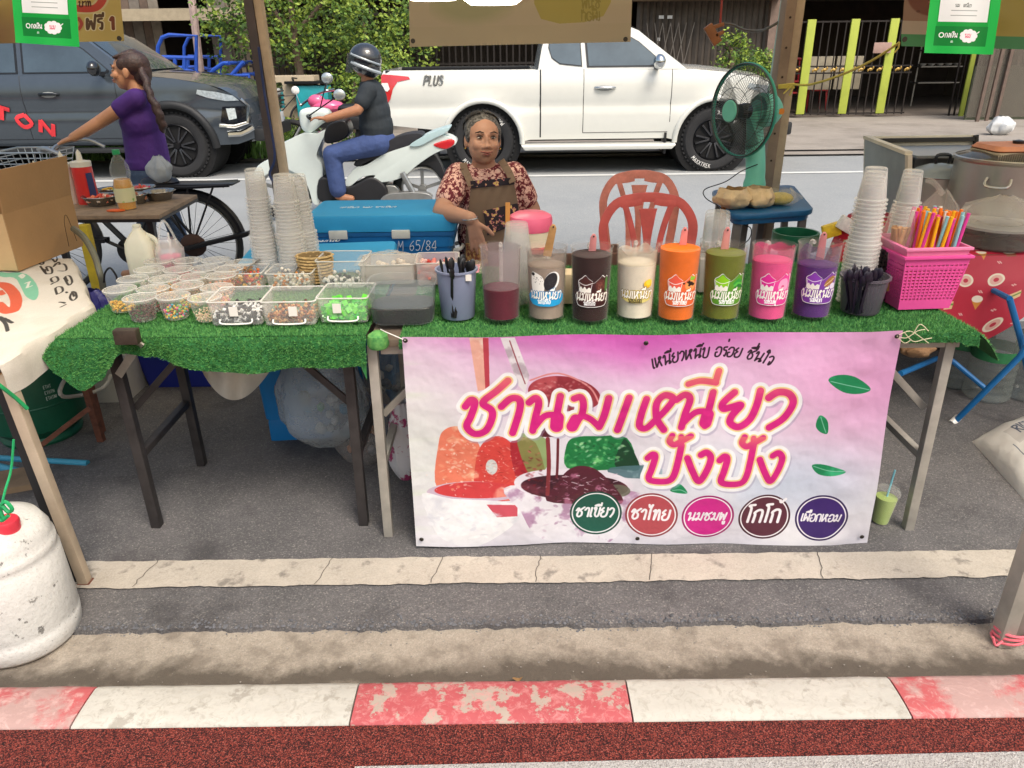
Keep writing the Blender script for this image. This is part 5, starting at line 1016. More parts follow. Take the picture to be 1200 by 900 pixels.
navy = M('navy_strap', '#27345e', .7); MB().tube(crom([P(303, 55, 3.42), P(310, 110, 3.44), P(322, 180, 3.44), P(316, 205, 3.44), P(330, 222, 3.42)], 5), .006, 6).build('strap', navy, t, w=True)
# green water pipe beside the right post
tag(MB().tube([P(921, 0, 4.8), P(908, 90, 4.8), P(895, 160, 4.8)], .028, 12).build('drain_pipe', M('pale_teal_pipe', '#a9c4ba', .4)), 'pale teal pipe running beside the beige canopy post', 'pipe')
# tie cord from post to hanging banner
t = thing('tie_cord', 'yellow cord tied from the beige post to the hanging banner corner', 'cord', P(920, 102, 4.55)); yc = M('yellow_cord', '#cbb95a', .7)
MB().tube(crom([P(1054, 50, 3.9), P(1020, 72, 4.05), P(985, 88, 4.2), P(950, 99, 4.4), P(930, 99, 4.5)], 6), .006, 6).build('cord_strand', yc, t, w=True)
for k in range(4): MB().tube([P(912, 100+k, 4.53), P(931, 98+k*1.6, 4.53)], .005, 6).build('cord_strand', yc, t, w=True)
for l in ([(928, 100), (922, 106), (918, 110)], [(930, 100), (927, 108), (925, 112)], [(1054, 50), (1053, 56), (1048, 62)]): MB().tube([P(x, y, 4.5 if x < 1000 else 3.9) for x, y in l], .004, 5).build('cord_end', yc, t, w=True)
# wooden clothes hanger thing hanging on a bent wire
t = thing('hanging_hook', 'wooden block hook hanging on a bent wire before the shutter', 'hook', P(840, 45, 4.7)); wdl = M('reddish_wood', '#96603c', .6, var=.2)
MB().bar(P(829, 30, 4.7), P(841, 51, 4.7), .05, .03, (0, 1, 0)).build('block', wdl, t, w=True, bev=.004); MB().bar(P(836, 32, 4.7), P(848, 28, 4.7), .02, .03, (0, 1, 0)).build('arm', wdl, t, w=True, bev=.003); MB().bar(P(838, 42, 4.7), P(848, 37, 4.7), .02, .03, (0, 1, 0)).build('arm', wdl, t, w=True, bev=.003)
MB().tube(crom([P(845, 28, 4.7), P(858, 29, 4.7), P(872, 35, 4.72), P(888, 36, 4.75), P(900, 33, 4.8), P(925, 18, 4.8)], 6), .008, 6).build('wire', M('grey_wire', '#6a6660', .5, .5), t, w=True)
MB().tube([P(844, 28, 4.7), P(846, 0, 4.7), P(847, -30, 4.7)], .006, 6).build('cord', M('red_cord', '#a03a30', .6), t, w=True)
# ------------------------------------------------------------------ hanging print banners, code cards, lamps
def hangsheet(name, label, cat, corners, Y, canvas, trans=.35, rough=.5, nu=30, nv=16, wav=.012, parts=None):
    q = [P(x, y, Y) for x, y in corners]; t = thing(name, label, cat, tuple((q[2]+q[3])/2)); b = MB()
    b.grid(lambda u, v: tuple((q[3].lerp(q[2], u)).lerp(q[0].lerp(q[1], u), v)+V((0, wav*math.sin(u*9+v*3)+wav*nz(u*4, v*4, 1, 3), 0))), nu, nv)
    o = b.build('printed_sheet', imgmat(name+label[:12].replace(' ', '_'), canvas.a, rough, trans=trans), t, w=True); uvl = o.data.uv_layers.new(name='UVMap')
    for lp in o.data.loops: i = lp.vertex_index; uvl.data[lp.index].uv = ((i % (nu+1))/nu, (i//(nu+1))/nv)
    for p in q[:2]: MB().tube([p, (p.x, max(p.y, CANY0), 2.29)], .0025, 5).build('tie', M('white_string', '#e8e6e0', .8), t, w=True)
    return t
# centre banner seen from behind, print showing through mirrored
c = CV(640, 240, '#cdb98f'); Yg2, Xg2 = np.mgrid[0:240, 0:640]
c.a[..., :3] = mixc(c.a[..., :3], rgb('#c4ab86'), np.clip((Yg2-90)/60, 0, 1)); c.poly([(380, 40), (560, 50), (560, 170), (380, 175)], '#b09a3c', .7, 3); c.ell(180, 120, 120, 60, '#8d9457', .35, 0, 30); c.ell(330, 90, 60, 35, '#a86a4e', .35, 0, 20)
tmp = CV(640, 240, (1, 1, 1), 0)
for i, s_ in enumerate(('ชานม', 'โกโก้', 'ชมพู', 'เผือก')): tmp.text(s_, 90, 85+i*32, 22, [(.3, '#8a7838')], .0, .1)
fl = tmp.a[:, ::-1]; c.a[..., :3] = c.a[..., :3]*(1-fl[..., 3:]*.6)+fl[..., :3]*fl[..., 3:]*.6; c.poly([(0, 190), (640, 190), (640, 240), (0, 240)], '#c0a882', .8)
cy_ = 4.3; t = hangsheet('hanging_banner', 'tan cloth banner hung above the road side, print showing through from behind', 'banner', [(478, -60), (742, -60), (739, 49), (480, 55)], cy_, c, .6)
for x, y in ((484, 48), (733, 46)): q = P(x, y, cy_-.02); MB().lathe([(0, 0), (.012, 0), (.012, .003), (0, .003)], tuple(q), 10, Matrix.Rotation(PI/2, 3, 'X')).build('eyelet', eyeM, t, w=True)
# left banner: big 5, price text
c = CV(560, 400, '#c2ab66'); c.a[..., :3] = mixc(c.a[..., :3], rgb('#7d5a44'), np.clip((np.mgrid[0:400, 0:560][0]-180)/160, 0, 1)*np.clip(1-np.mgrid[0:400, 0:560][1]/420, 0, 1))
c.strokes([([(p.x, p.y) for p in crom([(500, 90, 0), (410, 90, 0), (400, 160, 0), (470, 165, 0), (500, 200, 0), (470, 250, 0), (400, 250, 0), (375, 225, 0)], 6)], 15)], [(8, '#c9b98a'), (0, '#b8483a')]); c.text('บาท', 412, 243, 22, [(0, '#4a2a20')], 0, .1)
c.text('10', 372, 345, 50, [(5, '#b8a05c'), (0, '#a8473a')], .05, .12); c.text('ฟรี', 432, 345, 46, [(4, '#d8cda6'), (0, '#5a4230')], .05, .1); c.text('1', 515, 345, 50, [(4, '#d8cda6'), (0, '#7a4230')], .05, .12)
t = hangsheet('hanging_banner', 'worn tan banner with a big red 5 and price text, top left', 'banner', [(-60, -60), (140, -60), (145, 48), (-50, 52)], 3.6, c, .3)
q = P(140, 45, 3.58); MB().lathe([(0, 0), (.01, 0), (.01, .003), (0, .003)], tuple(q), 10, Matrix.Rotation(PI/2, 3, 'X')).build('eyelet', eyeM, t, w=True)
# right banner
c = CV(560, 400, '#9c8a3f'); c.poly([(0, 0), (190, 0), (185, 400), (0, 400)], '#8a6a55', 1); c.ell(90, 190, 80, 90, '#6b3d2c', 1, .3, 6)
for i in range(40): c.ell(90+random.gauss(0, 35), 190+random.gauss(0, 38), 6, 5, random.choice(['#3f2018', '#a8785a', '#54301f']), .8)
c.poly([(0, 352), (560, 352), (560, 400), (0, 400)], '#3f7d4a', 1); c.poly([(0, 300), (120, 300), (120, 352), (0, 352)], '#b0a089', .8)
c.strokes([([(p.x, p.y) for p in crom([(470, 60, 0), (480, 200, 0), (520, 250, 0), (600, 180, 0)], 6)], 16)], [(0, '#3a2c1c')]); c.text('แก้ว', 470, 330, 40, [(0, '#5a4a24')], .05, .1)
t = hangsheet('hanging_banner', 'brown and olive menu banner with green lower edge, top right', 'banner', [(1068, -70), (1290, -70), (1280, 60), (1056, 54)], 3.9, c, .3); q = P(1060, 46, 3.87); MB().lathe([(0, 0), (.012, 0), (.012, .003), (0, .003)], tuple(q), 10, Matrix.Rotation(PI/2, 3, 'X')).build('eyelet', eyeM, t, w=True)
# green payment cards hanging near the camera (code left out)
def card(label, corners, Y):
    c = CV(420, 600, '#22b14c'); c.poly([(55, 0), (365, 0), (365, 440), (55, 440)], '#159a3e'); c.poly([(62, 0), (358, 0), (358, 415), (62, 415)], '#e9ebe8'); c.poly([(52, 440), (368, 440), (368, 555), (52, 555)], '#0f7d35')
    for y in (350, 378): c.strokes([([(130, y), (290, y)], 2)], [(0, '#8b918c')])
    c.text('นม', 150, 330, 16, [(0, '#5b615c')], .0, .09); c.text('เหนียว', 200, 330, 16, [(0, '#5b615c')], .0, .09)
    c.ell(92, 492, 16, 16, '#f2f4f0'); c.ell(92, 492, 10, 10, '#0f7d35'); c.text('ถุงเงิน'.replace('ถ', 'ก').replace('ุ', ''), 112, 505, 24, [(2, '#0b4d24'), (0, '#f2f4f0')], .05, .1)
    for a in range(9): c.ell(255+38*math.cos(a*.7), 495+26*math.sin(a*.7), 18, 15, '#f2ecec')
    c.ell(255, 495, 44, 26, '#f6efef'); c.text('นม', 232, 505, 22, [(0, '#d8647a')], .1, .09); c.line([(305, 480), (318, 470)], 3, '#f2f4f0', 1, False); c.text('สด', 150, 535, 10, [(0, '#e8f2ea')], 0, .1)
    return hangsheet('payment_card', label, 'card', corners, Y, c, .15, .25, 10, 12, .002)
card('green laminated payment card hanging at the top left corner', [(7, -70), (86, -70), (93, 55), (18, 50)], 1.75)
card('green laminated payment card hanging at the top right', [(1098, -62), (1181, -62), (1164, 64), (1083, 62)], 1.8)
# lamps just under the canopy
lampM = M('lit_lamp_diffuser', '#fff4de', .5, emit=9, var=0)
for x, w_, y, lab in ((508, 32, -2, 'left of the two glowing white canopy lamps'), (578, 33, 3, 'right, larger looking one of the two glowing white canopy lamps')):
    q = P(x, y, 3.4); r_ = w_*3.1/900; t = thing('canopy_lamp', lab, 'lamp', (q.x, q.y, q.z-.01), 0, 'lamps under the canopy')
    MB().lathe([(0, 0), (r_*.8, .003), (r_, .018), (r_, .03), (0, .03)], n=28, cap=False).build('diffuser', lampM, t); MB().lathe([(r_+.004, .02), (r_+.004, .07), (r_*.5, .11), (.02, .13), (.02, .2), (0, .2)], n=28, cap=False).build('lamp_body', whp, t)
    MB().tube([(0, 0, .2), (0, 0, 2.32-(q.z-.01))], .004, 6).build('cable', blackP, t)
# canopy: cloth roof on a pipe frame, above the frame of the picture
can = thing('canopy', 'cloth stall canopy stretched on pipes above the stall', 'canopy', (0, 3.2, 2.2)); pipeM = M('galvanised_pipe', '#9a9a98', .4, .7)
for y in (CANY0, CANY1): MB().tube([(-3.4, y, 2.28), (3.4, y, 2.28)], .02, 8).build('frame_pipe', pipeM, can, w=True)
for x in (-3.4, -1.1, 1.2, 3.4): MB().tube([(x, CANY0, 2.3), (x, CANY1, 2.3)], .018, 8).build('frame_pipe', pipeM, can, w=True)
clothM = M('canopy_cloth', '#cfc2a6', .8, var=.05); nt_ = clothM.node_tree; tl_ = nt_.nodes.new('ShaderNodeBsdfTranslucent'); tl_.inputs[0].default_value = (*lin('#d9cba8'), 1); mx_ = nt_.nodes.new('ShaderNodeMixShader'); mx_.inputs[0].default_value = .7
nt_.links.new(nt_.nodes['Principled BSDF'].outputs[0], mx_.inputs[1]); nt_.links.new(tl_.outputs[0], mx_.inputs[2]); nt_.links.new(mx_.outputs[0], nt_.nodes['Material Output'].inputs[0])
MB().grid(lambda u, v: (-3.45+6.9*u, CANY0-.05+(CANY1-CANY0+.1)*v, 2.33+.25*math.sin(PI*v)+.03*math.sin(u*19)), 40, 10).build('cloth', clothM, can, w=True)
for x in (-3.38, 3.38):
    for y in (CANY0, CANY1): MB().bar((x, y, .0), (x, y, 2.28), .04, .04).build('leg', pipeM, can, w=True)
# ------------------------------------------------------------------ far side of the street
gd = 17.2
sheet('pavement', -60, 60, 11.9, 17.4, .05, paveM)
sheet('pavement_slope', -60, 60, 11.55, 11.9, .028, paveM)
sheet('road_line', -60, 60, 9.98, 10.1, .006, M('road_line_paint', '#cfd0cc', .8, var=.06, sc=4))
grassM = M('roadside_grass', '#4c7a33', .8, var=.5, sc=12, col2='#7fa352')
b = MB()
for i in range(9000):
    x = random.uniform(-12.5, -3.2); y = random.uniform(11.6, 13.2); h = random.uniform(.08, .3); a = random.random()*6.3; dx, dy = .012*math.cos(a), .012*math.sin(a)
    b.add([(x-dx, y-dy, .05), (x+dx, y+dy, .05), (x+random.gauss(0, .05), y+random.gauss(0, .05), .05+h)], [(0, 1, 2)])
stuff(tag(b.build('roadside_grass', grassM, sm=0), 'rough grass growing along the far road edge behind the dark pickup', 'grass'))
# shop row
dkI = M('shop_interior', '#4a413b', .9, var=.3, sc=2); dkF = M('shop_floor', '#6b625a', .85, var=.2, sc=2); wallM = M('stained_render_wall', '#857a6c', .9, var=.3, sc=1.6, col2='#857a6a'); cream = M('cream_render_wall', '#9c9282', .9, var=.2, sc=2); shut = M('dark_shutter_steel', '#5a524b', .55, .3, var=.25, sc=4); gateI = M('dark_gate_iron', '#322d2b', .5, .5, var=.2)
def shop(label, x0, x1, y0, dep, h, ctype):
    t = thing('shop_house', label, 'shop house', ((x0+x1)/2, y0, .05))
    MB().box(((x0+x1)/2, y0+dep, h/2), (x1-x0, .15, h)).build('back_wall', dkI, t, w=True)
    for s_, x in ((-1, x0+.1), (1, x1-.1)): MB().box((x, y0+dep/2, h/2), (.2, dep, h)).build('side_wall', wallM, t, w=True)
    MB().box(((x0+x1)/2, y0+dep/2, h+.1), (x1-x0, dep, .2)).build('ceiling_slab', wallM, t, w=True)
    MB().box(((x0+x1)/2, y0+dep/2, .055), (x1-x0-.4, dep-.1, .03)).build('shop_floor', dkF, t, w=True)
    MB().box(((x0+x1)/2, y0-.06, h+1.7), (x1-x0, .2, 3.2)).build('upper_wall', ctype, t, w=True)
    for i in range(2):
        xc = x0+(x1-x0)*(.28+.44*i); f_ = MB().box((xc, y0-.17, h+1.9), (1.1, .04, 1.2)).build('window', M('window_frame_brown', '#5b4436'), t, w=True, bev=.01); MB().box((xc, y0-.195, h+1.9), (.95, .02, 1.05)).build('pane', M('dark_glass', '#2e3438', .1), f_, w=True)
    return t
def xs(px, Y=gd): return P(px, 100, Y).x
s1 = shop('dark open shop house behind the blue carts and the black pickup', -16, xs(262), gd+1, 4, 2.7, cream)
s2 = shop('shop house behind the leafy bushes and the white pickup bed', xs(262)+.05, xs(700), gd+1, 4, 2.7, cream)
s3 = shop('shop house with a folding steel shutter behind the white pickup cab', xs(700)+.05, xs(905), gd, 4, 2.45, cream)
s4 = shop('shop house with yellow green posts in its iron gate', xs(905)+.05, 12.5, gd, 6, 2.5, cream)
s5 = shop('plain shop house at the far right end of the row', 12.6, 22, gd, 4, 2.5, wallM)
s6 = shop('plain shop house at the far left end of the row', -26, -16.1, gd+1, 4, 2.7, wallM)
# left shop: plank wall, awning, door panels
planks = [M('grey_plank', '#6c6660', .8, var=.25, sc=6), M('brown_plank', '#5f5148', .8, var=.25, sc=6), M('pale_plank', '#7d766c', .8, var=.25, sc=6)]
Yl = gd+.9; x = -15.5
while x < xs(262)-.2:
    w_ = random.uniform(.16, .26)
    if not (xs(195, Yl) < x < xs(255, Yl)): MB().box((x+w_/2, Yl+.02*random.random(), 1.3), (w_-.012, .03, 2.5)).build('plank', random.choice(planks), s1, w=True)
    x += w_
MB().box((xs(225, Yl), Yl-.5, P(200, 17, Yl-.5).z), (3.2, 1.0, .06)).build('awning', M('beige_awning', '#a79a83', .8), s1, w=True); MB().box((xs(228, Yl), Yl-1, P(200, 17, Yl-1).z), (3.3, .04, .22)).build('awning_valance', M('beige_awning'), s1, w=True)
t = thing('leaning_pole', 'pale pinkish pole leaning behind the blue carts', 'pole', P(238, 100, 15)); MB().tube([P(220, -40, 15.5), P(236, 92, 15)], .07, 8).build('pole_shaft', M('pale_pink_pole', '#a38d86', .7, var=.2), t, w=True)
# blue hand carts
bl2 = M('cart_blue_paint', '#2b55b8', .4, .1, var=.1)
def cart(label, Y, loops, grp='blue tube carts by the shop'):
    t = thing('hand_cart', label, 'cart', P(loops[0][0][0], loops[0][0][1], Y), 0, grp); 
    for l in loops:
        pts = [P(x, y, Y) for x, y in l[0:]]; MB().tube(pts, .035, 8).build('frame_tube', bl2, t, w=True); MB().tube([p+V((.15, .8, 0)) for p in pts], .03, 8).build('frame_tube', bl2, t, w=True)
    for l in loops[:1]:
        for x, y in (l[0], l[-1]): MB().tube([P(x, y, Y), P(x, y, Y)+V((.15, .8, 0))], .03, 8).build('cross_tube', bl2, t, w=True)
    for dx, yy in ((.2, .0), (1.3, .0)):
        c = P(loops[0][0][0], 110, Y); w = MB().tube([(c.x+dx+.25*math.cos(2*PI*k/20), Y+.4, .32+.25*math.sin(2*PI*k/20)) for k in range(20)], .035, 8, closed=True).build('wheel', blackP, t, w=True)
    return t
cart('tall blue tube frame cart standing at the shop front', 14.6, [[(185, 92), (185, 55), (190, 44), (198, 41), (230, 42), (230, 96)], [(175, 81), (200, 80), (226, 84), (234, 95)], [(190, 67), (228, 68)], [(190, 67), (190, 90)], [(205, 68), (205, 90)], [(216, 68), (216, 90)], [(180, 92), (236, 93)]])
cart('lower blue tube frame cart beside the dark pickup nose', 14.2, [[(241, 96), (250, 82), (262, 74), (268, 74)], [(250, 96), (258, 89), (292, 88), (290, 118)], [(250, 96), (252, 120)], [(275, 88), (277, 118)], [(252, 104), (290, 104)], [(270, 90), (284, 74), (286, 73)], [(262, 97), (276, 100)]])
# leafy trees
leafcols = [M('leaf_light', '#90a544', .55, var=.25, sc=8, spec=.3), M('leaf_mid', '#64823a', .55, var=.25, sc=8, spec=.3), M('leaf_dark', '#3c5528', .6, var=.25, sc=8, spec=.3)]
barkM = M('bark', '#6b5b4c', .9, var=.3, sc=20)
def tree(label, base, trunk, blobs, n, ls, cat='tree', name='tree', grp=None, dark=.33):
    t = thing(name, label, cat, base, 0, grp)
    tb = MB(); tops = []
    for k, pts in enumerate(trunk): tb.tube(crom(pts, 4), [.09*(1-.7*i/(len(pts)*4-4)) if k == 0 else .05*(1-.7*i/(len(pts)*4-4)) for i in range(len(pts)*4-3)], 8)
    tb.build('trunk', barkM, t, w=True)
    b = MB(); idx = []
    tot = sum(r[0]*r[1]*r[2] for c, r in blobs)
    for c, r in blobs:
        nc = int(n*r[0]*r[1]*r[2]/tot)
        for _ in range(max(1, nc//7)):
            d = V((random.gauss(0, 1), random.gauss(0, 1), random.gauss(0, 1))).normalized()*random.uniform(.35, 1.05)**.6; p = V(c)+V((d.x*r[0], d.y*r[1], d.z*r[2]))
            tone = random.choices([0, 1, 2], [1+max(0, d.z)*2, 1.4, .6+max(0, -d.z)])[0]; ax = V((random.gauss(0, 1), random.gauss(0, 1), random.gauss(-.3, .5))).normalized()  # mixed leaf tones, weighted paler above and darker below: crown shading in the colour
            for j in range(7):                     # a spray of leaves along a twig
                q = p+ax*(j-3)*ls*.75; s_ = ls*random.uniform(.7, 1.2); u_ = V((random.gauss(0, 1), random.gauss(0, 1), random.gauss(0, .6))).normalized(); v_ = u_.cross(ax+V((.1, 0, .2))).normalized(); k = q+u_*s_
                b.add([q, q+u_*s_*.5+v_*s_*.28, k, q+u_*s_*.5-v_*s_*.28], [(0, 1, 2, 3)]); idx.append(tone)
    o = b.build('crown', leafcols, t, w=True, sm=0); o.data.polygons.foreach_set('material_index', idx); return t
def bb(px, py, Y, rx, rz, ry=.6): return (tuple(P(px, py, Y)), (rx, ry, rz))
Yt = 14.6
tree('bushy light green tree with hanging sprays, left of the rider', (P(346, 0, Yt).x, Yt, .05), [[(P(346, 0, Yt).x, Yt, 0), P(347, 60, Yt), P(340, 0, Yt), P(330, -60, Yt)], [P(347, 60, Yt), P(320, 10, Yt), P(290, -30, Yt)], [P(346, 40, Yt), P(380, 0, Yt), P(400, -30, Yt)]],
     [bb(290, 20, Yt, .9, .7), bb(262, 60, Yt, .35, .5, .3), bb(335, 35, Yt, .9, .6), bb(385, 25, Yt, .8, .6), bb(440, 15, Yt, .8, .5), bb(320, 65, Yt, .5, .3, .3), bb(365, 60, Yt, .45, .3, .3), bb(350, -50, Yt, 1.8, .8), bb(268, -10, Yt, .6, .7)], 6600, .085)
Yt2 = 15.6
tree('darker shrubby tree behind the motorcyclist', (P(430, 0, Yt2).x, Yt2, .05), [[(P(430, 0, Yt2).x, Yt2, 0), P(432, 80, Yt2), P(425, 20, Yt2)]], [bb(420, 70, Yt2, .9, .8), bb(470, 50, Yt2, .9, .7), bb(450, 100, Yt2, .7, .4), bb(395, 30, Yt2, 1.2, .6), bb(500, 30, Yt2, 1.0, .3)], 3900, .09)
tree('low leafy shrub with small flowers behind the rider', (P(415, 110, 13.6).x, 13.6, .05), [[(P(415, 110, 13.6).x, 13.6, 0), P(416, 120, 13.6), P(416, 95, 13.6)]], [bb(412, 110, 13.6, .35, .5, .3), bb(432, 90, 13.6, .3, .35, .3), bb(456, 74, 13.6, .45, .25, .3), bb(415, 145, 13.6, .4, .2, .3)], 2600, .06, 'shrub', 'shrub')
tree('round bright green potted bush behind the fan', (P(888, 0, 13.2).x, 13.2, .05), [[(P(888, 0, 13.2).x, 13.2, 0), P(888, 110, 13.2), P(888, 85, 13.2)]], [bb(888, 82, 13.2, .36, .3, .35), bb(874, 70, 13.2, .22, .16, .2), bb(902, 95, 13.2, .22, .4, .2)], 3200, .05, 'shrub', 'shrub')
tree('thin potted plant in front of the folding shutter', (P(856, 60, 16).x, 16, .05), [[(P(856, 60, 16).x, 16, 0), P(858, 70, 16), P(850, 50, 16)]], [bb(856, 48, 16, .35, .15, .2), bb(845, 75, 16, .2, .15, .2), bb(866, 60, 16, .25, .2, .2)], 700, .07, 'plant', 'potted_plant')
gs_ = tree('low weeds and ground plants beside the scooter', (P(335, 150, 12.6).x, 12.6, .05), [[(P(335, 150, 12.6).x, 12.6, 0), (P(335, 150, 12.6).x, 12.6, .2)]], [bb(335, 148, 12.6, .45, .14, .3), bb(325, 160, 12.4, .3, .1, .2), bb(420, 165, 12.4, .4, .1, .2)], 1600, .05, 'plant', 'weeds')
# iron railing behind the bushes
t = thing('iron_fence', 'dark iron railing fence behind the trees and the pickup bed', 'fence', (xs(500, 16.4), 16.4, .05)); x0, x1 = xs(285, 16.4), xs(735, 16.4); me = None
k = 0; x = x0
while x < x1:
    if me is None: o = MB().bar((0, 0, 0), (0, 0, 2.2), .03, .03).build('rail_bar', gateI, t); me = o.data
    else: o = meshpart('rail_bar', me, t)
    o.location = (x-t.location.x, 0, 0); x += .125
for z in (.2, 1.2, 2.1): MB().bar((x0, 16.4, z), (x1, 16.4, z), .04, .04).build('cross_rail', gateI, t, w=True)
# folding shutter (slats) of shop 3, scissor gate
Ys = gd-.02; x = xs(742); n = 0
while x < xs(893):
    w_ = .13; MB().prism([(x, Ys, 0), (x+w_*.5, Ys-.04, 0), (x+w_-.008, Ys, 0), (x+w_*.5, Ys+.02, 0)], (0, 0, 2.3)).build('shutter_slat', shut, s3, w=True); x += w_
MB().box((xs(815), Ys-.3, P(815, 3, Ys-.3).z+.1), (xs(900)-xs(735), .6, .12)).build('awning', M('brown_awning', '#5f5038', .8, var=.2), s3, w=True)
for (px, py) in ((775, 20), (785, 20), (772, 46)): q = P(px, py, Ys-.08); MB().box(q, (.1 if py == 20 else .05, .01, .06)).build('small_sign', M('paper_white', '#d5d7d8'), s3, w=True)
for a in range(5):
    for s_ in (-1, 1): xx = xs(762)+a*.16; MB().bar((xx, Ys-.09, 1.1+.0), (xx+s_*.16, Ys-.095-.005*s_, 1.9), .016, .008, (0, 1, 0)).build('lattice_bar', M('grey_lattice', '#76706a', .5, .4), s3, w=True)
MB().box((xs(900), gd-.05, 1.3), (.35, .3, 2.5)).build('pillar', M('pinkish_pillar', '#7d6a60', .8, var=.2), s3, w=True)
# gate with yellow-green posts
yg = M('yellow_green_post', '#a9b548', .6, var=.1, sc=3); Yg_ = gd-.12; gz = P(1000, 27, Yg_).z; red2 = M('dark_red_plastic', '#9c1f26', .4, var=.1); gold = M('gilt_cast_iron', '#a98a4a', .4, .6)
gt = thing('iron_gate', 'dark iron gate with three broad yellow green uprights', 'gate', (xs(990), Yg_, .05)); 
for px in (937, 986, 1030): MB().box((P(px, 130, Yg_).x, Yg_-.03, (gz+.1)/2+.05), (.17, .04, gz-.05)).build('upright', yg, gt, w=True, bev=.006)
me = None; x = xs(916)
while x < xs(1060):
    o = MB().bar((0, 0, .05), (0, 0, gz), .022, .022).build('gate_bar', gateI, gt) if me is None else meshpart('gate_bar', me, gt); me = o.data; o.location = (x-gt.location.x, 0, 0); x += .16
for z in (.1, gz*.48, gz*.55, gz): MB().bar((xs(912), Yg_, z+.03), (xs(1062), Yg_, z+.03), .03, .03).build('cross_rail', gateI, gt, w=True)
for i in range(14):
    q = V((xs(918)+i*.19, Yg_-.03, gz*.515+.03)); b = MB(); b.ell(q, (.05, .012, .03), 8); b.ell(q+V((.05, 0, .03)), (.022, .012, .03), 6); b.ell(q+V((-.05, 0, -.02)), (.022, .012, .03), 6); b.build('gilt_ornament', gold, gt, w=True)
MB().box(P(1034, 56, Yg_-.08), (.36, .03, .2)).build('name_plate', M('pinkish_plate', '#a88a80', .6), gt, w=True, bev=.01)
gt2 = thing('iron_gate', 'folded gate leaf with one narrow yellow green upright at the doorway', 'gate', (P(1125, 140, gd-.2).x, gd-.2, .05)); MB().box((P(1127, 130, gd-.2).x, gd-.2, 1.0), (.09, .04, 1.95)).build('upright', yg, gt2, w=True)
for i in range(6): MB().bar((P(1112+i*7, 140, gd-.2).x, gd-.15+.03*i, .06), (P(1112+i*7, 140, gd-.2).x, gd-.15+.03*i, 2.0), .03, .03).build('gate_bar', gateI, gt2, w=True)
t = thing('glass_partition', 'dusty glass and metal partition at the right shop front', 'partition', (P(1170, 140, gd-1.2).x, gd-1.2, .05))
for i in range(5): MB().bar((P(1143+i*16, 150, gd-1.4).x, gd-1.4+.15*i, .05), (P(1143+i*16, 150, gd-1.4).x+.02, gd-1.4+.15*i, 2.3), .06, .05).build('frame_post', M('dull_brown_frame', '#6a5950', .6, var=.2), t, w=True)
MB().box((P(1175, 150, gd-1.2).x+.1, gd-1.05, 1.2), (1.6, .02, 2.2)).build('glass_panel', clear('dusty_glass', '#7c756c', .45, .2, .3), t, w=True)
MB().box((P(1175, 150, gd-1.2).x+.1, gd-1.0, .55), (1.6, .03, 1.0)).build('lower_panel', M('greenish_panel', '#5d6350', .7, var=.2), t, w=True)
# things inside the shop seen through the gate
def simple_chair(label, x, y, z, s_=1):
    t = thing('plastic_chair', label, 'chair', (x, y, z), 0, 'dark red chairs inside the shop'); b = MB(); b.tube(crom([(-.2, .2, .42), (-.21, .24, .7), (-.12, .25, .86), (.12, .25, .86), (.21, .24, .7), (.2, .2, .42)], 5), .03, 8); b.build('back_frame', red2, t)
    MB().box((0, 0, .43), (.44, .42, .03)).build('seat', red2, t, bev=.01)
    for sx_ in (-1, 0, 1): MB().bar((sx_*.09, .22, .44), (sx_*.08, .25, .84), .03, .012).build('back_slat', red2, t)
    for sx_ in (-1, 1):
        for sy_ in (-1, 1): MB().bar((sx_*.18, sy_*.18, .42), (sx_*.22, sy_*.22, 0), .04, .03).build('leg', red2, t)
    return t
simple_chair('dark red plastic chair behind the left gate upright', xs(950), gd+.8, .07); simple_chair('dark red chair stacked on the one behind the left gate upright', xs(950), gd+.82, .3); simple_chair('dark red plastic chair behind the marble table in the shop', xs(990), gd+1.6, .07)
mt = thing('marble_table', 'square marble patterned table top standing on edge behind the gate', 'table', (xs(986), gd+.5, .07)); mb = M('marble_laminate', '#9d9480', .5, var=.3, sc=5, col2='#b8ad98')
for px in (969, 1003): MB().box((xs(px), gd+.5, .9), (.56, .05, .66)).build('table_flap', mb, mt, w=True, bev=.01)
for px in (962, 1010): MB().bar((xs(px), gd+.52, .07), (xs(px), gd+.52, .6), .04, .04).build('leg', gateI, mt, w=True)
stn = M('dull_steel', '#8a8884', .4, .7); t = thing('dish_rack', 'dim wire rack of dishes inside the dark doorway', 'rack', (P(1098, 85, 19.5).x, 19.5, .06))
for z in (.6, .95, 1.3, 1.55): MB().box((P(1098, 85, 19.5).x, 19.5, z), (1.0, .4, .025)).build('shelf', stn, t, w=True)
for i in range(9): MB().lathe([(0, 0), (.05, 0), (.09, .05), (0, .05)], (P(1098, 85, 19.5).x-.42+.1*i, 19.4, .97+.35*(i % 2)), 10).build('dish', M('dish_white', '#b5b2ac', .4), t, w=True)
for s_ in (-1, 1): MB().bar((P(1098, 85, 19.5).x+s_*.48, 19.5, .06), (P(1098, 85, 19.5).x+s_*.48, 19.5, 1.6), .03, .03).build('leg', stn, t, w=True)
t = thing('plastic_bag', 'white plastic bag lying at the foot of the glass partition', 'bag', tuple(G(1170, 158, .05))); bagf(MB(), (0, 0, 0), .4, .3, .3, 4, .6, am=.3).build('bag_film', M('white_bag_film', '#c9cbcc', .4, bump=1), t)
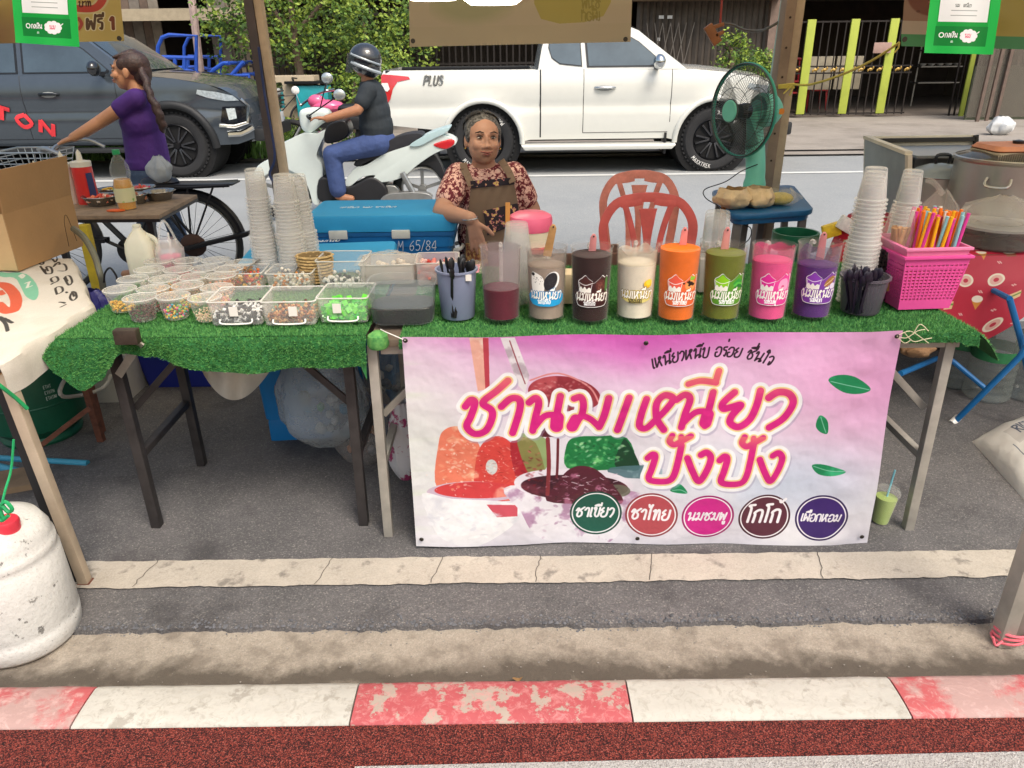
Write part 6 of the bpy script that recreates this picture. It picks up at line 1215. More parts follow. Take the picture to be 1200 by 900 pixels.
# bicycles and utility things behind the scooter
bikeM = M('far_bike_black', '#1f1f22', .5)
def farbike(label, px, py, Y, s_=1):
    c = P(px, py, Y); t = thing('bicycle', label, 'bicycle', (c.x, Y, .05), .5, 'parked bicycles by the fence')
    for x in (-.5, .5):
        w = MB().tube([(x+.3*math.cos(2*PI*k/24), 0, .33+.3*math.sin(2*PI*k/24)) for k in range(24)], .02, 6, closed=True).build('wheel', bikeM, t)
        for k in range(8): MB().tube([(x, 0, .33), (x+.3*math.cos(PI*k/4), 0, .33+.3*math.sin(PI*k/4))], .003, 4).build('spoke', stn, w)
    b = MB(); b.tube([(-.5, 0, .33), (-.15, 0, .3), (.35, 0, .75), (-.3, 0, .72), (-.15, 0, .3)], .016, 6).tube([(.5, 0, .33), (.35, 0, .8), (.33, 0, 1.0)], .014, 6).tube([(.33, -.25, 1.02), (.33, .25, 1.02)], .012, 6).tube([(-.5, 0, .33), (-.3, 0, .72), (-.33, 0, .88)], .013, 6); b.build('frame', bikeM, t)
    MB().ell((-.34, 0, .9), (.13, .07, .03), 8).build('saddle', bikeM, t); MB().box((-.55, 0, .76), (.4, .14, .02)).build('carrier', bikeM, t); return t
farbike('dark bicycle parked at the fence left of the scooter', 322, 110, 13.6); farbike('second dark bicycle half hidden by the canopy post', 300, 110, 13.9)
t = thing('market_board', 'cream board box with a turquoise bin behind the scooter handlebars', 'box', (P(340, 100, 14).x, 14, .05)); MB().box((P(341, 100, 14).x, 14, .75), (.9, .4, .7)).build('cream_panel', M('cream_panel', '#b3a48c', .8, var=.1), t, w=True, bev=.01); MB().box((P(368, 105, 13.9).x, 13.85, .7), (.55, .3, .5)).build('turquoise_bin', M('turquoise_plastic', '#2a9fa8', .45), t, w=True, bev=.03)
MB().box((P(362, 96, 13.9).x, 13.85, 1.0), (.7, .4, .04)).build('dark_lid', blackP, t, w=True)
for k in (-1, 1): MB().box((P(341, 100, 14).x+k*.35, 14, .25), (.06, .3, .4)).build('leg', gateI, t, w=True)
# ------------------------------------------------------------------ pickups
def arcpts(cx, cz, r_, a0, a1, n=12): return [(cx+r_*math.cos(a0+(a1-a0)*i/n), cz+r_*math.sin(a0+(a1-a0)*i/n)) for i in range(n+1)]
RW, FWx, WW = 1.25, 4.2, 1.82
def side_y(x, z):                                  # how far the flank stands inside the widest line
    y = .0
    if z > 1.02: y += (z-1.02)**2*.9
    if z > 1.27: y += (z-1.27)*.16
    if z < .75: y += (.75-z)**2*.35
    y += .022*math.exp(-((z-.98)/.05)**2)*0
    y -= .028*math.exp(-((math.hypot(x-RW, z-.4)-.5)/.07)**2)*(z > .3)+.028*math.exp(-((math.hypot(x-FWx, z-.4)-.5)/.07)**2)*(z > .3)
    y += .02*math.exp(-((z-.83)/.06)**2)
    if x > 4.55: y += (x-4.55)**2*.55
    if x < .12: y += (.12-x)**2*1.5
    return y
def cutsheet(poly, y0, sgn, xsn, zsn, off=0):
    bm = bmesh.new(); vs = [bm.verts.new((x, 0, z)) for x, z in poly]; bm.faces.new(vs)
    for n_, vals, ax in (((1, 0, 0), xsn, 0), ((0, 0, 1), zsn, 2)):
        for v_ in vals:
            co = [0, 0, 0]; co[ax] = v_; bmesh.ops.bisect_plane(bm, geom=bm.verts[:]+bm.edges[:]+bm.faces[:], plane_co=co, plane_no=n_, dist=1e-5)
    for v_ in bm.verts: v_.co.y = y0+sgn*(side_y(v_.co.x, v_.co.z)-off)
    bm.normal_update(); V_ = [tuple(v_.co) for v_ in bm.verts]; bm.verts.index_update(); F_ = [tuple(v_.index for v_ in f.verts) for f in bm.faces]; bm.free(); return V_, F_
ZS = [.5, .6, .7, .76, .8, .84, .88, .95, 1.0, 1.05, 1.1, 1.15, 1.2, 1.25]; XS = [i*.12 for i in range(1, 44)]
def pickup(label, ox, Y, paint, doublecab, lbl):
    t = thing('pickup_truck', label, 'pickup truck', (ox+2.6, Y+WW/2, 0)); C0 = V((ox, Y, 0))
    def wv(l): return [C0+V(p) for p in l]
    def put(b, name, mat, par=None, **k): b.v = [tuple(C0+V(p)) for p in b.v]; return b.build(name, mat, par or t, w=True, **k)
    lower = [(.04, .62), (0, .7), (0, 1.2), (.03, 1.26), (1.9, 1.255), (1.92, 1.25), (3.74, 1.235), (3.9, 1.235), (4.3, 1.2), (4.7, 1.13), (4.95, 1.02), (5.1, .86), (5.16, .62), (5.14, .46), (4.95, .4), (FWx+.5, .4)]+arcpts(FWx, .4, .49, 0, PI, 14)[1:]+[(3.6, .42), (1.85, .42)]+arcpts(RW, .4, .49, 0, PI, 14)+[(.6, .56)]
    cl = [p for i, p in enumerate(lower) if i == 0 or math.hypot(p[0]-lower[i-1][0], p[1]-lower[i-1][1]) > 1e-4]
    for sgn, y0 in ((1, 0), (-1, WW)):
        v_, f_ = cutsheet(cl, y0, sgn, XS, ZS); put(MB().add(v_, f_), 'body_side', paint, sm=50)
    # bonnet, bed rails, tailgate, bumper wrap: crowned strips across the width
    def across(name, prof, mat, crown=.03, n=12, off=0, y_in=0):
        b = MB(); m_ = len(prof)
        def f(u, v):
            i = min(m_-1, round(v*(m_-1))); x, z = prof[i]; s_ = side_y(x, z)+y_in; y = s_+(WW-2*s_)*u; k = 1-(2*u-1)**2; return (x+crown*k*(1 if x > 4.6 else 0)*2+(-.02*k if x < .1 else 0), y, z+(crown*k if z > 1.0 and x > 3.5 else 0)+off)
        b.grid(f, n, m_-1); return put(b, name, mat, sm=50)
    across('bonnet', [(3.7, 1.236), (3.9, 1.236), (4.1, 1.222), (4.3, 1.201), (4.5, 1.17), (4.7, 1.131), (4.85, 1.08), (4.95, 1.021)], paint, .045)
    across('nose', [(4.95, 1.02), (5.03, .95), (5.1, .86), (5.13, .76), (5.16, .62), (5.15, .5), (5.1, .42), (4.95, .41)], paint, .05)
    across('tailgate', [(.03, 1.26), (0, 1.2), (0, .95), (0, .7), (.04, .62)], paint)
    put(MB().box((.97, WW/2, .72), (1.8, WW-.2, .05)), 'bed_floor', blackP)
    for y in (.1, WW-.1): put(MB().box((.97, y+.0, 1.23), (1.84, .1, .06)), 'bed_rail', blackP, bev=.01)
    put(MB().box((1.9, WW/2, 1.0), (.05, WW-.14, .5)), 'bed_front', paint); put(MB().box((2.4, WW/2, .5), (4.0, WW-.35, .22)), 'chassis', blackP)
    for x in (RW, FWx):
        for y in (.32, WW-.32): b = MB(); b.tube([(x, y-.28, .4), (x, y+.28, .4)], .49, 28); put(b, 'wheel_well', M('wheel_well_black', '#0e0e10', .9, var=.1))
    # cab
    cab = [(1.95, 1.24), (2.0, 1.5), (2.08, 1.72), (2.25, 1.78), (2.7, 1.795), (3.0, 1.76), (3.2, 1.68), (3.5, 1.46), (3.8, 1.24)] if doublecab is False else [(1.5, 1.24), (1.55, 1.6), (1.68, 1.76), (2.0, 1.8), (2.7, 1.8), (3.0, 1.76), (3.2, 1.68), (3.5, 1.46), (3.8, 1.24)]
    if doublecab: pass
    b = MB(); m_ = len(cab)
    def cf(u, v):
        i = min(m_-1, round(v*(m_-1))); x, z = cab[i]; s_ = .06+(z-1.24)*.3; y = s_+(WW-2*s_)*u; k = 1-(2*u-1)**2; return (x+(.06*k if x > 3 else -.02*k), y, z+.025*k*(z > 1.6))
    b.grid(cf, 12, m_-1); put(b, 'roof_shell', paint, sm=50)
    b = MB(); wsx = [(3.1, 1.725), (3.25, 1.64), (3.5, 1.455), (3.74, 1.285)]
    b.grid(lambda u, v: (lambda x, z, s_, k: (x+.06*k+.012, s_+(WW-2*s_)*u, z+.012+.02*k*(z > 1.6)))(*wsx[round(v*3)], .14+(wsx[round(v*3)][1]-1.24)*.3, 1-(2*u-1)**2), 12, 3); put(b, 'windscreen', glassV, sm=50)
    for sgn, y0 in ((1, 0), (-1, WW)):
        def cy(z): return y0+sgn*(.06+(z-1.24)*.3)
        pol = cab; b = MB(); b.add([(x, cy(z), z) for x, z in pol], [tuple(range(len(pol)))]); put(b, 'cab_side', paint, sm=0)
        if doublecab: wins = [('front_door_window', [(2.42, 1.275), (2.42, 1.68), (2.78, 1.7), (3.0, 1.66), (3.2, 1.55), (3.5, 1.3), (3.48, 1.275)]), ('rear_door_window', [(1.66, 1.275), (1.66, 1.6), (1.78, 1.68), (2.36, 1.68), (2.36, 1.275)])]
        else: wins = [('front_door_window', [(2.56, 1.27), (2.52, 1.69), (2.8, 1.7), (3.0, 1.665), (3.2, 1.56), (3.5, 1.32), (3.48, 1.27)]), ('quarter_window', [(2.5, 1.28), (2.47, 1.69), (2.1, 1.68), (2.08, 1.5), (2.12, 1.38), (2.22, 1.31)])]
        for nm, wl in wins:
            c_ = V((sum(p[0] for p in wl)/len(wl), 0, sum(p[1] for p in wl)/len(wl)))
            fr_ = put(MB().prism([(x, cy(z)-sgn*.004, z) for x, z in wl], (0, -sgn*.004, 0)), nm, blackP, sm=0)
            put(MB().prism([(c_.x+(x-c_.x)*.95, cy(c_.z+(z-c_.z)*.93)-sgn*.009, c_.z+(z-c_.z)*.93) for x, z in wl], (0, -sgn*.003, 0)), 'pane', glassV, fr_, sm=0)
        # door seams
        for x, za, zb in (((2.52, .5, 1.25), (3.62, .62, 1.24), (1.98, .45, 1.25)) if not doublecab else ((2.38, .5, 1.25), (3.56, .6, 1.25), (1.62, .5, 1.25))):
            put(MB().tube([(x+.0, y0+sgn*(side_y(x, z)+.0005), z) for z in np.linspace(za, zb, 10)], .0045 if x > 2 else .009, 5), 'door_seam', blackP)
        xa, xb = (2.52, 3.6) if not doublecab else (1.62, 3.55)
        put(MB().tube([(x, y0+sgn*(side_y(x, .5)+.0005), .5) for x in np.linspace(xa, xb, 8)], .0045, 5), 'door_seam', blackP)
        hx = 2.68 if not doublecab else 2.62; hz = 1.03
        b = MB(); b.ell((hx+.1, y0+sgn*(side_y(hx, hz)-.005), hz), (.1, .012, .035), 12); put(b, 'handle_cup', M('handle_cup', '#8a8c8a' if not doublecab else '#1b1d20', .3), sm=50)
        put(MB().tube(crom([(hx-.02, y0+sgn*side_y(hx, hz), hz+.005), (hx+.03, y0+sgn*(side_y(hx, hz)-.035), hz+.008), (hx+.17, y0+sgn*(side_y(hx, hz)-.035), hz+.008), (hx+.23, y0+sgn*side_y(hx, hz), hz+.005)], 5), .016, 8), 'door_handle', chrome if not doublecab else M('dark_chrome', '#33363a', .2, .8), sm=50)
        # flared arches
        for x in (RW, FWx):
            b = MB(); prof = arcpts(x, .4, .5, -.05, PI+.05, 22); b.tube([(px_, y0+sgn*(side_y(px_, pz_)-.0), pz_) for px_, pz_ in prof], .035 if not doublecab else .05, 8); put(b, 'wheel_arch', paint if not doublecab else M('matt_black_trim', '#1f2022', .6), sm=60)
        # running board
        if not doublecab: loft(bb_ := MB(), [[(1.78, y0-sgn*.1, .3), (3.65, y0-sgn*.1, .3), (3.7, y0+sgn*.1, .3), (1.74, y0+sgn*.1, .3)], [(1.74, y0-sgn*.11, .35), (3.7, y0-sgn*.11, .35), (3.72, y0+sgn*.1, .38), (1.72, y0+sgn*.1, .38)]]); put(bb_, 'running_board', paint, bev=.012)
        else: put(MB().box((2.7, y0, .36), (2.0, .2, .05)), 'running_board', M('matt_black_trim', '#1f2022', .6), bev=.01)
        put(MB().box((FWx-.62, y0+sgn*.1, .36), (.03, .2, .26)), 'mud_flap', blackP, bev=.005); put(MB().box((RW-.6, y0+sgn*.14, .34), (.03, .22, .26)), 'mud_flap', blackP, bev=.005)
        # mirror
        mh = put(MB().ell((3.42, y0-sgn*.14, 1.33), (.075, .1, .09), 14), 'side_mirror', chrome if not doublecab else M('gloss_black', '#15161a', .15, coat=.8)); put(MB().bar((3.42, y0+sgn*.1, 1.25), (3.42, y0-sgn*.1, 1.28), .05, .04), 'mirror_arm', blackP, mh)
    # lamps
    for sgn, y0 in ((1, 0), (-1, WW)):
        tl = [(-.005, 1.2), (.02, 1.22), (.2, 1.205), (.34, 1.19), (.36, 1.16), (.2, 1.13), (.14, 1.05), (.1, .93), (.06, .88), (0, .9)]
        v_, f_ = cutsheet(tl, y0, sgn, [.1, .2], [1.0, 1.1], .006); o_ = put(MB().add(v_, f_), 'tail_lamp', M('tail_lamp_red', '#c72a2e', .15, coat=1, var=.1), sm=50)
        v_, f_ = cutsheet([(.0, 1.12), (.08, 1.12), (.1, 1.05), (.07, 1.02), (0, 1.04)], y0, sgn, [], [], .009); put(MB().add(v_, f_), 'reverse_lamp', whp, o_)
        hl = [(4.58, 1.07), (4.8, 1.04), (4.98, .99), (5.04, .93), (4.9, .93), (4.7, .97), (4.56, 1.02)]; v_, f_ = cutsheet(hl, y0, sgn, [4.7, 4.8, 4.9, 5.0], [1.0], .008); put(MB().add(v_, f_), 'headlight', M('headlight_glass', '#b9c4ca', .08, .3, var=.3, sc=30), sm=50)
        lw_ = [(4.84, .86), (5.1, .86), (5.14, .66), (4.9, .62), (4.8, .68)]; v_, f_ = cutsheet(lw_, y0, sgn, [4.9, 5.0, 5.05], [.7, .8], .01); lo = put(MB().add(v_, f_), 'lower_lamp_housing', M('gloss_black', '#15161a', .15, coat=.8), sm=50)
        v_, f_ = cutsheet([(4.88, .84), (4.98, .84), (4.99, .72), (4.9, .7)], y0, sgn, [], [], .016); put(MB().add(v_, f_), 'headlight', M('headlight_glass'), lo)
        put(MB().tube([(x, y0+sgn*(side_y(x, z)-.02), z) for x, z in ((4.78, .64), (4.95, .62), (5.1, .66), (5.13, .86), (5.06, .95))], .02, 7), 'chrome_trim', chrome)
        put(MB().tube([(x, y0+sgn*(side_y(x, z)-.02), z) for x, z in ((4.86, .53), (5.0, .53), (5.08, .56), (5.15, .6))], .035, 7), 'chrome_bumper_wing', chrome)
    # front face
    put(MB().box((5.24, WW/2, .92), (.06, .95, .34)), 'grille_frame', M('gloss_black', '#15161a', .15, coat=.8), bev=.02)
    for i in range(5): put(MB().box((5.275, WW/2, .8+.06*i), (.02, .9, .018)), 'grille_slat', chrome if i in (0, 4) else blackP)
    put(MB().box((5.3, WW/2, .66), (.01, .44, .13)), 'number_plate', M('plate_white', '#d6dadb', .4), bev=.01)
    put(MB().box((5.2, WW/2, .5), (.14, WW-.45, .16)), 'lower_bumper', M('matt_black_trim', '#1f2022', .6), bev=.03); put(MB().tube([(5.28, .5, .46), (5.33, .5, .43), (5.28, .5, .4)], .02, 7), 'tow_hook', M('red_hook', '#c02a30', .4)); put(MB().box((-.08, WW/2, .6), (.16, WW-.5, .14)), 'rear_bumper', chrome if not doublecab else blackP, bev=.02)
    # wheels
    for x in (RW, FWx):
        for sgn, y0 in ((1, .0), (-1, WW)):
            wh = thing('wheel', '', '', (x-2.6, y0+sgn*.12-WW/2, .4)); del wh['label'], wh['category']; wh.parent = t; KIDS.setdefault(t.name, []).append(wh); m3 = Matrix.Rotation(PI/2*sgn, 3, 'X'); b = MB()
            b.lathe([(.27, -.1), (.36, -.115), (.385, -.1), (.4, -.06), (.4, .06), (.385, .105), (.36, .125), (.3, .128), (.265, .11), (.26, .0), (.26, -.1)], (0, 0, 0), 48, m3, cap=False); b.build('tyre', M('tyre_rubber', '#232325', .8, var=.15), wh)
            b = MB()
            for k in range(44): a = 2*PI*k/44; b.box((.4*math.cos(a), 0, .4*math.sin(a)), (.02, .2, .028), m=Matrix.Rotation(-a, 3, 'Y'))
            stuff(b.build('tread', M('tyre_rubber'), wh, sm=0))
            b = MB(); b.lathe([(.262, .11), (.255, .115), (.245, .1), (.24, .02), (.0, .01)], (0, 0, 0), 40, m3, cap=False); b.build('rim', M('rim_black', '#1c1c1f', .3, .6), wh)
            for k in range(6):
                for dd in (-.13, .13): a = 2*PI*k/6+dd; b = MB(); b.bar(m3 @ V((.05*math.cos(a*1), .05*math.sin(a), .085)), m3 @ V((.235*math.cos(a+dd*.6), .235*math.sin(a+dd*.6), .1)), .022, .03, m3 @ V((0, 0, 1))); b.build('spoke', M('machined_spoke', '#9a9a9c' if dd > 0 else '#4a4a4e', .25, .8), wh, bev=.003)
            b = MB(); b.lathe([(0, .115), (.04, .112), (.055, .09), (.06, .03), (0, .03)], (0, 0, 0), 20, m3, cap=False); b.build('hub_cap', M('rim_black'), wh)
            if not doublecab and sgn == 1:
                b = MB(); s_ = .05; n_ = 0
                for txt, a0_ in (('MAXXTREK', PI*1.22), ('MAXXTREK', PI*.22)):
                    cx = 0
                    for ch in txt:
                        wd2, gs = GLY[ch]
                        for l in gs:
                            L_ = [(p.x, p.y) for p in crom([(a, c_, 0) for a, c_ in l], 3)] if len(l) > 2 else l
                            pp = []
                            for a, c_ in L_: th = a0_+(cx+a)*s_/.33; rr_ = .31+c_*s_*(-1)+.045; pp.append(m3 @ V((rr_*math.cos(th), rr_*math.sin(th)*1, .129)))
                            b.tube(pp, .0035, 4)
                        cx += wd2+.2
                b.build('tyre_lettering', whp, wh)
    return t, put, C0
glassV = M('tinted_car_glass', '#4c585f', .06, .45, var=.25, sc=1.5, spec=.9); chrome = M('chrome', '#c9cbcc', .12, 1, var=.03)
whitePaint = M('pearl_white_paint', '#d8d8d1', .18, var=.015, coat=.7); greyPaint = M('dark_grey_paint', '#454d55', .22, .4, var=.05, coat=.9)
wt, wput, WC = pickup('white pickup truck crossing behind the stall, facing right', P(447, 100, 10.25).x, 10.25, whitePaint, False, 0)
p_ = WC+V((.52, side_y(.5, 1.12)-.004, 1.09)); printmesh('badge_lettering', 'PLUS', .11, p_, (1, 0, 0), (0, 0, 1), M('silver_badge', '#8f8f8c', .3, .6), wt, .11, .25)
gtk, gput, GC = pickup('dark grey pickup truck with red lettering, at the left edge', P(293, 130, 10.25).x-5.2, 10.25, greyPaint, True, 0)
redL = M('red_vinyl_lettering', '#d8343c', .5, var=.08)
b = MB(); cx = 0
for ch in 'TRITON':
    wd2, gs = GLY[ch]
    for l in gs:
        L_ = [(p.x, p.y) for p in crom([(a, c_, 0) for a, c_ in l], 4)] if len(l) > 2 else l
        pts = []
        for a, c_ in L_:
            u_ = (cx+a)*.32; x = 1.36+u_; z = .98-u_*.34+c_*.145; pts.append(GC+V((x+c_*.03, side_y(x, z)-.012, z)))
        b.tube(pts, .027, 6)
    cx += wd2+.24
b.v = [(x, GC.y+side_y(x-GC.x, z)-.014+(y-(GC.y+side_y(x-GC.x, z)-.014))*.1, z) for x, y, z in b.v]; b.build('vinyl_lettering', redL, gtk, w=True)
for k in range(6): a = k*.03; x = .95+k*.12; gput(MB().tube([(x, side_y(x, .62)-.006, .56+a*.5), (x+.45, side_y(x, .8)-.006, .8+a)], .006, 5), 'vinyl_stripe', M('silver_badge'))
p_ = GC+V((5.22, 0.55, 1.02)); printmesh('bonnet_lettering', 'MITSUBISHI', .075, GC+V((5.06, .35, 1.075)), (.05, 1, 0), (-.35, 0, 1), M('silver_badge'), gtk, .1, 0, off=(.02, 0, 0)) if 'B' in GLY else None
t = thing('antenna_rack', 'black cross bar rack on the dark pickup roof', 'roof rack', GC+V((2.4, .9, 1.82)));
for x in (2.0, 2.9): MB().tube(wvp := [GC+V((x, .3, 1.83)), GC+V((x, WW-.3, 1.83))], .02, 7).build('crossbar', blackP, t, w=True)
# ------------------------------------------------------------------ scooter
SY = 7.5; sc_ = lambda x, y: (300+x/4.5, 40+y/4.5)
scW = M('scooter_white', '#d2dcd9', .3, var=.03, coat=.5); scT = M('scooter_ice', '#b4cdd1', .35, var=.04)
sct = thing('scooter', 'white step through scooter heading left with its rider', 'scooter', (P(420, 200, SY).x, SY, 0))
def piece(name, pts, dep, mat, parent, yc=SY, bev=.02, n=4):
    o_ = [P(*sc_(x, y), yc) for x, y in pts]; q = crom(o_, n, True) if n > 1 else o_; q = [V((p.x, yc-dep/2, p.z)) for p in q]; b = MB(); b.prism(q, (0, dep, 0)); return b.build(name, mat, parent, w=True, bev=bev, seg=3, sm=60)
piece('front_apron', [(140, 590), (200, 545), (270, 515), (330, 520), (372, 500), (378, 520), (345, 590), (335, 640), (365, 700), (350, 870), (315, 880), (290, 800), (250, 740), (170, 690)], .22, scW, sct, bev=.05)
piece('handlebar_cowl', [(240, 400), (300, 385), (380, 395), (395, 440), (340, 480), (290, 520), (250, 500), (235, 450)], .15, scW, sct, bev=.05)
piece('front_fender', [(0, 750), (20, 690), (100, 650), (180, 680), (230, 750), (190, 770), (120, 720), (60, 740), (20, 790)], .14, scW, sct, bev=.03)
piece('side_cover', [(480, 775), (530, 700), (620, 650), (740, 600), (850, 565), (960, 525), (1040, 540), (1055, 575), (950, 620), (860, 680), (780, 745), (680, 770), (610, 765), (640, 735), (570, 745), (510, 790)], .26, scW, sct, bev=.05)
piece('tail_fin', [(820, 575), (900, 525), (960, 500), (1025, 483), (1010, 510), (940, 545), (870, 580)], .3, scT, sct, bev=.03)
piece('seat', [(530, 670), (600, 620), (700, 560), (780, 525), (870, 515), (880, 540), (820, 580), (700, 620), (600, 680), (550, 690)], .26, M('seat_vinyl', '#24242a', .6), sct, bev=.05)
piece('bag', [(388, 480), (440, 452), (485, 455), (502, 510), (470, 550), (390, 570), (372, 540)], .24, blackP, sct, bev=.04)
piece('footboard', [(340, 850), (360, 740), (500, 790), (620, 740), (700, 800), (680, 870), (560, 885), (400, 880)], .28, M('dark_plastic', '#1c1c20', .5), sct, bev=.03)
piece('rear_mudguard', [(800, 660), (930, 620), (1000, 740), (980, 760), (920, 690), (850, 680)], .14, M('dark_plastic'), sct, bev=.02)
piece('tail_lamp', [(940, 575), (1000, 552), (1045, 545), (1048, 575), (1000, 598)], .28, M('tail_lamp_red'), sct, bev=.02)
piece('headlight', [(142, 575), (200, 545), (205, 560), (150, 595)], .2, M('headlight_glass'), sct, bev=.01)
piece('exhaust', [(660, 870), (700, 840), (800, 830), (900, 835), (930, 860), (880, 880), (700, 890)], .1, M('silver_cast', '#a8a8a6', .35, .8), sct, yc=SY-.15, bev=.03)
piece('engine', [(640, 800), (740, 790), (760, 850), (650, 860)], .2, M('silver_cast'), sct, bev=.03)
MB().tube([P(*sc_(770, 730), SY-.16), P(*sc_(830, 840), SY-.16)], .028, 10).build('shock_absorber', M('silver_cast'), sct, w=True)
for cx_, cy_, nm in ((150, 865, 'front'), (880, 830, 'rear')):
    c_ = P(*sc_(cx_, cy_), SY); c_.z = .29; b = MB(); b.tube([(c_.x+.245*math.cos(2*PI*k/36), SY, .29+.245*math.sin(2*PI*k/36)) for k in range(36)], .042, 10, closed=True); w = b.build('wheel', M('tyre_rubber'), sct, w=True)
    MB().tube([(c_.x+.2*math.cos(2*PI*k/36), SY, .29+.2*math.sin(2*PI*k/36)) for k in range(36)], .016, 8, closed=True).build('rim', M('silver_cast'), w, w=True)
    for k in range(5): MB().bar((c_.x, SY, .29), (c_.x+.2*math.cos(2*PI*k/5+.3), SY, .29+.2*math.sin(2*PI*k/5+.3)), .03, .022, (0, 1, 0)).build('spoke', M('silver_cast'), w, w=True)
    MB().tube([(c_.x, SY-.05, .29), (c_.x, SY+.05, .29)], .04, 14).build('hub', M('silver_cast'), w, w=True)
q = P(*sc_(230, 750), SY); MB().tube([V((q.x, SY-.09, q.z)), V((P(*sc_(150, 865), SY).x, SY-.09, .29))], .02, 8).build('fork', M('silver_cast'), sct, w=True)
h0 = P(*sc_(330, 440), SY); MB().tube(crom([(h0.x, SY-.33, h0.z+.02), (h0.x-.05, SY-.2, h0.z+.03), (h0.x-.06, SY, h0.z+.02), (h0.x-.05, SY+.2, h0.z+.03), (h0.x, SY+.33, h0.z+.02)], 5), .015, 8).build('handlebar', blackP, sct, w=True)
for sg_, (mx_, my_) in ((-1, (440, 320)), (1, (375, 232))):
    q = P(*sc_(mx_, my_), SY+sg_*.25); w = MB().tube([V((h0.x-.04, SY+sg_*.22, h0.z+.03)), q], .006, 6).build('mirror_stem', blackP, sct, w=True); MB().ell(tuple(q), (.055, .02, .05), 14).build('mirror', M('mirror_grey', '#b9c0c0', .2, .6), w, w=True)
# small pink motorbike behind it
pt = thing('motorcycle', 'parked motorcycle with a pink cowl seen beyond the scooter handlebars', 'motorcycle', (P(370, 120, 11.9).x, 11.95, .03)); MY = 11.95
MB().ell(tuple(P(371, 119, MY)), (.13, .1, .1), 14).build('front_cowl', M('pink_gloss', '#d85a86', .3, coat=.5), pt, w=True); MB().ell(tuple(P(384, 125, MY)), (.26, .14, .1), 14).build('tank_cover', M('pink_gloss'), pt, w=True)
MB().tube(crom([P(352, 124, MY), P(364, 115, MY), P(378, 108, MY), P(392, 105, MY)], 5), .018, 7).build('handlebar', chrome, pt, w=True)
for (a, c_) in (((382, 105), (383, 92)), ((352, 124), (346, 108))):
    w = MB().tube([P(*a, MY), P(*c_, MY)], .01, 6).build('mirror_stem', chrome, pt, w=True); MB().ell(tuple(P(c_[0], c_[1]-2, MY)), (.06, .02, .06), 12).build('mirror', whp, w, w=True)
for dx in (-.25, .95): cxx = P(362, 150, MY).x+dx; MB().tube([(cxx+.24*math.cos(2*PI*k/28), MY, .29+.24*math.sin(2*PI*k/28)) for k in range(28)], .04, 8, closed=True).build('wheel', M('tyre_rubber'), pt, w=True)
MB().tube([P(362, 128, MY), (P(362, 150, MY).x-.25, MY, .29)], .03, 8).build('fork', chrome, pt, w=True); cxx = P(362, 150, MY).x; MB().bar((cxx, MY, .55), (cxx+.95, MY, .5), .2, .2).build('body_shell', blackP, pt, w=True, bev=.05); MB().ell((cxx+.65, MY, .72), (.35, .12, .06), 12).build('saddle', blackP, pt, w=True)
# ------------------------------------------------------------------ bicycle in front of the standing woman
BYk = 5.2; bk = thing('bicycle', 'black bicycle with a wire basket, held by the woman in purple', 'bicycle', (P(170, 280, BYk).x, BYk, 0)); bkM = M('bicycle_black', '#1d1c20', .35, .2, var=.2)
rw = P(227, 280, BYk); rw.z = .33; fw = P(62, 290, BYk); fw.z = .33
for c_, nm in ((rw, 'rear'), (fw, 'front')):
    w = MB().tube([(c_.x+.315*math.cos(2*PI*k/48), BYk, .33+.315*math.sin(2*PI*k/48)) for k in range(48)], .019, 8, closed=True).build('wheel', M('tyre_rubber'), bk, w=True)
    MB().tube([(c_.x+.29*math.cos(2*PI*k/48), BYk, .33+.29*math.sin(2*PI*k/48)) for k in range(48)], .009, 6, closed=True).build('rim', M('silver_cast'), w, w=True)
    for k in range(28): a = 2*PI*k/28; MB().tube([(c_.x, BYk+(.02 if k % 2 else -.02), .33), (c_.x+.29*math.cos(a), BYk, .33+.29*math.sin(a))], .0016, 4).build('spoke', bkM, w, w=True)
    MB().tube([(c_.x, BYk-.05, .33), (c_.x, BYk+.05, .33)], .022, 10).build('hub', bkM, w, w=True); MB().tube([(c_.x+.345*math.cos(a), BYk, .33+.345*math.sin(a)) for a in np.linspace(.1, 2.6, 20)], [.022]*20, 6).build('mudguard', bkM, w, w=True)
bbk = P(157, 292, BYk); sp = P(189, 222, BYk); hp = P(72, 178, BYk); hd = V((fw.x+.2, BYk, .84))
for a, c_, r_ in ((bbk, sp, .018), (bbk, hd+V((.02, 0, -.14)), .02), (sp+V((-.05, 0, -.2)), hd+V((0, 0, -.05)), .016), (hd, V((fw.x, BYk, .33)), .016), (hd, V((hd.x-.05, BYk, hp.z)), .014)): MB().tube([a, c_], r_, 8).build('frame_tube', bkM, bk, w=True)
for s_ in (-1, 1):
    MB().tube([bbk+V((0, s_*.04, 0)), rw+V((0, s_*.05, 0))], .011, 7).build('chain_stay', bkM, bk, w=True); MB().tube([sp+V((0, s_*.02, -.1)), rw+V((0, s_*.05, 0))], .01, 7).build('seat_stay', bkM, bk, w=True)
    MB().tube(crom([(hd.x-.05, BYk, hp.z), (hd.x-.06, BYk+s_*.12, hp.z+.03), (hd.x+.06, BYk+s_*.24, hp.z+.05), (hd.x+.17, BYk+s_*.26, hp.z+.0)], 5), .012, 8).build('handlebar', M('silver_cast'), bk, w=True)
MB().ell(tuple(sp+V((0, 0, .05))), (.13, .08, .04), 12).build('saddle', bkM, bk, w=True)
rk = [P(182, 214, BYk-.06), P(205, 220, BYk-.08), P(272, 219, BYk-.08), P(279, 213, BYk)]; zr = P(230, 217, BYk).z
for dy in (-.09, .09): MB().tube([(rw.x-.3, BYk+dy*.6, zr), (rw.x+.05, BYk+dy, zr), (rw.x+.33, BYk+dy, zr+.01)], .012, 6).build('carrier_rail', bkM, bk, w=True)
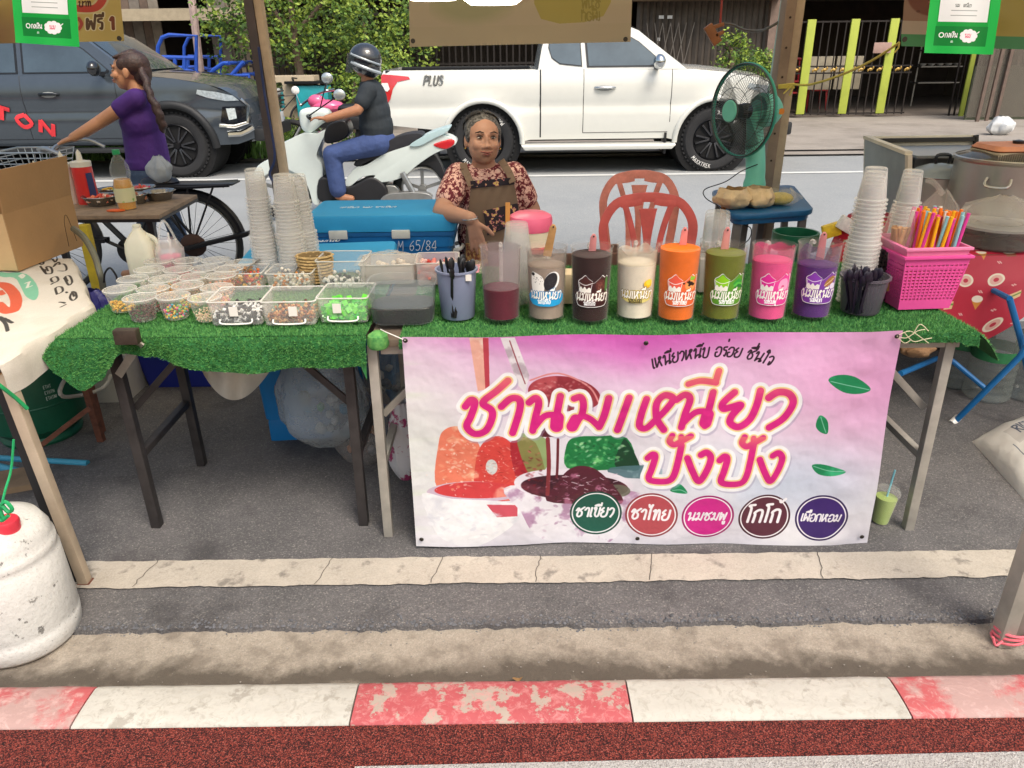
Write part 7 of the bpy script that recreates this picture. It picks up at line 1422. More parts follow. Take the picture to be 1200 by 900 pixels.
for k in range(8): x = rw.x-.2+.07*k; MB().tube([(x, BYk-.09, zr), (x, BYk+.09, zr)], .006, 5).build('carrier_bar', bkM, bk, w=True)
MB().box((rw.x+.1, BYk, zr+.012), (.5, .16, .012)).build('carrier_pad', bkM, bk, w=True, bev=.004)
for dx in (-.13, .05, .22): MB().tube([(rw.x+dx, BYk-.08, zr), (rw.x+dx*.1, BYk-.06, .35)], .007, 5).build('carrier_stay', bkM, bk, w=True)
MB().bar((rw.x-.05, BYk-.1, .31), (rw.x+.43, BYk-.12, .42), .05, .03).build('kickstand', bkM, bk, w=True, bev=.005); MB().ell((rw.x+.02, BYk-.07, .33), (.09, .03, .08), 12).build('gear_case', M('rusty_gear', '#4a342c', .7, .4, var=.3), bk, w=True)
MB().tube([bbk+V((0, -.06, 0)), bbk+V((-.15, -.07, .08))], .012, 7).build('crank', bkM, bk, w=True); q = bbk+V((-.16, -.1, .09))
for k in range(3): MB().box(q+V((0, -.02+.035*k-.02, 0)), (.09, .014, .025)).build('pedal_bar', bkM, bk, w=True)
MB().lathe([(0, -.004), (.09, -.004), (.09, .004), (0, .004)], tuple(bbk+V((0, -.05, 0))), 24, Matrix.Rotation(PI/2, 3, 'X')).build('chainring', bkM, bk, w=True)
# wire basket
wb = M('basket_wire', '#b8bcba', .3, .7); bc = P(42, 200, BYk); bz1 = P(40, 178, BYk-.1).z; x0_, x1_ = P(8, 190, BYk).x, P(76, 190, BYk).x; bsk = MB()
for i in range(7):
    z = bz1-.035*i; k = 1-.05*i; cxm = (x0_+x1_)/2; w2 = (x1_-x0_)/2*k; d2 = .15*k
    MB().tube([(cxm-w2, BYk-d2, z), (cxm+w2, BYk-d2, z), (cxm+w2, BYk+d2, z), (cxm-w2, BYk+d2, z)], .0035 if i else .006, 5, closed=True).build('basket_wire', wb, bk, w=True)
for sx_ in range(9):
    for s_ in (-1, 1): u_ = -1+sx_/4; cxm = (x0_+x1_)/2; w2 = (x1_-x0_)/2; MB().tube([(cxm+u_*w2, BYk+s_*.15, bz1), (cxm+u_*w2*.7, BYk+s_*.105, bz1-.22)], .0028, 4).build('basket_wire', wb, bk, w=True)
t = thing('cloth_bundle', 'grey white cloth bundle tucked at the bicycle carrier', 'cloth', P(190, 206, BYk-.05)); bagf(MB(), tuple(P(190, 214, BYk-.05)), .16, .1, .17, 6, .7, am=.3).build('cloth_fold', M('grey_cloth', '#a8acb0', .8, bump=1), t, w=True)
# ------------------------------------------------------------------ people
def skin(name, c): return M(name, c, .5, var=.07, sc=12, sub=.08, spec=.35)
def hand(b, wrist, d, nrm, side, s_=1., curl=.5, spread=.012, ln=1.):
    """palm and five fingers from the wrist along d; nrm = back of hand; side = thumb side"""
    d = V(d).normalized(); n_ = V(nrm).normalized(); n_ = (n_-d*n_.dot(d)).normalized(); sd_ = d.cross(n_)*side; w = V(wrist)
    for k in range(4): q0 = w+sd_*(.024-.016*k)*s_; b.cap(w+d*.01+sd_*(.012-.008*k)*s_, q0+d*.08*s_, .017*s_, .012*s_, 8)
    for k, L_ in enumerate((.068, .076, .07, .055)):
        p = w+d*.082*s_+sd_*(.028-.0185*k)*s_; a = d+sd_*(.10-.07*k)
        for j in range(3):
            a = (a-n_*curl*(.25+.45*j)).normalized(); q = p+a*L_*s_*(.45, .32, .23)[j]*ln; b.cap(p, q, .0095*s_-.001*j, .0085*s_-.001*j, 8); p = q
    p = w+d*.03*s_+sd_*.03*s_; a = (d*.7+sd_*.75-n_*.2).normalized()
    for j in range(2): q = p+a*.036*s_; b.cap(p, q, .0125*s_, .0105*s_, 8); p = q; a = (a+d*.5-n_*curl*.4).normalized()
def headpts(b, c, m, s_=1., jaw=1.):
    f = lambda x, y, z: V(c)+m @ V((x*s_, y*s_, z*s_))
    b.ell(f(0, .012, .028), (.079*s_, .094*s_, .088*s_), 20, m); b.ell(f(0, -.022, -.03), (.064*s_*jaw, .068*s_, .082*s_), 20, m); b.ell(f(0, -.045, -.085), (.03*s_, .03*s_, .022*s_), 12, m)
    for sx in (-1, 1): b.ell(f(sx*.037, -.062, -.022), (.028*s_, .024*s_, .028*s_), 12, m); b.ell(f(sx*.081, .012, -.008), (.011*s_, .02*s_, .034*s_), 10, m)
    b.ell(f(0, -.09, -.002), (.011*s_, .011*s_, .028*s_), 10, m); b.ell(f(0, -.098, -.026), (.015*s_, .015*s_, .012*s_), 10, m)
    for sx in (-1, 1): b.ell(f(sx*.016, -.089, -.03), (.011*s_, .011*s_, .009*s_), 8, m); b.ell(f(sx*.032, -.079, .03), (.022*s_, .01*s_, .008*s_), 8, m)
    b.ell(f(0, -.086, -.058), (.026*s_, .012*s_, .014*s_), 10, m); return f
def face(t, f, s_, lipc, browc, m, eyes=(-1, 1)):
    lip = M('lips_'+lipc.strip('#'), lipc, .5); brow = M('brow_'+browc.strip('#'), browc, .9); ew = M('eye_white', '#a89d95', .3); ei = M('iris_dark', '#1d1513', .15)
    MB().tube([f(-.029, -.083, -.0505), f(-.01, -.0985, -.053), f(0, -.099, -.0545), f(.01, -.0985, -.053), f(.029, -.083, -.0505)], [.002*s_, .004*s_, .0035*s_, .004*s_, .002*s_], 8).build('upper_lip', lip, t, w=True)
    MB().tube([f(-.02, -.089, -.061), f(0, -.0985, -.0635), f(.02, -.089, -.061)], [.002*s_, .005*s_, .002*s_], 8).build('lower_lip', lip, t, w=True)
    for sx in eyes:
        e = MB().ell(f(sx*.033, -.079, .012), (.0125*s_, .007*s_, .0042*s_), 12, m).build('eye', ew, t, w=True); MB().ell(f(sx*.031, -.0835, .012), (.0058*s_, .0035*s_, .0042*s_), 10, m).build('iris', ei, e, w=True)
        MB().tube([f(sx*.018, -.082, .017), f(sx*.033, -.0855, .0195), f(sx*.048, -.077, .015)], [.0015*s_, .0026*s_, .0015*s_], 6).build('eyelid', brow, e, w=True)
        MB().tube([f(sx*.014, -.088, .034), f(sx*.034, -.0885, .04), f(sx*.054, -.075, .033)], [.002*s_, .0036*s_, .0018*s_], 6).build('eyebrow', brow, t, w=True)
# floral blouse
fm = M('floral_blouse', '#6e1f2c', .8, var=.2, sc=30); nt_ = fm.node_tree; N = nt_.nodes; L = nt_.links; bs = N['Principled BSDF']; tc = N.new('ShaderNodeTexCoord')
def floral(mat, base, cols, sc, th):
    nt_ = mat.node_tree; N = nt_.nodes; L = nt_.links; bs = N['Principled BSDF']; tc = N.new('ShaderNodeTexCoord'); nn = N.new('ShaderNodeTexNoise'); nn.inputs['Scale'].default_value = sc*1.2; L.new(tc.outputs['Object'], nn.inputs[0])
    ma = N.new('ShaderNodeMix'); ma.data_type = 'VECTOR'; ma.inputs[0].default_value = .045; L.new(tc.outputs['Object'], ma.inputs[4]); L.new(nn.outputs['Color'], ma.inputs[5])
    vo = N.new('ShaderNodeTexVoronoi'); vo.inputs['Scale'].default_value = sc; L.new(ma.outputs[1], vo.inputs[0]); rp = N.new('ShaderNodeValToRGB'); L.new(vo.outputs['Distance'], rp.inputs[0]); rp.color_ramp.interpolation = 'LINEAR'
    els = rp.color_ramp.elements; els[0].position = th*.45; els[0].color = (*lin(cols[0]), 1); els[1].position = th; els[1].color = (*lin(cols[1]), 1); e = els.new(th*1.12); e.color = (*lin(base), 1)
    L.new(rp.outputs[0], bs.inputs['Base Color'])
floral(fm, '#6a1d2b', ('#e8c2b2', '#d9a297'), 52, .5); fb = M('floral_band', '#221a22', .8); floral(fb, '#221a24', ('#d8c45a', '#b8607a'), 42, .36)
apr = M('brown_apron', '#75604f', .85, var=.08, sc=10, bump=.3, bs=200)
vs_ = skin('skin_vendor', '#b98b74'); VY = 3.8
ven = thing('person', 'seated older woman in floral blouse and brown apron leaning on the blue cooler', 'person', (P(575, 250, VY).x, VY, 0))
vh = P(566, 164, VY-.02); vm = Matrix.Rotation(R(14), 3, 'Z') @ Matrix.Rotation(R(-4), 3, 'X') @ Matrix.Rotation(R(3), 3, 'Y')
b = MB(); VS = .98; f = headpts(b, vh, vm, VS, 1.15)
b.cap(f(0, .015, -.06), P(568, 200, VY+.02), .052, .06); sh1, sh2 = P(538, 207, VY), P(601, 206, VY+.02); ct = P(572, 236, VY+.03)
b.cap(sh1, sh2, .06, .06); b.ell(ct, (.155, .1, .17), 20); el1 = P(518, 248, 3.64); wr1 = P(551, 256, 3.47); b.limb([sh1, el1, wr1], [.056, .046, .031], 14)
el2 = P(623, 246, 3.86); wr2 = P(612, 296, 3.66); b.limb([sh2, el2, wr2], [.056, .045, .031], 14)
hand(b, wr1+V((.008, -.0, -.004)), (.2, -.05, -1), (-.25, -1, .05), -1, 1.02, .1, ln=1.1); hand(b, wr2, (-.6, -.3, -.5), (0, -.3, 1), 1, .95, .4)
pel = P(578, 300, VY+.03); pel.z = .5; b.ell(pel, (.17, .14, .14), 18)
for s_ in (-1, 1): b.limb([pel+V((s_*.09, -.02, 0)), pel+V((s_*.13, -.38, -.02)), pel+V((s_*.13, -.4, -.43))], [.085, .06, .042], 12); b.ell(pel+V((s_*.13, -.46, -.455)), (.04, .11, .035), 12)
remesh(b.build('body', vs_, ven, w=True), .0055, 3); face(ven, f, VS, '#8a4a40', '#3b2e2a', vm)
b = MB(); b.ell(f(0, .03, .052), (.086*VS, .094*VS, .078*VS), 22, vm); b.ell(f(0, .06, .0), (.08*VS, .07*VS, .075*VS), 18, vm)
for sx in (-1, 1): b.ell(f(sx*.073, .0, .028), (.016, .03, .045), 10, vm)
remesh(b.build('hair', M('grey_black_hair', '#2f2c2b', .55, var=.5, sc=90, col2='#8a8582', thr=(.4, .7), bump=1, bs=120), ven, w=True), .005, 2)
def strands(name, f, n, s_, mat, t, fr=.055):
    b = MB()
    for i in range(n):
        a = random.uniform(-1.35, 1.35); r0 = 1.02+random.random()*.05; pts = []
        for q_ in range(7):
            th = 1.0+.1*abs(a)+q_/6*2.3; c_ = math.cos(a*.92); pts.append(f(.088*math.sin(a*.92)*r0, .03-.097*math.cos(th)*c_*r0, .052+.081*math.sin(th)*c_*r0))
        b.tube(pts, [.0012, .002, .002, .002, .002, .0018, .001], 4)
    return stuff(b.build(name, mat, t, w=True))
strands('hair_strands', f, 170, VS, M('grey_hair_strand', '#3d3937', .55, var=.5, sc=40), ven)
for sx in (-1, 1): MB().ell(f(sx*.086, .0, -.04), .0045, 8).build('earring', M('gold', '#d9b45a', .25, 1), ven, w=True)
b = MB(); b.cap(P(537, 209, VY), P(602, 208, VY+.02), .07, .07); b.ell(ct, (.17, .118, .18), 22); b.ell(P(574, 275, VY+.03), (.165, .135, .17), 22); b.ell(P(577, 300, VY+.03), (.175, .14, .13), 22)
b.cap(sh1, sh1.lerp(el1, .62), .07, .066); b.cap(sh2, sh2.lerp(el2, .62), .07, .066); b.ell(P(569, 200, VY+.01), (.08, .07, .03), 16); so = remesh(b.build('blouse', fm, ven, w=True), .008, 4)
def cloth_panel(name, corners, nx, nz_, front, th, mat, parent, wav=.004):
    a, b_, c, d = [V((x, 0, y)) for x, y in corners]; m = MB()
    def g_(off): return lambda u, v: (lambda q: tuple(P(q.x, q.z, front(q.x, q.z)-off+wav*math.sin(q.x*.5+q.z*.2))))(d.lerp(c, u).lerp(a.lerp(b_, u), v))
    m.grid(g_(th), nx, nz_); k = len(m.v); m.grid(g_(0), nx, nz_); w = nx+1
    for i in range(nx): m.f += [(i, i+1, k+i+1, k+i), (nz_*w+i, nz_*w+i+1, k+nz_*w+i+1, k+nz_*w+i)]
    for j in range(nz_): m.f += [(j*w, (j+1)*w, k+(j+1)*w, k+j*w), (j*w+nx, (j+1)*w+nx, k+(j+1)*w+nx, k+j*w+nx)]
    return m.build(name, mat, parent, w=True)
def vf(x, y): return VY+.03-.15*math.sqrt(max(.05, 1-((x-575)/44)**2))-.012-.02*min(1, max(0, (y-215)/60))
cloth_panel('apron_bib', [(552, 217), (602, 213), (613, 268), (546, 270)], 14, 10, vf, .006, apr, ven); cloth_panel('apron_skirt', [(546, 269), (613, 267), (619, 330), (542, 332)], 14, 10, lambda x, y: vf(x, y)-.004, .006, apr, ven)
cloth_panel('floral_trim', [(551, 212), (603, 208), (603, 216), (552, 221)], 14, 2, lambda x, y: vf(x, y)-.007, .004, fb, ven); cloth_panel('apron_pocket', [(566, 247), (607, 238), (608, 262), (571, 276)], 10, 5, lambda x, y: vf(x, y)-.012, .004, fb, ven)
cloth_panel('apron_pocket', [(546, 285), (572, 283), (572, 312), (546, 314)], 6, 5, lambda x, y: vf(x, y)-.012, .004, M('patterned_cloth', '#7a4230', .8, var=.5, sc=60, col2='#c8a060', thr=(.45, .55)), ven)
for l in ([(553, 218), (548, 206), (544, 198), (543, 191)], [(601, 214), (597, 203), (592, 195), (587, 188)]):
    pts = [P(x, y, VY-.125+.028*i) for i, (x, y) in enumerate(l)]; m = MB()
    for p, q in zip(pts, pts[1:]): m.bar(p, q, .034, .006, (0, -1, .3))
    m.build('apron_strap', apr, ven, w=True, bev=.002)
MB().tube([wr1+V((.036*math.cos(a), .03*math.sin(a), .004*math.cos(a))) for a in np.linspace(0, 2*PI, 16)[:-1]], .003, 6, closed=True).build('bracelet', M('silver', '#cfcfd0', .2, 1), ven, w=True)
tag(MB().lathe([(0, 0), (.17, 0), (.14, .4), (0, .4)], (pel.x, pel.y+.02, .0), 20).build('stool', M('stool_blue', '#2a5f8f', .5)), 'low round stool under the seated vendor', 'stool')
# woman in purple behind the bicycle
WY = 5.62; sk2 = skin('skin_woman', '#b98562'); wo = thing('person', 'woman in a purple t-shirt with a long dark braid holding the bicycle', 'person', (P(172, 250, WY).x, WY, 0))
wh_ = P(150, 84, WY); wm = Matrix.Rotation(R(-84), 3, 'Z') @ Matrix.Rotation(R(-3), 3, 'X'); b = MB(); WS = 1.06; f = headpts(b, wh_, wm, WS, .92)
s1_, s2_ = P(159, 116, WY-.13), P(163, 114, WY+.15); chest = P(166, 140, WY); b.cap(f(0, .02, -.06), P(162, 108, WY), .05, .055); b.cap(s1_, s2_, .055, .055); b.ell(chest, (.12, .15, .17), 18)
e1_ = P(117, 143, WY-.17); w1_ = P(86, 161, BYk+.16); b.limb([s1_+V((0, -.01, 0)), e1_, w1_], [.052, .042, .03], 14); e2_ = P(124, 140, WY+.16); w2_ = P(100, 156, WY+.05); b.limb([s2_, e2_, w2_], [.05, .04, .03], 12)
hand(b, w1_, (-1, -.25, -.35), (-.2, -.2, 1), 1, 1., .75); hand(b, w2_, (-.8, -.6, -.2), (-.2, 0, 1), -1, .95, .7); b.ell(P(175, 205, WY), (.14, .15, .13), 16)
hipz = P(175, 212, WY).z; hx = P(175, 212, WY).x; legs_ = []
for s_, kx, ax in ((-1, -.02, -.12), (1, .06, .12)): k0 = V((hx, WY+s_*.08, hipz-.02)); k1_ = V((hx+kx, WY+s_*.09, .47)); k2_ = V((hx+ax, WY+s_*.1, .09)); legs_.append((k0, k1_, k2_)); b.limb([k0, k1_, k2_], [.06, .05, .035], 10); b.cap(k2_+V((0, 0, .05)), k2_, .038, .035); b.cap(k2_+V((0, 0, -.05)), k2_+V((-.15, 0, -.06)), .035, .028)
remesh(b.build('body', sk2, wo, w=True), .006, 3); face(wo, f, WS, '#a8564e', '#2a1d18', wm)
hairD = M('dark_brown_hair', '#2a1d19', .45, var=.5, sc=70, col2='#4a3028', thr=(.35, .7), bump=1, bs=150)
b = MB(); b.ell(f(0, .04, .045), (.088*WS, .1*WS, .088*WS), 22, wm); b.ell(f(0, .085, .0), (.07*WS, .06*WS, .085*WS), 18, wm)
for sx in (-1, 1): b.ell(f(sx*.07, -.005, .045), (.016, .045, .04), 10, wm)
for k in range(7): b.cap(f(.02*(k-3), -.055, .083), f(.012*(k-3), .05, .125), .012, .014, 6)
remesh(b.build('hair', hairD, wo, w=True), .006, 2)
b = MB(); br = crom([P(163, 76, WY-.02), P(171, 95, WY-.08), P(176, 112, WY-.12), (P(184, 128, WY-.14)), (P(189, 143, WY-.14)), (P(191, 152, WY-.13))], 7)
for i, p in enumerate(br): k = i/len(br); b.ell(tuple(p+V((.005*math.sin(i*1.1), 0, 0))), (.027-.005*k+.008*(k > .5)-.03*max(0, k-.85)*6, .03, .028), 10)
remesh(b.build('braid', hairD, wo, w=True), .006, 1)
pu = M('purple_tshirt', '#45216f', .8, var=.08, sc=9, bump=4, bs=9); b = MB(); b.limb([P(164, 126, WY), P(167, 150, WY), P(174, 188, WY)], [.125, .135, .145], 20); b.ell(P(166, 142, WY), (.14, .17, .17), 20); b.cap(s1_, s2_, .068, .068); b.cap(s1_, s1_.lerp(e1_, .42), .068, .064); b.cap(s2_, s2_.lerp(e2_, .42), .068, .062); b.ell(P(162, 108, WY), (.065, .075, .025), 14)
b.lathe([(.0, 0), (.15, 0), (.15, .06), (0, .06)], P(174, 197, WY), 20); remesh(b.build('tshirt', pu, wo, w=True), .009, 7)
den = M('denim', '#3a4a63', .85, var=.2, sc=14, bump=4, bs=16); b = MB(); b.ell(P(175, 205, WY), (.15, .16, .13), 18)
for k0, k1_, k2_ in legs_: b.limb([k0, k1_, k2_], [.09, .068, .058], 14)
remesh(b.build('jeans', den, wo, w=True), .009, 3)
for _, _, k2_ in legs_: MB().ell(k2_+V((-.05, 0, -.075)), (.13, .045, .015), 12).build('sandal', blackP, wo, w=True)
# motorcyclist
ri = thing('person', 'motorcyclist in a dark t-shirt, blue jeans and grey black helmet riding left', 'person', (P(435, 160, SY).x, SY, .7)); sk3 = skin('skin_rider', '#a87658')
rm = Matrix.Rotation(R(-92), 3, 'Z'); rh = P(427, 74, SY); b = MB(); f = headpts(b, rh, rm, 1.0, 1)
b.cap(f(0, .02, -.05), P(431, 96, SY), .055, .06); r1, r2 = P(432, 106, SY-.17), P(433, 106, SY+.17); b.cap(r1, r2, .06, .06); b.ell(P(438, 130, SY), (.09, .13, .2), 18); b.ell(P(442, 160, SY), (.1, .13, .14), 18)
for r_, sg in ((r1, -1), (r2, 1)):
    e_ = P(419, 129, SY+sg*.26); w_ = P(383, 139, SY+sg*.31); b.limb([r_, e_, w_], [.056, .046, .033], 14); hand(b, w_, (-1, 0, .1), (0, 0, 1), -sg, 1.05, .85)
rl = []
for sg in (-1, 1): h_ = P(444, 168, SY+sg*.1); k_ = P(389, 181, SY+sg*.17); a_ = P(396, 222, SY+sg*.17); rl.append((h_, k_, a_)); b.limb([h_, k_, a_], [.06, .05, .04], 10); b.cap(a_, a_+V((.0, 0, -.06)), .045, .04); b.cap(a_+V((.03, 0, -.075)), a_+V((.12 if sg < 0 else -.1, 0, -.085)), .04, .03)
remesh(b.build('body', sk3, ri, w=True), .007, 3)
face(ri, f, 1.0, '#8a5048', '#201816', rm)
blk = M('charcoal_tshirt', '#272e34', .85, var=.1, sc=8, bump=4, bs=8); b = MB(); b.ell(P(436, 118, SY), (.14, .185, .19), 20); b.ell(P(439, 133, SY), (.15, .185, .19), 20); b.ell(P(441, 148, SY), (.16, .185, .19), 20); b.ell(P(441, 163, SY), (.165, .19, .1), 20); b.cap(r1, r2, .075, .075); b.ell(P(431, 98, SY), (.08, .09, .03), 14)
for r_, sg in ((r1, -1), (r2, 1)): e_ = P(419, 129, SY+sg*.26); b.cap(r_, r_.lerp(e_, .6), .078, .072)
remesh(b.build('tshirt', blk, ri, w=True), .01, 4)
jn = M('blue_jeans', '#3b4d7c', .85, var=.15, sc=10, bump=4, bs=12); b = MB(); b.ell(P(443, 165, SY), (.17, .19, .12), 18)
for h_, k_, a_ in rl: b.limb([h_, k_, a_], [.11, .085, .08], 14)
remesh(b.build('jeans', jn, ri, w=True), .01, 3)
b = MB(); b.ell(rh+V((.01, 0, .035)), (.15, .135, .135), 24); b.ell(rh+V((.05, 0, -.03)), (.1, .125, .1), 20); hm = remesh(b.build('helmet', M('helmet_dark', '#2a2d33', .2, coat=.8), ri, w=True), .008, 3)
MB().grid(lambda u, v: tuple(rh+V((-.165*math.cos((u-.5)*2.2)+.02-.03*v, .15*math.sin((u-.5)*2.2), .085-.16*v))), 14, 6).build('visor', clear('smoke_visor', '#30363c', .55, .08, .3), ri, w=True)
for k_, zz_ in ((0, .02), (1, .09)): MB().tube([rh+V((.155*math.cos(a)+.01, -.142*math.sin(a), zz_-.05+.06*math.cos(a)*-1)) for a in np.linspace(.5, 2.3, 12)], [.016-.006*k_]*12, 8).build('helmet_stripe', M('helmet_silver', '#a8b0b4', .25, .3), ri, w=True)
for h_, k_, a_ in rl: MB().ell(a_+V((.03, 0, -.115)), (.13, .045, .018), 12).build('sandal', M('brown_sandal', '#4a3630', .7), ri, w=True)
# ------------------------------------------------------------------ left side: sack covered table, box, gas bottle, jerrycan
lt_ = thing('side_table', 'narrow table with a pale front leg under the printed rice sack, left edge', 'table', (-1.75, 2.5, 0)); paleS = M('pale_beige_steel', '#b5a48f', .5, .2, var=.12, sc=12)
ZT2 = .765; MB().prism([(-2.16, 1.94, ZT2-.026), (-1.405, 1.94, ZT2-.026), (-1.405, 2.47, ZT2-.026), (-1.77, 3.06, ZT2-.026), (-2.16, 3.06, ZT2-.026)], (0, 0, .024)).build('tabletop', board, lt_, w=True, bev=.003); MB().box((-1.415, 2.21, ZT2-.045), (.02, .52, .035)).build('apron', M('wood_edge', '#a8835a', .7), lt_, w=True)
lf_ = G(106, 688, .0); MB().bar((-1.405, 1.965, ZT2-.03), (lf_.x-.01, lf_.y, 0), .032, .03, (0, 1, 0)).build('leg', paleS, lt_, w=True, bev=.003); MB().bar((-1.44, 1.99, ZT2-.03), (lf_.x-.045, lf_.y+.01, 0), .04, .028, (0, 1, 0)).build('leg', M('black_steel', '#1e1e20', .5), lt_, w=True, bev=.003)
MB().box((lf_.x-.01, lf_.y, .012), (.04, .036, .024)).build('foot_cap', rustM, lt_, w=True, bev=.004)
for a, c in ((P(93, 435, 2.75), G(120, 520, 0)), ((-1.8, 3.0, .7), (-1.8, 3.0, 0)), ((-2.1, 2.0, .7), (-2.1, 2.0, 0)), ((-2.1, 3.0, .7), (-2.1, 3.0, 0))): a = V(a); a.z = .73; MB().bar(a, c, .026, .026, (0, 1, 0)).build('leg', rustM, lt_, w=True)
MB().bar(P(105, 478, 2.72), P(40, 528, 2.6), .018, .018, (0, 1, 0)).build('brace', rustM, lt_, w=True)
# rice sack cloth: flat on the table, folding over the edge
c = CV(760, 620, '#cfc8be'); q_ = np.random.default_rng(11)
for _ in range(60): c.ell(q_.uniform(0, 760), q_.uniform(0, 620), q_.uniform(20, 90), q_.uniform(10, 40), q_.choice(['#c4bbae', '#d8d2c9', '#b8ada0']), .25, q_.uniform(0, 3), 12)
SX0, SX1, SY0, SY1 = -2.16, -1.30, 1.93, 3.07           # unrolled sheet coordinates (x runs on down the drape)
def sp_(px, py): g = G(px, py, ZT2+.004); return ((g.x-SX0)/(SX1-SX0)*760, (SY1-g.y)/(SY1-SY0)*620)
def SB(l): return [sp_(0+x/6.43, 280+y/6.43) for x, y in l]
c.poly(SB([(0, 262), (60, 262), (150, 258), (230, 290), (290, 380), (280, 455), (240, 465), (190, 430), (150, 350), (110, 300), (0, 290)]), '#6fb596', .9, 3); c.line(SB([(-30, 345), (40, 355), (100, 410), (125, 480), (100, 550), (40, 545), (-20, 500)]), 13, '#c9563a'); c.line(SB([(0, 400), (22, 425)]), 7, '#c9563a')
for l in ([(150, 280), (170, 300), (185, 285), (165, 270), (150, 285)], [(195, 340), (225, 330)], [(225, 330), (205, 372)], [(205, 372), (240, 362)]): c.line(SB(l), 3.5, '#d8d6cc', 1, False)
for l in ([(0, 595), (45, 615), (95, 640)], [(-10, 605), (40, 640), (60, 700)]): c.line(SB(l), 4, '#3a3836')
def zl(l, r_=2.8): c.line(SB(l), r_, '#35302c')
for l in ([(385, 140), (420, 180), (435, 130), (400, 150)], [(420, 190), (405, 215), (440, 180), (455, 200)], [(440, 250), (500, 240), (490, 200), (440, 195)], [(485, 300), (520, 355), (545, 335), (530, 290), (495, 290), (510, 325)], [(500, 405), (508, 415)], [(540, 420), (530, 450), (550, 470), (578, 450), (570, 415), (545, 405), (560, 440)],
          [(290, 190), (325, 200), (330, 180)], [(305, 210), (340, 260), (325, 230)], [(340, 235), (350, 270), (395, 265), (385, 220), (350, 215), (365, 250)], [(390, 350), (440, 320), (425, 290), (385, 305), (400, 335)], [(430, 425), (475, 400), (460, 365), (420, 375), (430, 420)], [(450, 485), (490, 490)], [(460, 520), (495, 500)]): zl(l)
c.noisy(.02); sackM = imgmat('rice_sack_print', c.a, .75, bump=.4)
sk_ = thing('rice_sack_sheet', 'white printed rice sack sheet spread over the left table edge', 'sack', (-1.75, 2.5, ZT2)); b = MB(); EX = -1.392
def sf(u, v):
    x = SX0+(SX1-SX0)*u; y = SY0+(SY1-SY0)*v; EX = -1.392-.62*max(0, y-2.45); d = min(x-EX, .1); w_ = .005*nz(u*6, v*6, 1.6, 3)+.004*nz(u*6, v*6, 5, 3)
    if d < 0: return (x, y-.02*nz(u, v, 3, 5)*0, ZT2+.006+abs(w_))
    return (EX+.008*math.sin(min(1, d*30))+.25*w_+.004*math.sin(v*30), y, ZT2+.006-d-.008*math.sin(v*14)*min(1, d*14))
nu, nv = 60, 50; b.grid(sf, nu, nv); o = b.build('printed_sheet', sackM, sk_, w=True); uvl = o.data.uv_layers.new(name='UVMap')
for lp in o.data.loops: i = lp.vertex_index; uvl.data[lp.index].uv = ((i % (nu+1))/nu, (i//(nu+1))/nv)
# cardboard box
cbM = M('cardboard', '#a98359', .85, var=.06, sc=6, bump=.2, bs=90); cbM2 = M('pale_cardboard', '#c9a87c', .85, var=.06, sc=6)
bx = thing('cardboard_box', 'open brown cardboard box standing on the rice sack, flap raised', 'box', (-2.0, 2.97, ZT2)); zb, zt = ZT2+.012, P(9, 257, 2.77).z; A_, B_ = G(21, 318, zb), G(97, 288, zb)
ux = (B_-A_); uy = V((-ux.y, ux.x, 0)).normalized()*.36; H_ = V((0, 0, zt-zb)); th = uy.normalized()*.004
def panel(name, p0, p1, up, mat=None, tdir=None): q = [V(p0), V(p1), V(p1)+V(up), V(p0)+V(up)]; n_ = (q[1]-q[0]).cross(q[3]-q[0]).normalized()*.004; return MB().prism(q, n_).build(name, mat or cbM, bx, w=True)
side = panel('side_panel', A_, B_, H_); panel('side_panel', A_+uy, B_+uy, H_); panel('end_panel', A_, A_+uy, H_, cbM2); panel('end_panel', B_, B_+uy, H_); panel('bottom', A_, B_, uy)
tilt = P(81, 203, 3.1)-(B_+H_)+V((.0, .0, 0)); panel('flap', A_+H_, B_+H_, V((.03, -.02, .16))+V((0, 0, .0))); panel('flap', A_+uy+H_, B_+uy+H_, V((-.06, .1, .1)))
p0 = A_+uy*.3+V((.0, -.006, .07)); MB().prism([A_+uy*.25+V((0, -.007, .06)), A_+uy*.6+V((0, -.007, .06)), A_+uy*.6+V((0, -.007, .15)), A_+uy*.25+V((0, -.007, .15))], (0, .003, 0)).build('blue_print', M('blue_print', '#3a86b8', .6), bx, w=True)
MB().tube(crom([A_.lerp(B_, .78)+V((.004, -.0045, .02)), A_.lerp(B_, .8)+V((.004, -.0045, .12)), A_.lerp(B_, .86)+V((.004, -.0045, .14)), A_.lerp(B_, .92)+V((.004, -.0045, .03))], 5), .0012, 4).build('pen_line', M('pen_line', '#5a4632', .8), bx, w=True)
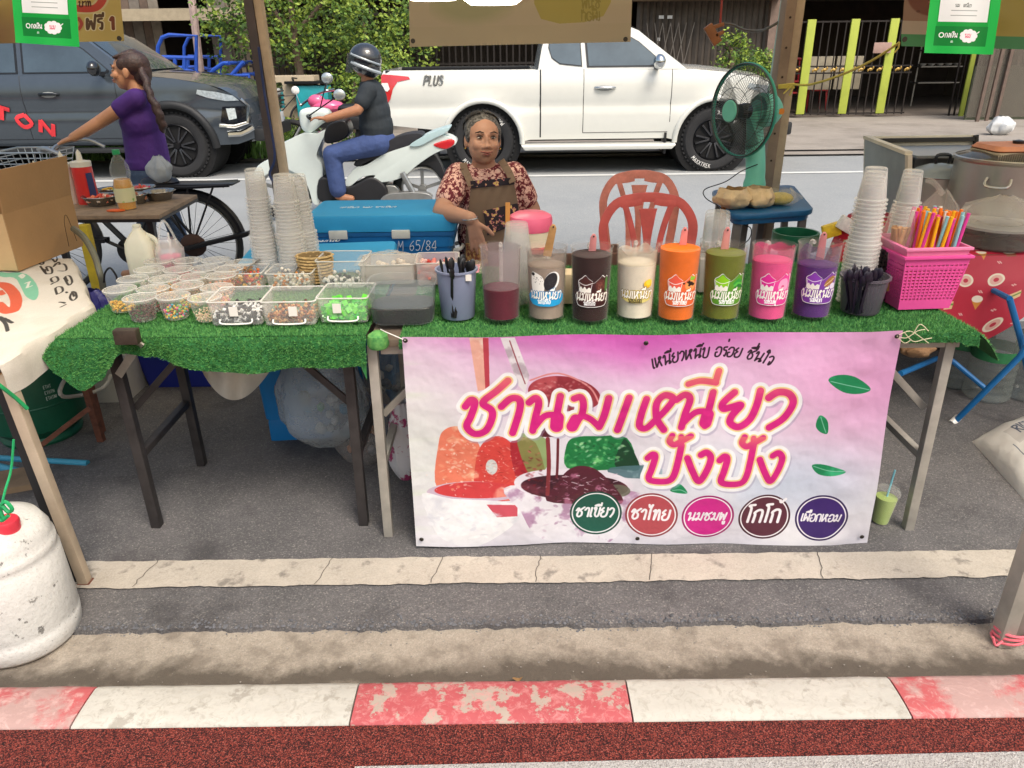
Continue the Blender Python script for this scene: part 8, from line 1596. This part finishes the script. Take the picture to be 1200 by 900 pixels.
# bent grey tube and small things behind
tag(MB().tube(crom([P(86, 268, 3.15), P(98, 278, 3.1), P(110, 298, 3.05), P(117, 320, 3.0), P(121, 338, 3.0), P(124, 380, 3.0)], 6), .013, 10).build('bent_tube', M('grey_green_tube', '#7b7c70', .4, .5)), 'bent grey metal tube curving down between the sack and the turf', 'tube')
tag(MB().tube(crom([P(122, 331, 2.9), P(123, 320, 2.9), P(129, 314, 2.9), P(136, 323, 2.9), P(137, 330, 2.9)], 5), .004, 6).build('black_cable', blackP), 'short black cable loop beside the yellow puffs cup', 'cable')
t = thing('plastic_bag', 'dark blue plastic bag bulging behind the left turf edge', 'bag', P(112, 352, 2.75)); bagf(MB(), tuple(P(112, 378, 2.8)), .14, .1, .13, 7, .5, am=.3).build('bag_film', M('navy_bag', '#31307a', .4, bump=1), t, w=True)
t = thing('white_crate', 'pale white plastic tub standing under the printed sack', 'tub', tuple(G(85, 500, 0)+V((0, .35, .0)))); loft(MB(), [rrect(.3, .25, .03, 0), rrect(.36, .3, .03, .36), rrect(.38, .32, .03, .36), rrect(.38, .32, .03, .375), rrect(.34, .28, .03, .37)], True, True).build('tub_shell', M('greyish_white_plastic', '#b8b4ac', .5, var=.1), t)
# board with bowls and bottles
ZBD = .8; q = [G(104, 253, ZBD), G(186, 252, ZBD), G(231, 228, ZBD), G(150, 224, ZBD)]; t = thing('plank_stand', 'wooden board on a stand carrying bowls and bottles before the bicycle', 'stand', tuple((q[0]+q[1]+q[2]+q[3])/4-V((0, 0, ZBD))))
q[0] = G(60, 253, ZBD); q[3] = G(100, 224, ZBD)
MB().prism([v_-V((0, 0, .02)) for v_ in q], (0, 0, .02)).build('board', M('weathered_board', '#8f7a66', .8, var=.25, sc=18), t, w=True, bev=.002); MB().prism([v_-V((0, 0, .035)) for v_ in q], (0, 0, .0145)).build('board_frame', blackP, t, w=True)
a = P(98, 270, 3.75); MB().bar((a.x, 3.76, 0), (a.x, 3.76, ZBD-.035), .05, .04).build('leg', M('yellow_paint', '#c8b02a', .5, var=.2), t, w=True, bev=.004); a = P(186, 290, 4.15)
for xx, yy in ((a.x, 4.12), (P(70, 280, 4.1).x, 4.12), (P(172, 260, 3.8).x, 3.84)): MB().bar((xx, yy, 0), (xx, yy, ZBD-.035), .03, .03).build('leg', blackP, t, w=True)
stb = M('bowl_steel', '#8f8c88', .25, .9, var=.1)
def bowl(label, px, py, r_, cols, n=60, sz_=.012, h=.045):
    g = G(px, py, ZBD); t = thing('steel_bowl', label, 'bowl', tuple(g), 0, 'steel bowls on the wooden board'); MB().lathe([(0, 0), (r_*.75, 0), (r_*.9, h*.6), (r_, h), (r_+.008, h+.002), (r_+.007, h+.005), (r_-.003, h), (r_*.72, .004), (0, .004)], n=28, cap=False).build('bowl_shell', stb, t)
    if cols: heap('chopped_pieces', t, n, lambda: (lambda a, k: (k*r_*.85*math.cos(a), k*r_*.85*math.sin(a), h*.55+.02*(1-k)+random.random()*.008))(random.random()*6.3, math.sqrt(random.random())), sz_, cols, (1, 1, .6))
bowl('steel bowl of chopped orange and red pieces at the left of the board', 120, 240, .085, ['#e07a5a', '#e8b09a', '#d9503a', '#efd9c8']); bowl('empty steel bowl at the right end of the board', 188, 234, .075, None); bowl('steel bowl with red sliced pieces behind the oil bottle', 166, 229, .075, ['#d8405a', '#e8d8d0', '#cf5a4a']); bowl('steel bowl of yellow pieces behind the orange one', 131, 231, .06, ['#e6c22e', '#d8a83a'], 40); bowl('shadowy steel bowl right behind the oil bottle', 160, 238, .06, ['#d8c8b4', '#c07a5a'], 30)
def squeeze(label, px, py, r_, h, col, capc, tilt=0):
    g = G(px, py, ZBD); t = thing('squeeze_bottle', label, 'bottle', tuple(g)); MB().lathe([(0, 0), (r_, 0), (r_+.001, .01), (r_*.95, h), (0, h)], n=24, cap=False).build('bottle_body', col, t); MB().lathe([(0, h), (r_*.98, h), (r_*.98, h+.025), (r_*.3, h+.032), (r_*.22, h+.07), (.002, h+.085), (0, h+.085)], n=20, cap=False).build('nozzle_cap', capc, t); return t
t = squeeze('red squeeze bottle with a white nozzle on the board', 105, 238, .052, .19, M('red_sauce_bottle', '#d5302c', .3, var=.08, coat=.3), M('cream_cap', '#dcd6c8', .5)); MB().prism([(.035, -.042, .02), (.054, -.01, .02), (.05, -.01, .16), (.034, -.04, .16)], (.003, -.003, 0)).build('label_strip', M('navy_print', '#303a6a', .5), t)
squeeze('white squeeze bottle partly hidden behind the cardboard box', 84, 238, .048, .18, M('white_sauce_bottle', '#d6d2c8', .4), M('cream_cap'))
squeeze('small white capped bottle showing above the cardboard box flap', 52, 240, .04, .14, M('white_sauce_bottle'), M('cream_cap'))
g = G(150, 245, ZBD); t = thing('oil_bottle', 'clear plastic bottle of golden oil with a green cap on the board', 'bottle', tuple(g)); op = [(0, 0), (.044, 0), (.047, .01), (.046, .06), (.047, .12), (.04, .15), (.047, .18), (.044, .21), (.026, .25), (.015, .265), (.015, .28)]
MB().lathe(op, n=24, cap=False).build('bottle_wall', clear('pet_plastic', '#e2e6e0', .1, .08, .6), t); MB().lathe([(0, .004), (.042, .004), (.044, .06), (.044, .12), (.037, .15), (0, .151)], n=24, cap=False).build('oil', M('golden_oil', '#d9982a', .15, var=.1, coat=.5), t); MB().lathe([(0, .27), (.018, .27), (.018, .292), (0, .292)], n=16, cap=False).build('green_cap', M('green_cap', '#1f9a5a', .4), t)
MB().lathe([(.0485, .04), (.0485, .11)], n=24, cap=False).build('paper_label', M('cream_label', '#d8d4a8', .5, var=.2, sc=18, col2='#7ab04a', thr=(.55, .62)), t)
tag(MB().ell(tuple(G(136, 248, ZBD)+V((0, 0, .006))), (.05, .02, .008), 10).build('carrot_piece', M('carrot_orange', '#e0642a', .5)), 'small orange carrot piece lying on the board edge', 'food')
# gas bottle
g = G(28, 535, 0); gc = thing('gas_cylinder', 'dark green cooking gas bottle under the sack covered table', 'gas bottle', (g.x-.02, g.y+.19, 0)); grn = M('gas_green', '#14573f', .4, .1, var=.2, sc=6)
MB().lathe([(0, .0), (.15, 0), (.16, .03), (.15, .05), (.19, .09), (.195, .14), (.195, .3), (.18, .36), (.12, .4), (.06, .41), (0, .41)], n=40, cap=False).build('bottle_shell', grn, gc)
MB().lathe([(.105, .39), (.125, .41), (.13, .55), (.122, .56), (.118, .55), (.116, .41)], n=32, cap=False).build('collar', grn, gc); MB().lathe([(0, .4), (.025, .4), (.025, .47), (.012, .48), (.012, .5), (0, .5)], n=14, cap=False).build('valve', M('brass', '#8a7440', .4, .8), gc)
MB().lathe([(.1955, .195), (.1975, .2), (.1955, .205)], n=40, cap=False).build('weld_seam', grn, gc)
gw = M('cylinder_print', '#b8c8bc', .7)
b = MB()
for row, (a0_, z0_) in enumerate(((-.75, .28), (-.75, .255), (-.75, .23), (-1.5, .22), (-1.5, .19), (-1.5, .16), (-1.5, .13))):
    cx = 0
    for ch in 'ETHTNI'[:4+row % 3]:
        wd2, gs = GLY.get(ch)
        for l in gs: 
            L_ = [(p.x, p.y) for p in crom([(a, c_, 0) for a, c_ in l], 3)] if len(l) > 2 else l
            b.tube([(.1965*math.cos(a0_+(cx+a)*.06), .1965*math.sin(a0_+(cx+a)*.06), z0_+c_*.014) for a, c_ in L_], .001, 4)
        cx += wd2+.15
b.build('stencil_lettering', gw, gc)
tag(MB().tube(crom([gc.location+V((.03, -.02, .47)), gc.location+V((.25, .0, .42)), P(70, 458, 2.75), P(90, 464, 2.85), P(120, 455, 3.0), P(130, 440, 3.1)], 6), .008, 7).build('gas_hose', M('grey_hose', '#a8a49a', .6)), 'pale grey gas hose curving from the green gas bottle', 'hose')
bp2 = M('blue_pipe', '#3e93b0', .45, var=.06)
for (a, c_, lab) in (((0, 537), (103, 543), 'long pale blue pipe lying behind the gas bottle foot'), ((0, 548), (31, 556), 'short blue pipe nearest the pale table leg'), ((0, 560), (20, 563), 'short blue pipe end under the other pipe')):
    p, q2 = G(*a, .02), G(*c_, .02); tag(MB().tube([p-(q2-p)*.6, q2], .0135 if a[1] == 537 else .018, 12).build('blue_pipe', bp2), lab, 'pipe', 'blue pipes on the ground')
p = G(8, 572, .01); tag(MB().box((p.x-.05, p.y, .02), (.3, .16, .04), .35).build('timber_offcut', M('timber_brown', '#7a6650', .8, var=.2)), 'brown timber offcut lying under the blue pipes', 'timber')
# green cord tied round leg and hanging
gcd = M('green_cord', '#1f9a5c', .5); t = thing('rope', 'bright green cord tied round the pale table leg and hanging to the white jerrycan', 'cord', P(15, 520, 1.9))
MB().tube(crom([P(-15, 440, 1.9), P(0, 452, 1.9), P(18, 466, 1.93), P(32, 479, 1.95)], 4), .0055, 6).build('cord_strand', gcd, t, w=True); MB().tube(crom([P(16, 515, 1.72), P(13, 550, 1.7), P(6, 575, 1.66), P(2, 592, 1.64)], 5), .003, 5).build('cord_strand', gcd, t, w=True)
for l in ([(2, 592), (10, 600), (14, 596), (6, 588), (0, 596), (4, 608)], [(2, 594), (-4, 604), (2, 610), (10, 604)]): MB().tube(crom([P(x, y, 1.62) for x, y in l], 4), .005, 6).build('cord_knot', gcd, t, w=True)
# white jerrycan
g = G(30, 742, 0.002); jc = thing('jerrycan', 'dirty white plastic drum with a red cap at the lower left corner', 'drum', (g.x+.0, g.y-.0, 0.002)); jm = worn('drum_white', '#d2d1cd', '#4f4c48', .61, .63, 30, .8, '#b8b5ae')
MB().lathe([(0, 0), (.14, 0), (.15, .012), (.153, .06), (.149, .068), (.153, .08), (.15, .2), (.148, .27), (.141, .28), (.145, .29), (.144, .31), (.136, .32), (.138, .335), (.12, .372), (.08, .39), (0, .395)], n=56, cap=False).build('drum_shell', jm, jc, sm=60)
MB().lathe([(0, .375), (.03, .375), (.03, .408), (.027, .414), (0, .414)], (.035, -.03, .0), 24, Matrix.Rotation(.1, 3, 'Y'), cap=False).build('red_cap', M('red_cap', '#d23848', .35), jc); MB().tube(crom([(-.09, .0, .37), (-.07, 0, .425), (-.01, 0, .43), (.0, .0, .39)], 5), .013, 8).build('handle', jm, jc)
# pole foot bits under stall: dark blue tubs and bags behind the tables
for lab, (xa, xb), (ya, yb), Yd, c_ in (('dark blue plastic tub standing under the left table', (132, 246), (405, 457), 3.25, '#1d2a86'), ('bright blue plastic tub under the table beside the clear bag', (286, 352), (415, 483), 2.98, '#1b67ae')):
    p, q2 = P(xa, ya, Yd), P(xb, yb, Yd); w_ = q2.x-p.x; hh = min(.42, p.z); gz_ = G((xa+xb)/2, yb, 0.01); t = thing('plastic_tub', lab, 'tub', ((p.x+q2.x)/2, gz_.y+.15, .012)); w_ = abs(G(xa, yb, .01).x-G(xb, yb, .01).x)
    loft(MB(), [rrect(w_*.86, .24, .03, 0), rrect(w_, .3, .03, .24), rrect(w_+.03, .33, .03, .24), rrect(w_+.03, .33, .03, .27), rrect(w_, .3, .03, .275)]).build('tub_shell', M('tub_'+c_.strip('#'), c_, .45, var=.1), t)
def hbag(label, px, py0, py1, Yd, w, d, mat, seed, fill=None, pinch=.55):
    top, bot = P(px, py0, Yd), P(px, py1, Yd); h = top.z-bot.z; t = thing('plastic_bag', label, 'bag', tuple(bot)); bagf(MB(), (0, 0, 0), w, d, h, seed, pinch, 22, 18, .18).build('bag_film', mat, t)
    if fill: heap('contents', t, 12, lambda: (random.uniform(-w*.26, w*.26), random.uniform(-d*.2, d*.2), random.uniform(.03, h*.5)), .026, fill, (1, .7, .8))
    return t
hb = clear('grey_clear_bag', '#a9b1b6', .45, .12, .4, bump=2, bs=16)
hbag('big clear plastic bag hanging under the left table, with blue and green scraps', 384, 405, 518, 2.62, .36, .24, hb, 12, ['#8a9a9c', '#4a8ab0', '#4d9a7c', '#a8b0b4', '#b8bec0']); hbag('clear bag of orange scraps standing behind the dark table leg', 432, 450, 545, 2.75, .28, .2, clear('dull_clear_bag', '#a8a09c', .42, .15, .4, bump=2, bs=16), 15, ['#c97a3a', '#8a7468', '#b88a5a', '#7a7f86'])
hbag('clear bag with dark contents between the two tables', 455, 392, 470, 2.9, .2, .15, hb, 19, ['#2f3a5a', '#5a5f68', '#c8ccd0']); hbag('white cup shaped bag with pink spots half hidden behind the banner', 476, 470, 560, 2.5, .12, .1, M('pink_spotted_film', '#d8d4d6', .4, col2='#a83a6a', thr=(.52, .55), sc=14), 23)
t = thing('white_cloth', 'white cloth sling hanging below the left turf mat', 'cloth', P(278, 440, 2.5))
def sl_(u, v): x = 232+95*u; y = 415+v*(8+52*math.sin(PI*min(1, u*1.05))**.8*(1-.25*u)); p = P(x, y, 2.45+.1*v*(1-v)+.02*math.sin(u*14)); return tuple(p)
b = MB(); b.grid(sl_, 24, 10); b.grid(lambda u, v: tuple(V(sl_(u, v))+V((0, .1+.05*math.sin(u*3), 0))), 24, 10); b.build('cloth_fold', M('dirty_white_cloth', '#bdb6aa', .8, var=.12, sc=7, bump=1, bs=20), t, w=True)
# drink cup standing behind the banner
g = G(1031, 611, .018); t = thing('drink_cup', 'green iced drink cup with a pale blue straw standing behind the banner', 'drink', tuple(g), .0); t.rotation_euler = (.0, .06, 0)
MB().lathe([(0, 0), (.026, 0), (.028, .003), (.038, .115), (.041, .117), (.041, .121), (.034, .135), (.012, .143), (0, .143)], n=28, cap=False).build('cup_wall', cupP, t); MB().lathe([(0, .003), (.0255, .003), (.0345, .1), (0, .101)], n=28, cap=False).build('green_drink', M('matcha_drink', '#a9bf6a', .4, var=.08), t); MB().tube([(0, .0, .08), (.008, .01, .2)], .0035, 7).build('straw', M('pale_blue_straw_tip', '#7fc0d0', .4), t)
# ------------------------------------------------------------------ right side: red cloth table, pots, sack, bottles
c = CV(900, 900, '#b3203a'); q_ = np.random.default_rng(5)
cells = [(x, y) for x in range(12) for y in range(12)]
for x, y in cells:
    cx_, cy_ = x*76+(y % 2)*38+q_.uniform(-6, 6), y*76+q_.uniform(-6, 6)+20; k = q_.integers(0, 5); a = q_.uniform(-.9, .9)
    if k == 0: c.ell(cx_, cy_, 19, 19, '#e3d9c4'); c.ell(cx_, cy_, 14, 14, '#d8a99c'); c.ell(cx_, cy_, 6, 6, '#b3203a')
    elif k == 1: s_ = math.sin(a); co_ = math.cos(a); c.line([(cx_-15*s_, cy_-15*co_), (cx_+8*s_, cy_+8*co_)], 10, '#e6dccb', 1, False); c.line([(cx_+8*s_, cy_+8*co_), (cx_+24*s_, cy_+24*co_)], 2.5, '#c99a5a', 1, False)
    elif k == 2: c.poly([(cx_-12, cy_-4), (cx_+12, cy_-4), (cx_, cy_+24)], '#d08a3a'); c.ell(cx_, cy_-10, 13, 11, '#e9dfd0')
    elif k == 3: c.poly([(cx_-16, cy_), (cx_+16, cy_), (cx_+11, cy_+18), (cx_-11, cy_+18)], '#8a4a2e'); c.ell(cx_, cy_-4, 15, 10, '#e8dccb'); c.ell(cx_, cy_-14, 4, 4, '#d8a63a')
    else: c.poly([(cx_-14, cy_-10), (cx_+14, cy_-10), (cx_+12, cy_+14), (cx_-12, cy_+14)], '#d9b98a'); c.line([(cx_-12, cy_), (cx_+12, cy_)], 3, '#6a8a3a', 1, False)
    for j in range(2): c.line([(cx_+34+j*5, cy_+30), (cx_+38+j*5, cy_+36)], 1.6, '#e3cfc0', .8, False)
clothR = imgmat('red_dessert_cloth', c.a, .5, bump=.25)
rt_ = thing('side_table', 'table at the right edge carrying the steel pots', 'table', (2.25, 3.42, 0)); RX0, RX1, RY0, RY1, RZ = 1.72, 2.9, 3.06, 3.9, .745
MB().box(((RX0+RX1)/2, (RY0+RY1)/2, RZ-.015), (RX1-RX0, RY1-RY0, .026)).build('tabletop', board, rt_, w=True)
for x in (RX0+.08, RX1-.08):
    for y in (RY0+.3, RY1-.06): MB().bar((x, y, RZ-.03), (x, y, 0), .03, .03).build('leg', steelD, rt_, w=True)
tc_ = thing('tablecloth', 'crimson tablecloth printed with ice creams and doughnuts, under the steel pots', 'tablecloth', (2.25, 3.4, RZ)); LXd, LYd = .3, .36
def rc(u, v):                                   # unrolled: x from RX0-LXd to RX1, y from RY0-LYd to RY1
    x = RX0-LXd+(RX1-RX0+LXd)*u; y = RY0-LYd+(RY1-RY0+LYd)*v; dx = max(0, RX0-x); dy = max(0, RY0-y); z = RZ+.004-math.hypot(dx, dy)*(.97 if dx*dy else 1)
    fl_ = .03*math.sin(x*16)*dy/LYd+.02*math.sin(y*14)*dx/LXd; ox = -.03*min(1, dx*8)-(dx*.22)-(dy*.25 if dx > 0 else 0); oy = -.03*min(1, dy*8)-fl_-(dy*.15)
    k_ = max(0, (x-1.95)/.3); z += min(dy*.95, dy*.8*k_) if dy > 0 else 0
    return (max(x, RX0)+ox, max(y, RY0)+oy, z)
nu, nv = 56, 48; b = MB(); b.grid(rc, nu, nv); o = b.build('cloth', clothR, tc_, w=True); uvl = o.data.uv_layers.new(name='UVMap')
for lp in o.data.loops: i = lp.vertex_index; uvl.data[lp.index].uv = ((i % (nu+1))/nu*1.0, (i//(nu+1))/nv)
pot = M('pot_steel', '#c4c1bb', .34, .85, var=.12, sc=3); glassL = clear('glass_lid', '#5a5652', .5, .05, .4)
pc = G(1184, 274, RZ); t = thing('stock_pot', 'big stainless stock pot with a glass lid on the red cloth', 'pot', (pc.x, pc.y+.1, RZ+.005)); PR = .235; PH = .31
MB().lathe([(0, 0), (PR-.01, 0), (PR, .012), (PR, PH-.01), (PR+.008, PH), (PR-.004, PH)], n=56, cap=False).build('pot_wall', pot, t)
MB().lathe([(PR+.004, PH), (PR+.008, PH+.008), (PR, PH+.012)], n=56, cap=False).build('lid_ring', pot, t); MB().lathe([(PR, PH+.01), (PR*.7, PH+.035), (PR*.3, PH+.05), (0, PH+.052)], n=48, cap=False).build('glass_lid', glassL, t); MB().lathe([(0, PH+.05), (.02, PH+.05), (.025, PH+.075), (0, PH+.08)], (0, 0, 0), 16).build('lid_knob', blackP, t)
for a in (-2.3, -.9, -1.5): m_ = Matrix.Rotation(a, 3, 'Z'); MB().tube(crom([m_ @ V((PR, -.045, PH-.06)), m_ @ V((PR+.03, -.04, PH-.09)), m_ @ V((PR+.03, .04, PH-.09)), m_ @ V((PR, .045, PH-.06))], 4), .006, 7).build('pot_handle', pot, t)
bsk = thing('food_basket', 'cream plastic basket with a peach lid lying on the big pot lid', 'basket', (P(1190, 180, 3.5).x, 3.5, P(1184, 196, 3.5).z)); crB = M('cream_basket', '#d6c4a4', .5)
loft(MB(), [rrect(.27, .2, .03, 0), rrect(.3, .23, .03, .07), rrect(.29, .22, .03, .07), rrect(.26, .19, .03, .005)], True, False).build('basket_wall', M('cream_basket_inner', '#a8977c', .6), bsk)
for i in range(30): x = -.13+.26*i/29; MB().bar((x, -.102, .004), (x*1.1, -.117, .066), .004, .003, (0, 1, 0)).build('rib', crB, bsk)
for z in (.004, .068): stuff(loft(MB(), [rrect(.272+z*.42, .202+z*.42, .03, z), rrect(.274+z*.42, .204+z*.42, .03, z+.008)], False, False).build('rim', crB, bsk))
loft(MB(), [rrect(.29, .22, .03, .077), rrect(.3, .23, .03, .082), rrect(.28, .2, .04, .1)]).build('peach_lid', M('peach_plastic', '#d38a63', .5, var=.12), bsk)
pc2 = G(1096, 268, RZ); t = thing('small_pot', 'smaller steel pot with a domed glass lid left of the big pot', 'pot', (P(1100, 230, 3.75).x, 3.78, RZ)); r2_ = .135
MB().lathe([(0, 0), (r2_, 0), (r2_, .2), (r2_+.006, .205)], n=40, cap=False).build('pot_wall', pot, t); MB().lathe([(r2_+.01, .205), (r2_*.8, .235), (r2_*.4, .255), (0, .26)], n=36, cap=False).build('glass_lid', clear('glass_lid_bright', '#b9c4cc', .55, .04, .4), t)
MB().tube(crom([(-.03, 0, .255), (-.03, 0, .295), (.03, 0, .295), (.03, 0, .255)], 4), .008, 8).build('lid_handle', blackP, t)
# open insulated cabinet
q = [P(1015, 160, 4.3), P(1142, 158, 4.3), P(1137, 260, 4.3), P(1013, 262, 4.3)]; t = thing('insulated_cabinet', 'open steel cabinet with a grey side door and raised lid behind the cup stacks', 'cabinet', ((q[0].x+q[1].x)/2, 4.1, 0)); gp = M('grey_panel', '#8f979a', .45, .2, var=.1); bgp = M('beige_panel', '#d8cdb8', .5, .1, var=.1); blk2 = M('black_rubber_edge', '#26221f', .6)
MB().prism([q[0], q[1], q[2], q[3]], (0, .03, 0)).build('raised_lid', bgp, t, w=True, bev=.004)
for a_, c_ in ((q[0], q[1]), (q[1], q[2])): MB().bar(a_+V((0, -.015, -.02 if a_ == q[0] else 0)), c_+V((0, -.015, -.02 if a_ == q[0] else 0)), .02, .02, (0, 1, 0)).build('rubber_edge', blk2, t, w=True)
d = [P(1013, 162, 4.28), P(1062, 181, 3.72), P(1060, 300, 3.72), P(1012, 290, 4.28)]; MB().prism(d, (.02, .01, 0)).build('side_door', gp, t, w=True, bev=.004); MB().bar(d[0]+V((.01, 0, .006)), d[1]+V((.01, 0, .006)), .035, .016).build('door_edge', bgp, t, w=True); MB().bar(d[1]+V((.008, -.008, 0)), d[2]+V((.008, -.008, 0)), .02, .03, (0, 1, 0)).build('door_edge', bgp, t, w=True)
MB().box(((d[1].x+q[1].x)/2+.1, 4.05, .52), (.62, .42, 1.0)).build('cabinet_body', M('black_cabinet', '#1d1b1a', .35), t, w=True, bev=.006)
MB().box(((d[1].x+q[1].x)/2+.1, 4.05, 1.025), (.6, .4, .01)).build('steel_top', pot, t, w=True)
# wrapped tub on the red cloth
g = G(1176, 293, RZ); t = thing('wrapped_tub', 'dark food tub wrapped in a milky plastic bag on the red cloth', 'tub', (g.x+.0, g.y+.07, RZ+.006)); MB().lathe([(0, 0), (.14, 0), (.15, .01), (.155, .08), (0, .08)], n=36, cap=False).build('tub_wall', clear('grey_tub', '#6b655f', .6, .15, .3), t)
MB().lathe([(.0, .08), (.16, .08), (.16, .09), (0, .095)], n=36, cap=False).build('lid', clear('milky_lid', '#c9c4bc', .6, .3, .3), t); bagf(MB(), (0, 0, .085), .29, .25, .12, 31, .85, 22, 16, .25).build('bag_film', cr, t)
t = thing('plastic_bag', 'knotted thin white bag standing before the black cabinet', 'bag', (P(1100, 250, 3.3).x, 3.3, RZ)); bagf(MB(), (0, 0, 0), .16, .12, .22, 41, .8, 18, 14, .3).build('bag_film', cr, t); MB().tube(crom([(-.0, 0, .2), (-.05, 0, .25), (-.08, 0, .26)], 4), .012, 7).build('bag_ear', cr, t)
# blue folding stool frame
bt = M('blue_tube_paint', '#1c6fb0', .4, .1, var=.06); t = thing('folding_stand', 'blue tube folding stand with white foot caps at the right edge', 'stand', (1.95, 2.95, 0))
MB().tube([G(1118, 495, .012), P(1195, 418, 2.85), P(1215, 385, 2.85)], .0125, 10).build('frame_tube', bt, t, w=True); MB().tube([P(1183, 350, 2.9), P(1197, 400, 2.9), P(1212, 470, 2.9), P(1240, 560, 2.9)], .0125, 10).build('frame_tube', bt, t, w=True); MB().tube([P(1115, 422, 3.1), P(1158, 458, 3.0)], .011, 9).build('frame_tube', bt, t, w=True); MB().tube([G(1055, 438, .3)+V((0, 0, 0)), P(1098, 420, 3.3)], .012, 9).build('frame_tube', bt, t, w=True)
MB().tube([P(1183, 350, 2.9)+V((0, .4, 0)), P(1183, 350, 2.9)], .0115, 9).build('frame_tube', bt, t, w=True)
f0 = G(1118, 495, .012); MB().tube([f0+V((-.016, -.01, -.0)), f0+V((.018, .006, .022))], .016, 10).build('foot_cap', whp, t, w=True)
# water bottles under the red cloth
wbm = clear('bottle_pet', '#8f9590', .35, .1, .45)
for lab, px, py, r_, Y_ in (('large clear water bottle with a green label under the red cloth', 1163, 470, .1, 0), ('second large clear water bottle left behind the green labelled one', 1128, 455, .095, 0), ('third large clear water bottle at the right frame edge', 1213, 470, .1, 0)):
    g = G(px, py, .015); t = thing('water_bottle', lab, 'bottle', (g.x, g.y+.06, .015), 0, 'large water bottles under the red cloth'); prof = [(0, 0), (r_*.9, 0), (r_, .012)]
    for k in range(5): prof += [(r_, .03+.035*k), (r_*.96, .04+.035*k), (r_*.96, .045+.035*k), (r_, .055+.035*k)]
    prof += [(r_, .25), (r_*.9, .31), (r_*.4, .36), (.022, .37), (.022, .39)]; MB().lathe(prof, n=36, cap=False).build('bottle_wall', wbm, t); MB().lathe([(0, .385), (.026, .385), (.026, .41), (0, .41)], n=18, cap=False).build('cap', M('green_cap'), t); MB().lathe([(r_*1.01, .2), (r_*1.01, .25)], n=36, cap=False).build('label_band', M('green_label', '#2f7a4a', .5, var=.2, sc=30), t)
# brown bread bag behind the right table brace
g = P(1073, 410, 2.95); t = thing('paper_scrap', 'brown crumpled paper behind the right table leg brace', 'paper', g); bagf(MB(), tuple(g-V((0, 0, .03))), .12, .08, .07, 51, .4, am=.4).build('paper_fold', M('kraft_paper', '#8a6a4c', .85, var=.2, bump=1), t, w=True)
# cement like sack lying at the right edge
c = CV(500, 300, '#c9c6bf'); c.poly([(90, 60), (250, 60), (250, 130), (90, 130)], '#a7a39d', .6)
for i, s_ in enumerate(('RICE CO', 'PRICE CUP', 'THAI RICE')): c.text(s_, 130, 100+55*i, 38-8*i, [(0, '#4d5566')], .1, .08)
c.strokes([([(70, 120), (70, 200)], 1.5), ([(70, 200), (130, 200)], 1.5)], [(0, '#4d5566')]); c.text('SAEY', 78, 190, 20, [(0, '#4d5566')], 0, .09)
sackR = imgmat('grey_sack_print', c.a, .7, bump=.6); t = thing('grain_sack', 'full pale woven sack with blue print lying at the right edge', 'sack', G(1200, 540, .01)); sc0 = [G(1137, 521, .0), G(1215, 610, .0), G(1330, 560, .0), G(1225, 490, .0)]
def sk2f(u, v):
    p = sc0[0].lerp(sc0[1], v).lerp(sc0[3].lerp(sc0[2], v), u); k = (max(0, math.sin(PI*u))**.45)*(max(0, math.sin(PI*v))**.45); return tuple(p+V((0, 0, .015+.13*k+.012*nz(u*4, v*4, 2, 6)*k)))
nu, nv = 40, 30; b = MB(); b.grid(sk2f, nu, nv); o = b.build('sack_cloth', sackR, t, w=True); uvl = o.data.uv_layers.new(name='UVMap')
for lp in o.data.loops: i = lp.vertex_index; uvl.data[lp.index].uv = ((i % (nu+1))/nu, 1-(i//(nu+1))/nv)
MB().grid(lambda u, v: (lambda p: (p[0], p[1], .01+.004*v))(sk2f(u, v)), 10, 8).build('sack_underside', M('sack_under', '#a8a49c', .8), t, w=True)
# near right canopy post with pink ribbon
ft = G(1177, 752, 0.0); t = thing('canopy_post', 'pale steel canopy post with a pink ribbon at its foot, lower right corner', 'post', tuple(ft)); up = V((ft.x+.03, ft.y+.01, 2.2)); pm = M('pale_grey_steel', '#b1ada2', .45, .3, var=.15, sc=10)
MB().bar(ft+V((-.012, 0, 0)), up+V((-.012, 0, 0)), .038, .05, (0, 1, 0)).build('post_face', pm, t, w=True, bev=.002); MB().bar(ft+V((.024, .006, 0)), up+V((.024, .006, 0)), .032, .04, (0, 1, 0)).build('post_side', M('grey_steel_side', '#8f8b82', .5, .3, var=.15), t, w=True, bev=.002)
rb = M('pink_ribbon', '#e8707c', .6)
for k in range(3): MB().tube([ft+V((.006+.042*math.cos(a)+.002*k, .036*math.sin(a), .022+.01*k+.006*math.cos(a+k))) for a in np.linspace(0, 2*PI, 22)[:-1]], .004, 6, closed=True).build('ribbon_loop', rb, t, w=True)
MB().tube(crom([ft+V((.045, -.03, .03)), ft+V((.07, -.035, .05)), ft+V((.08, -.03, .08))], 4), .0035, 6).build('ribbon_end', rb, t, w=True); MB().tube(crom([ft+V((-.03, -.03, .03)), ft+V((-.05, -.035, .02)), ft+V((-.06, -.03, .045))], 4), .0035, 6).build('ribbon_end', rb, t, w=True)
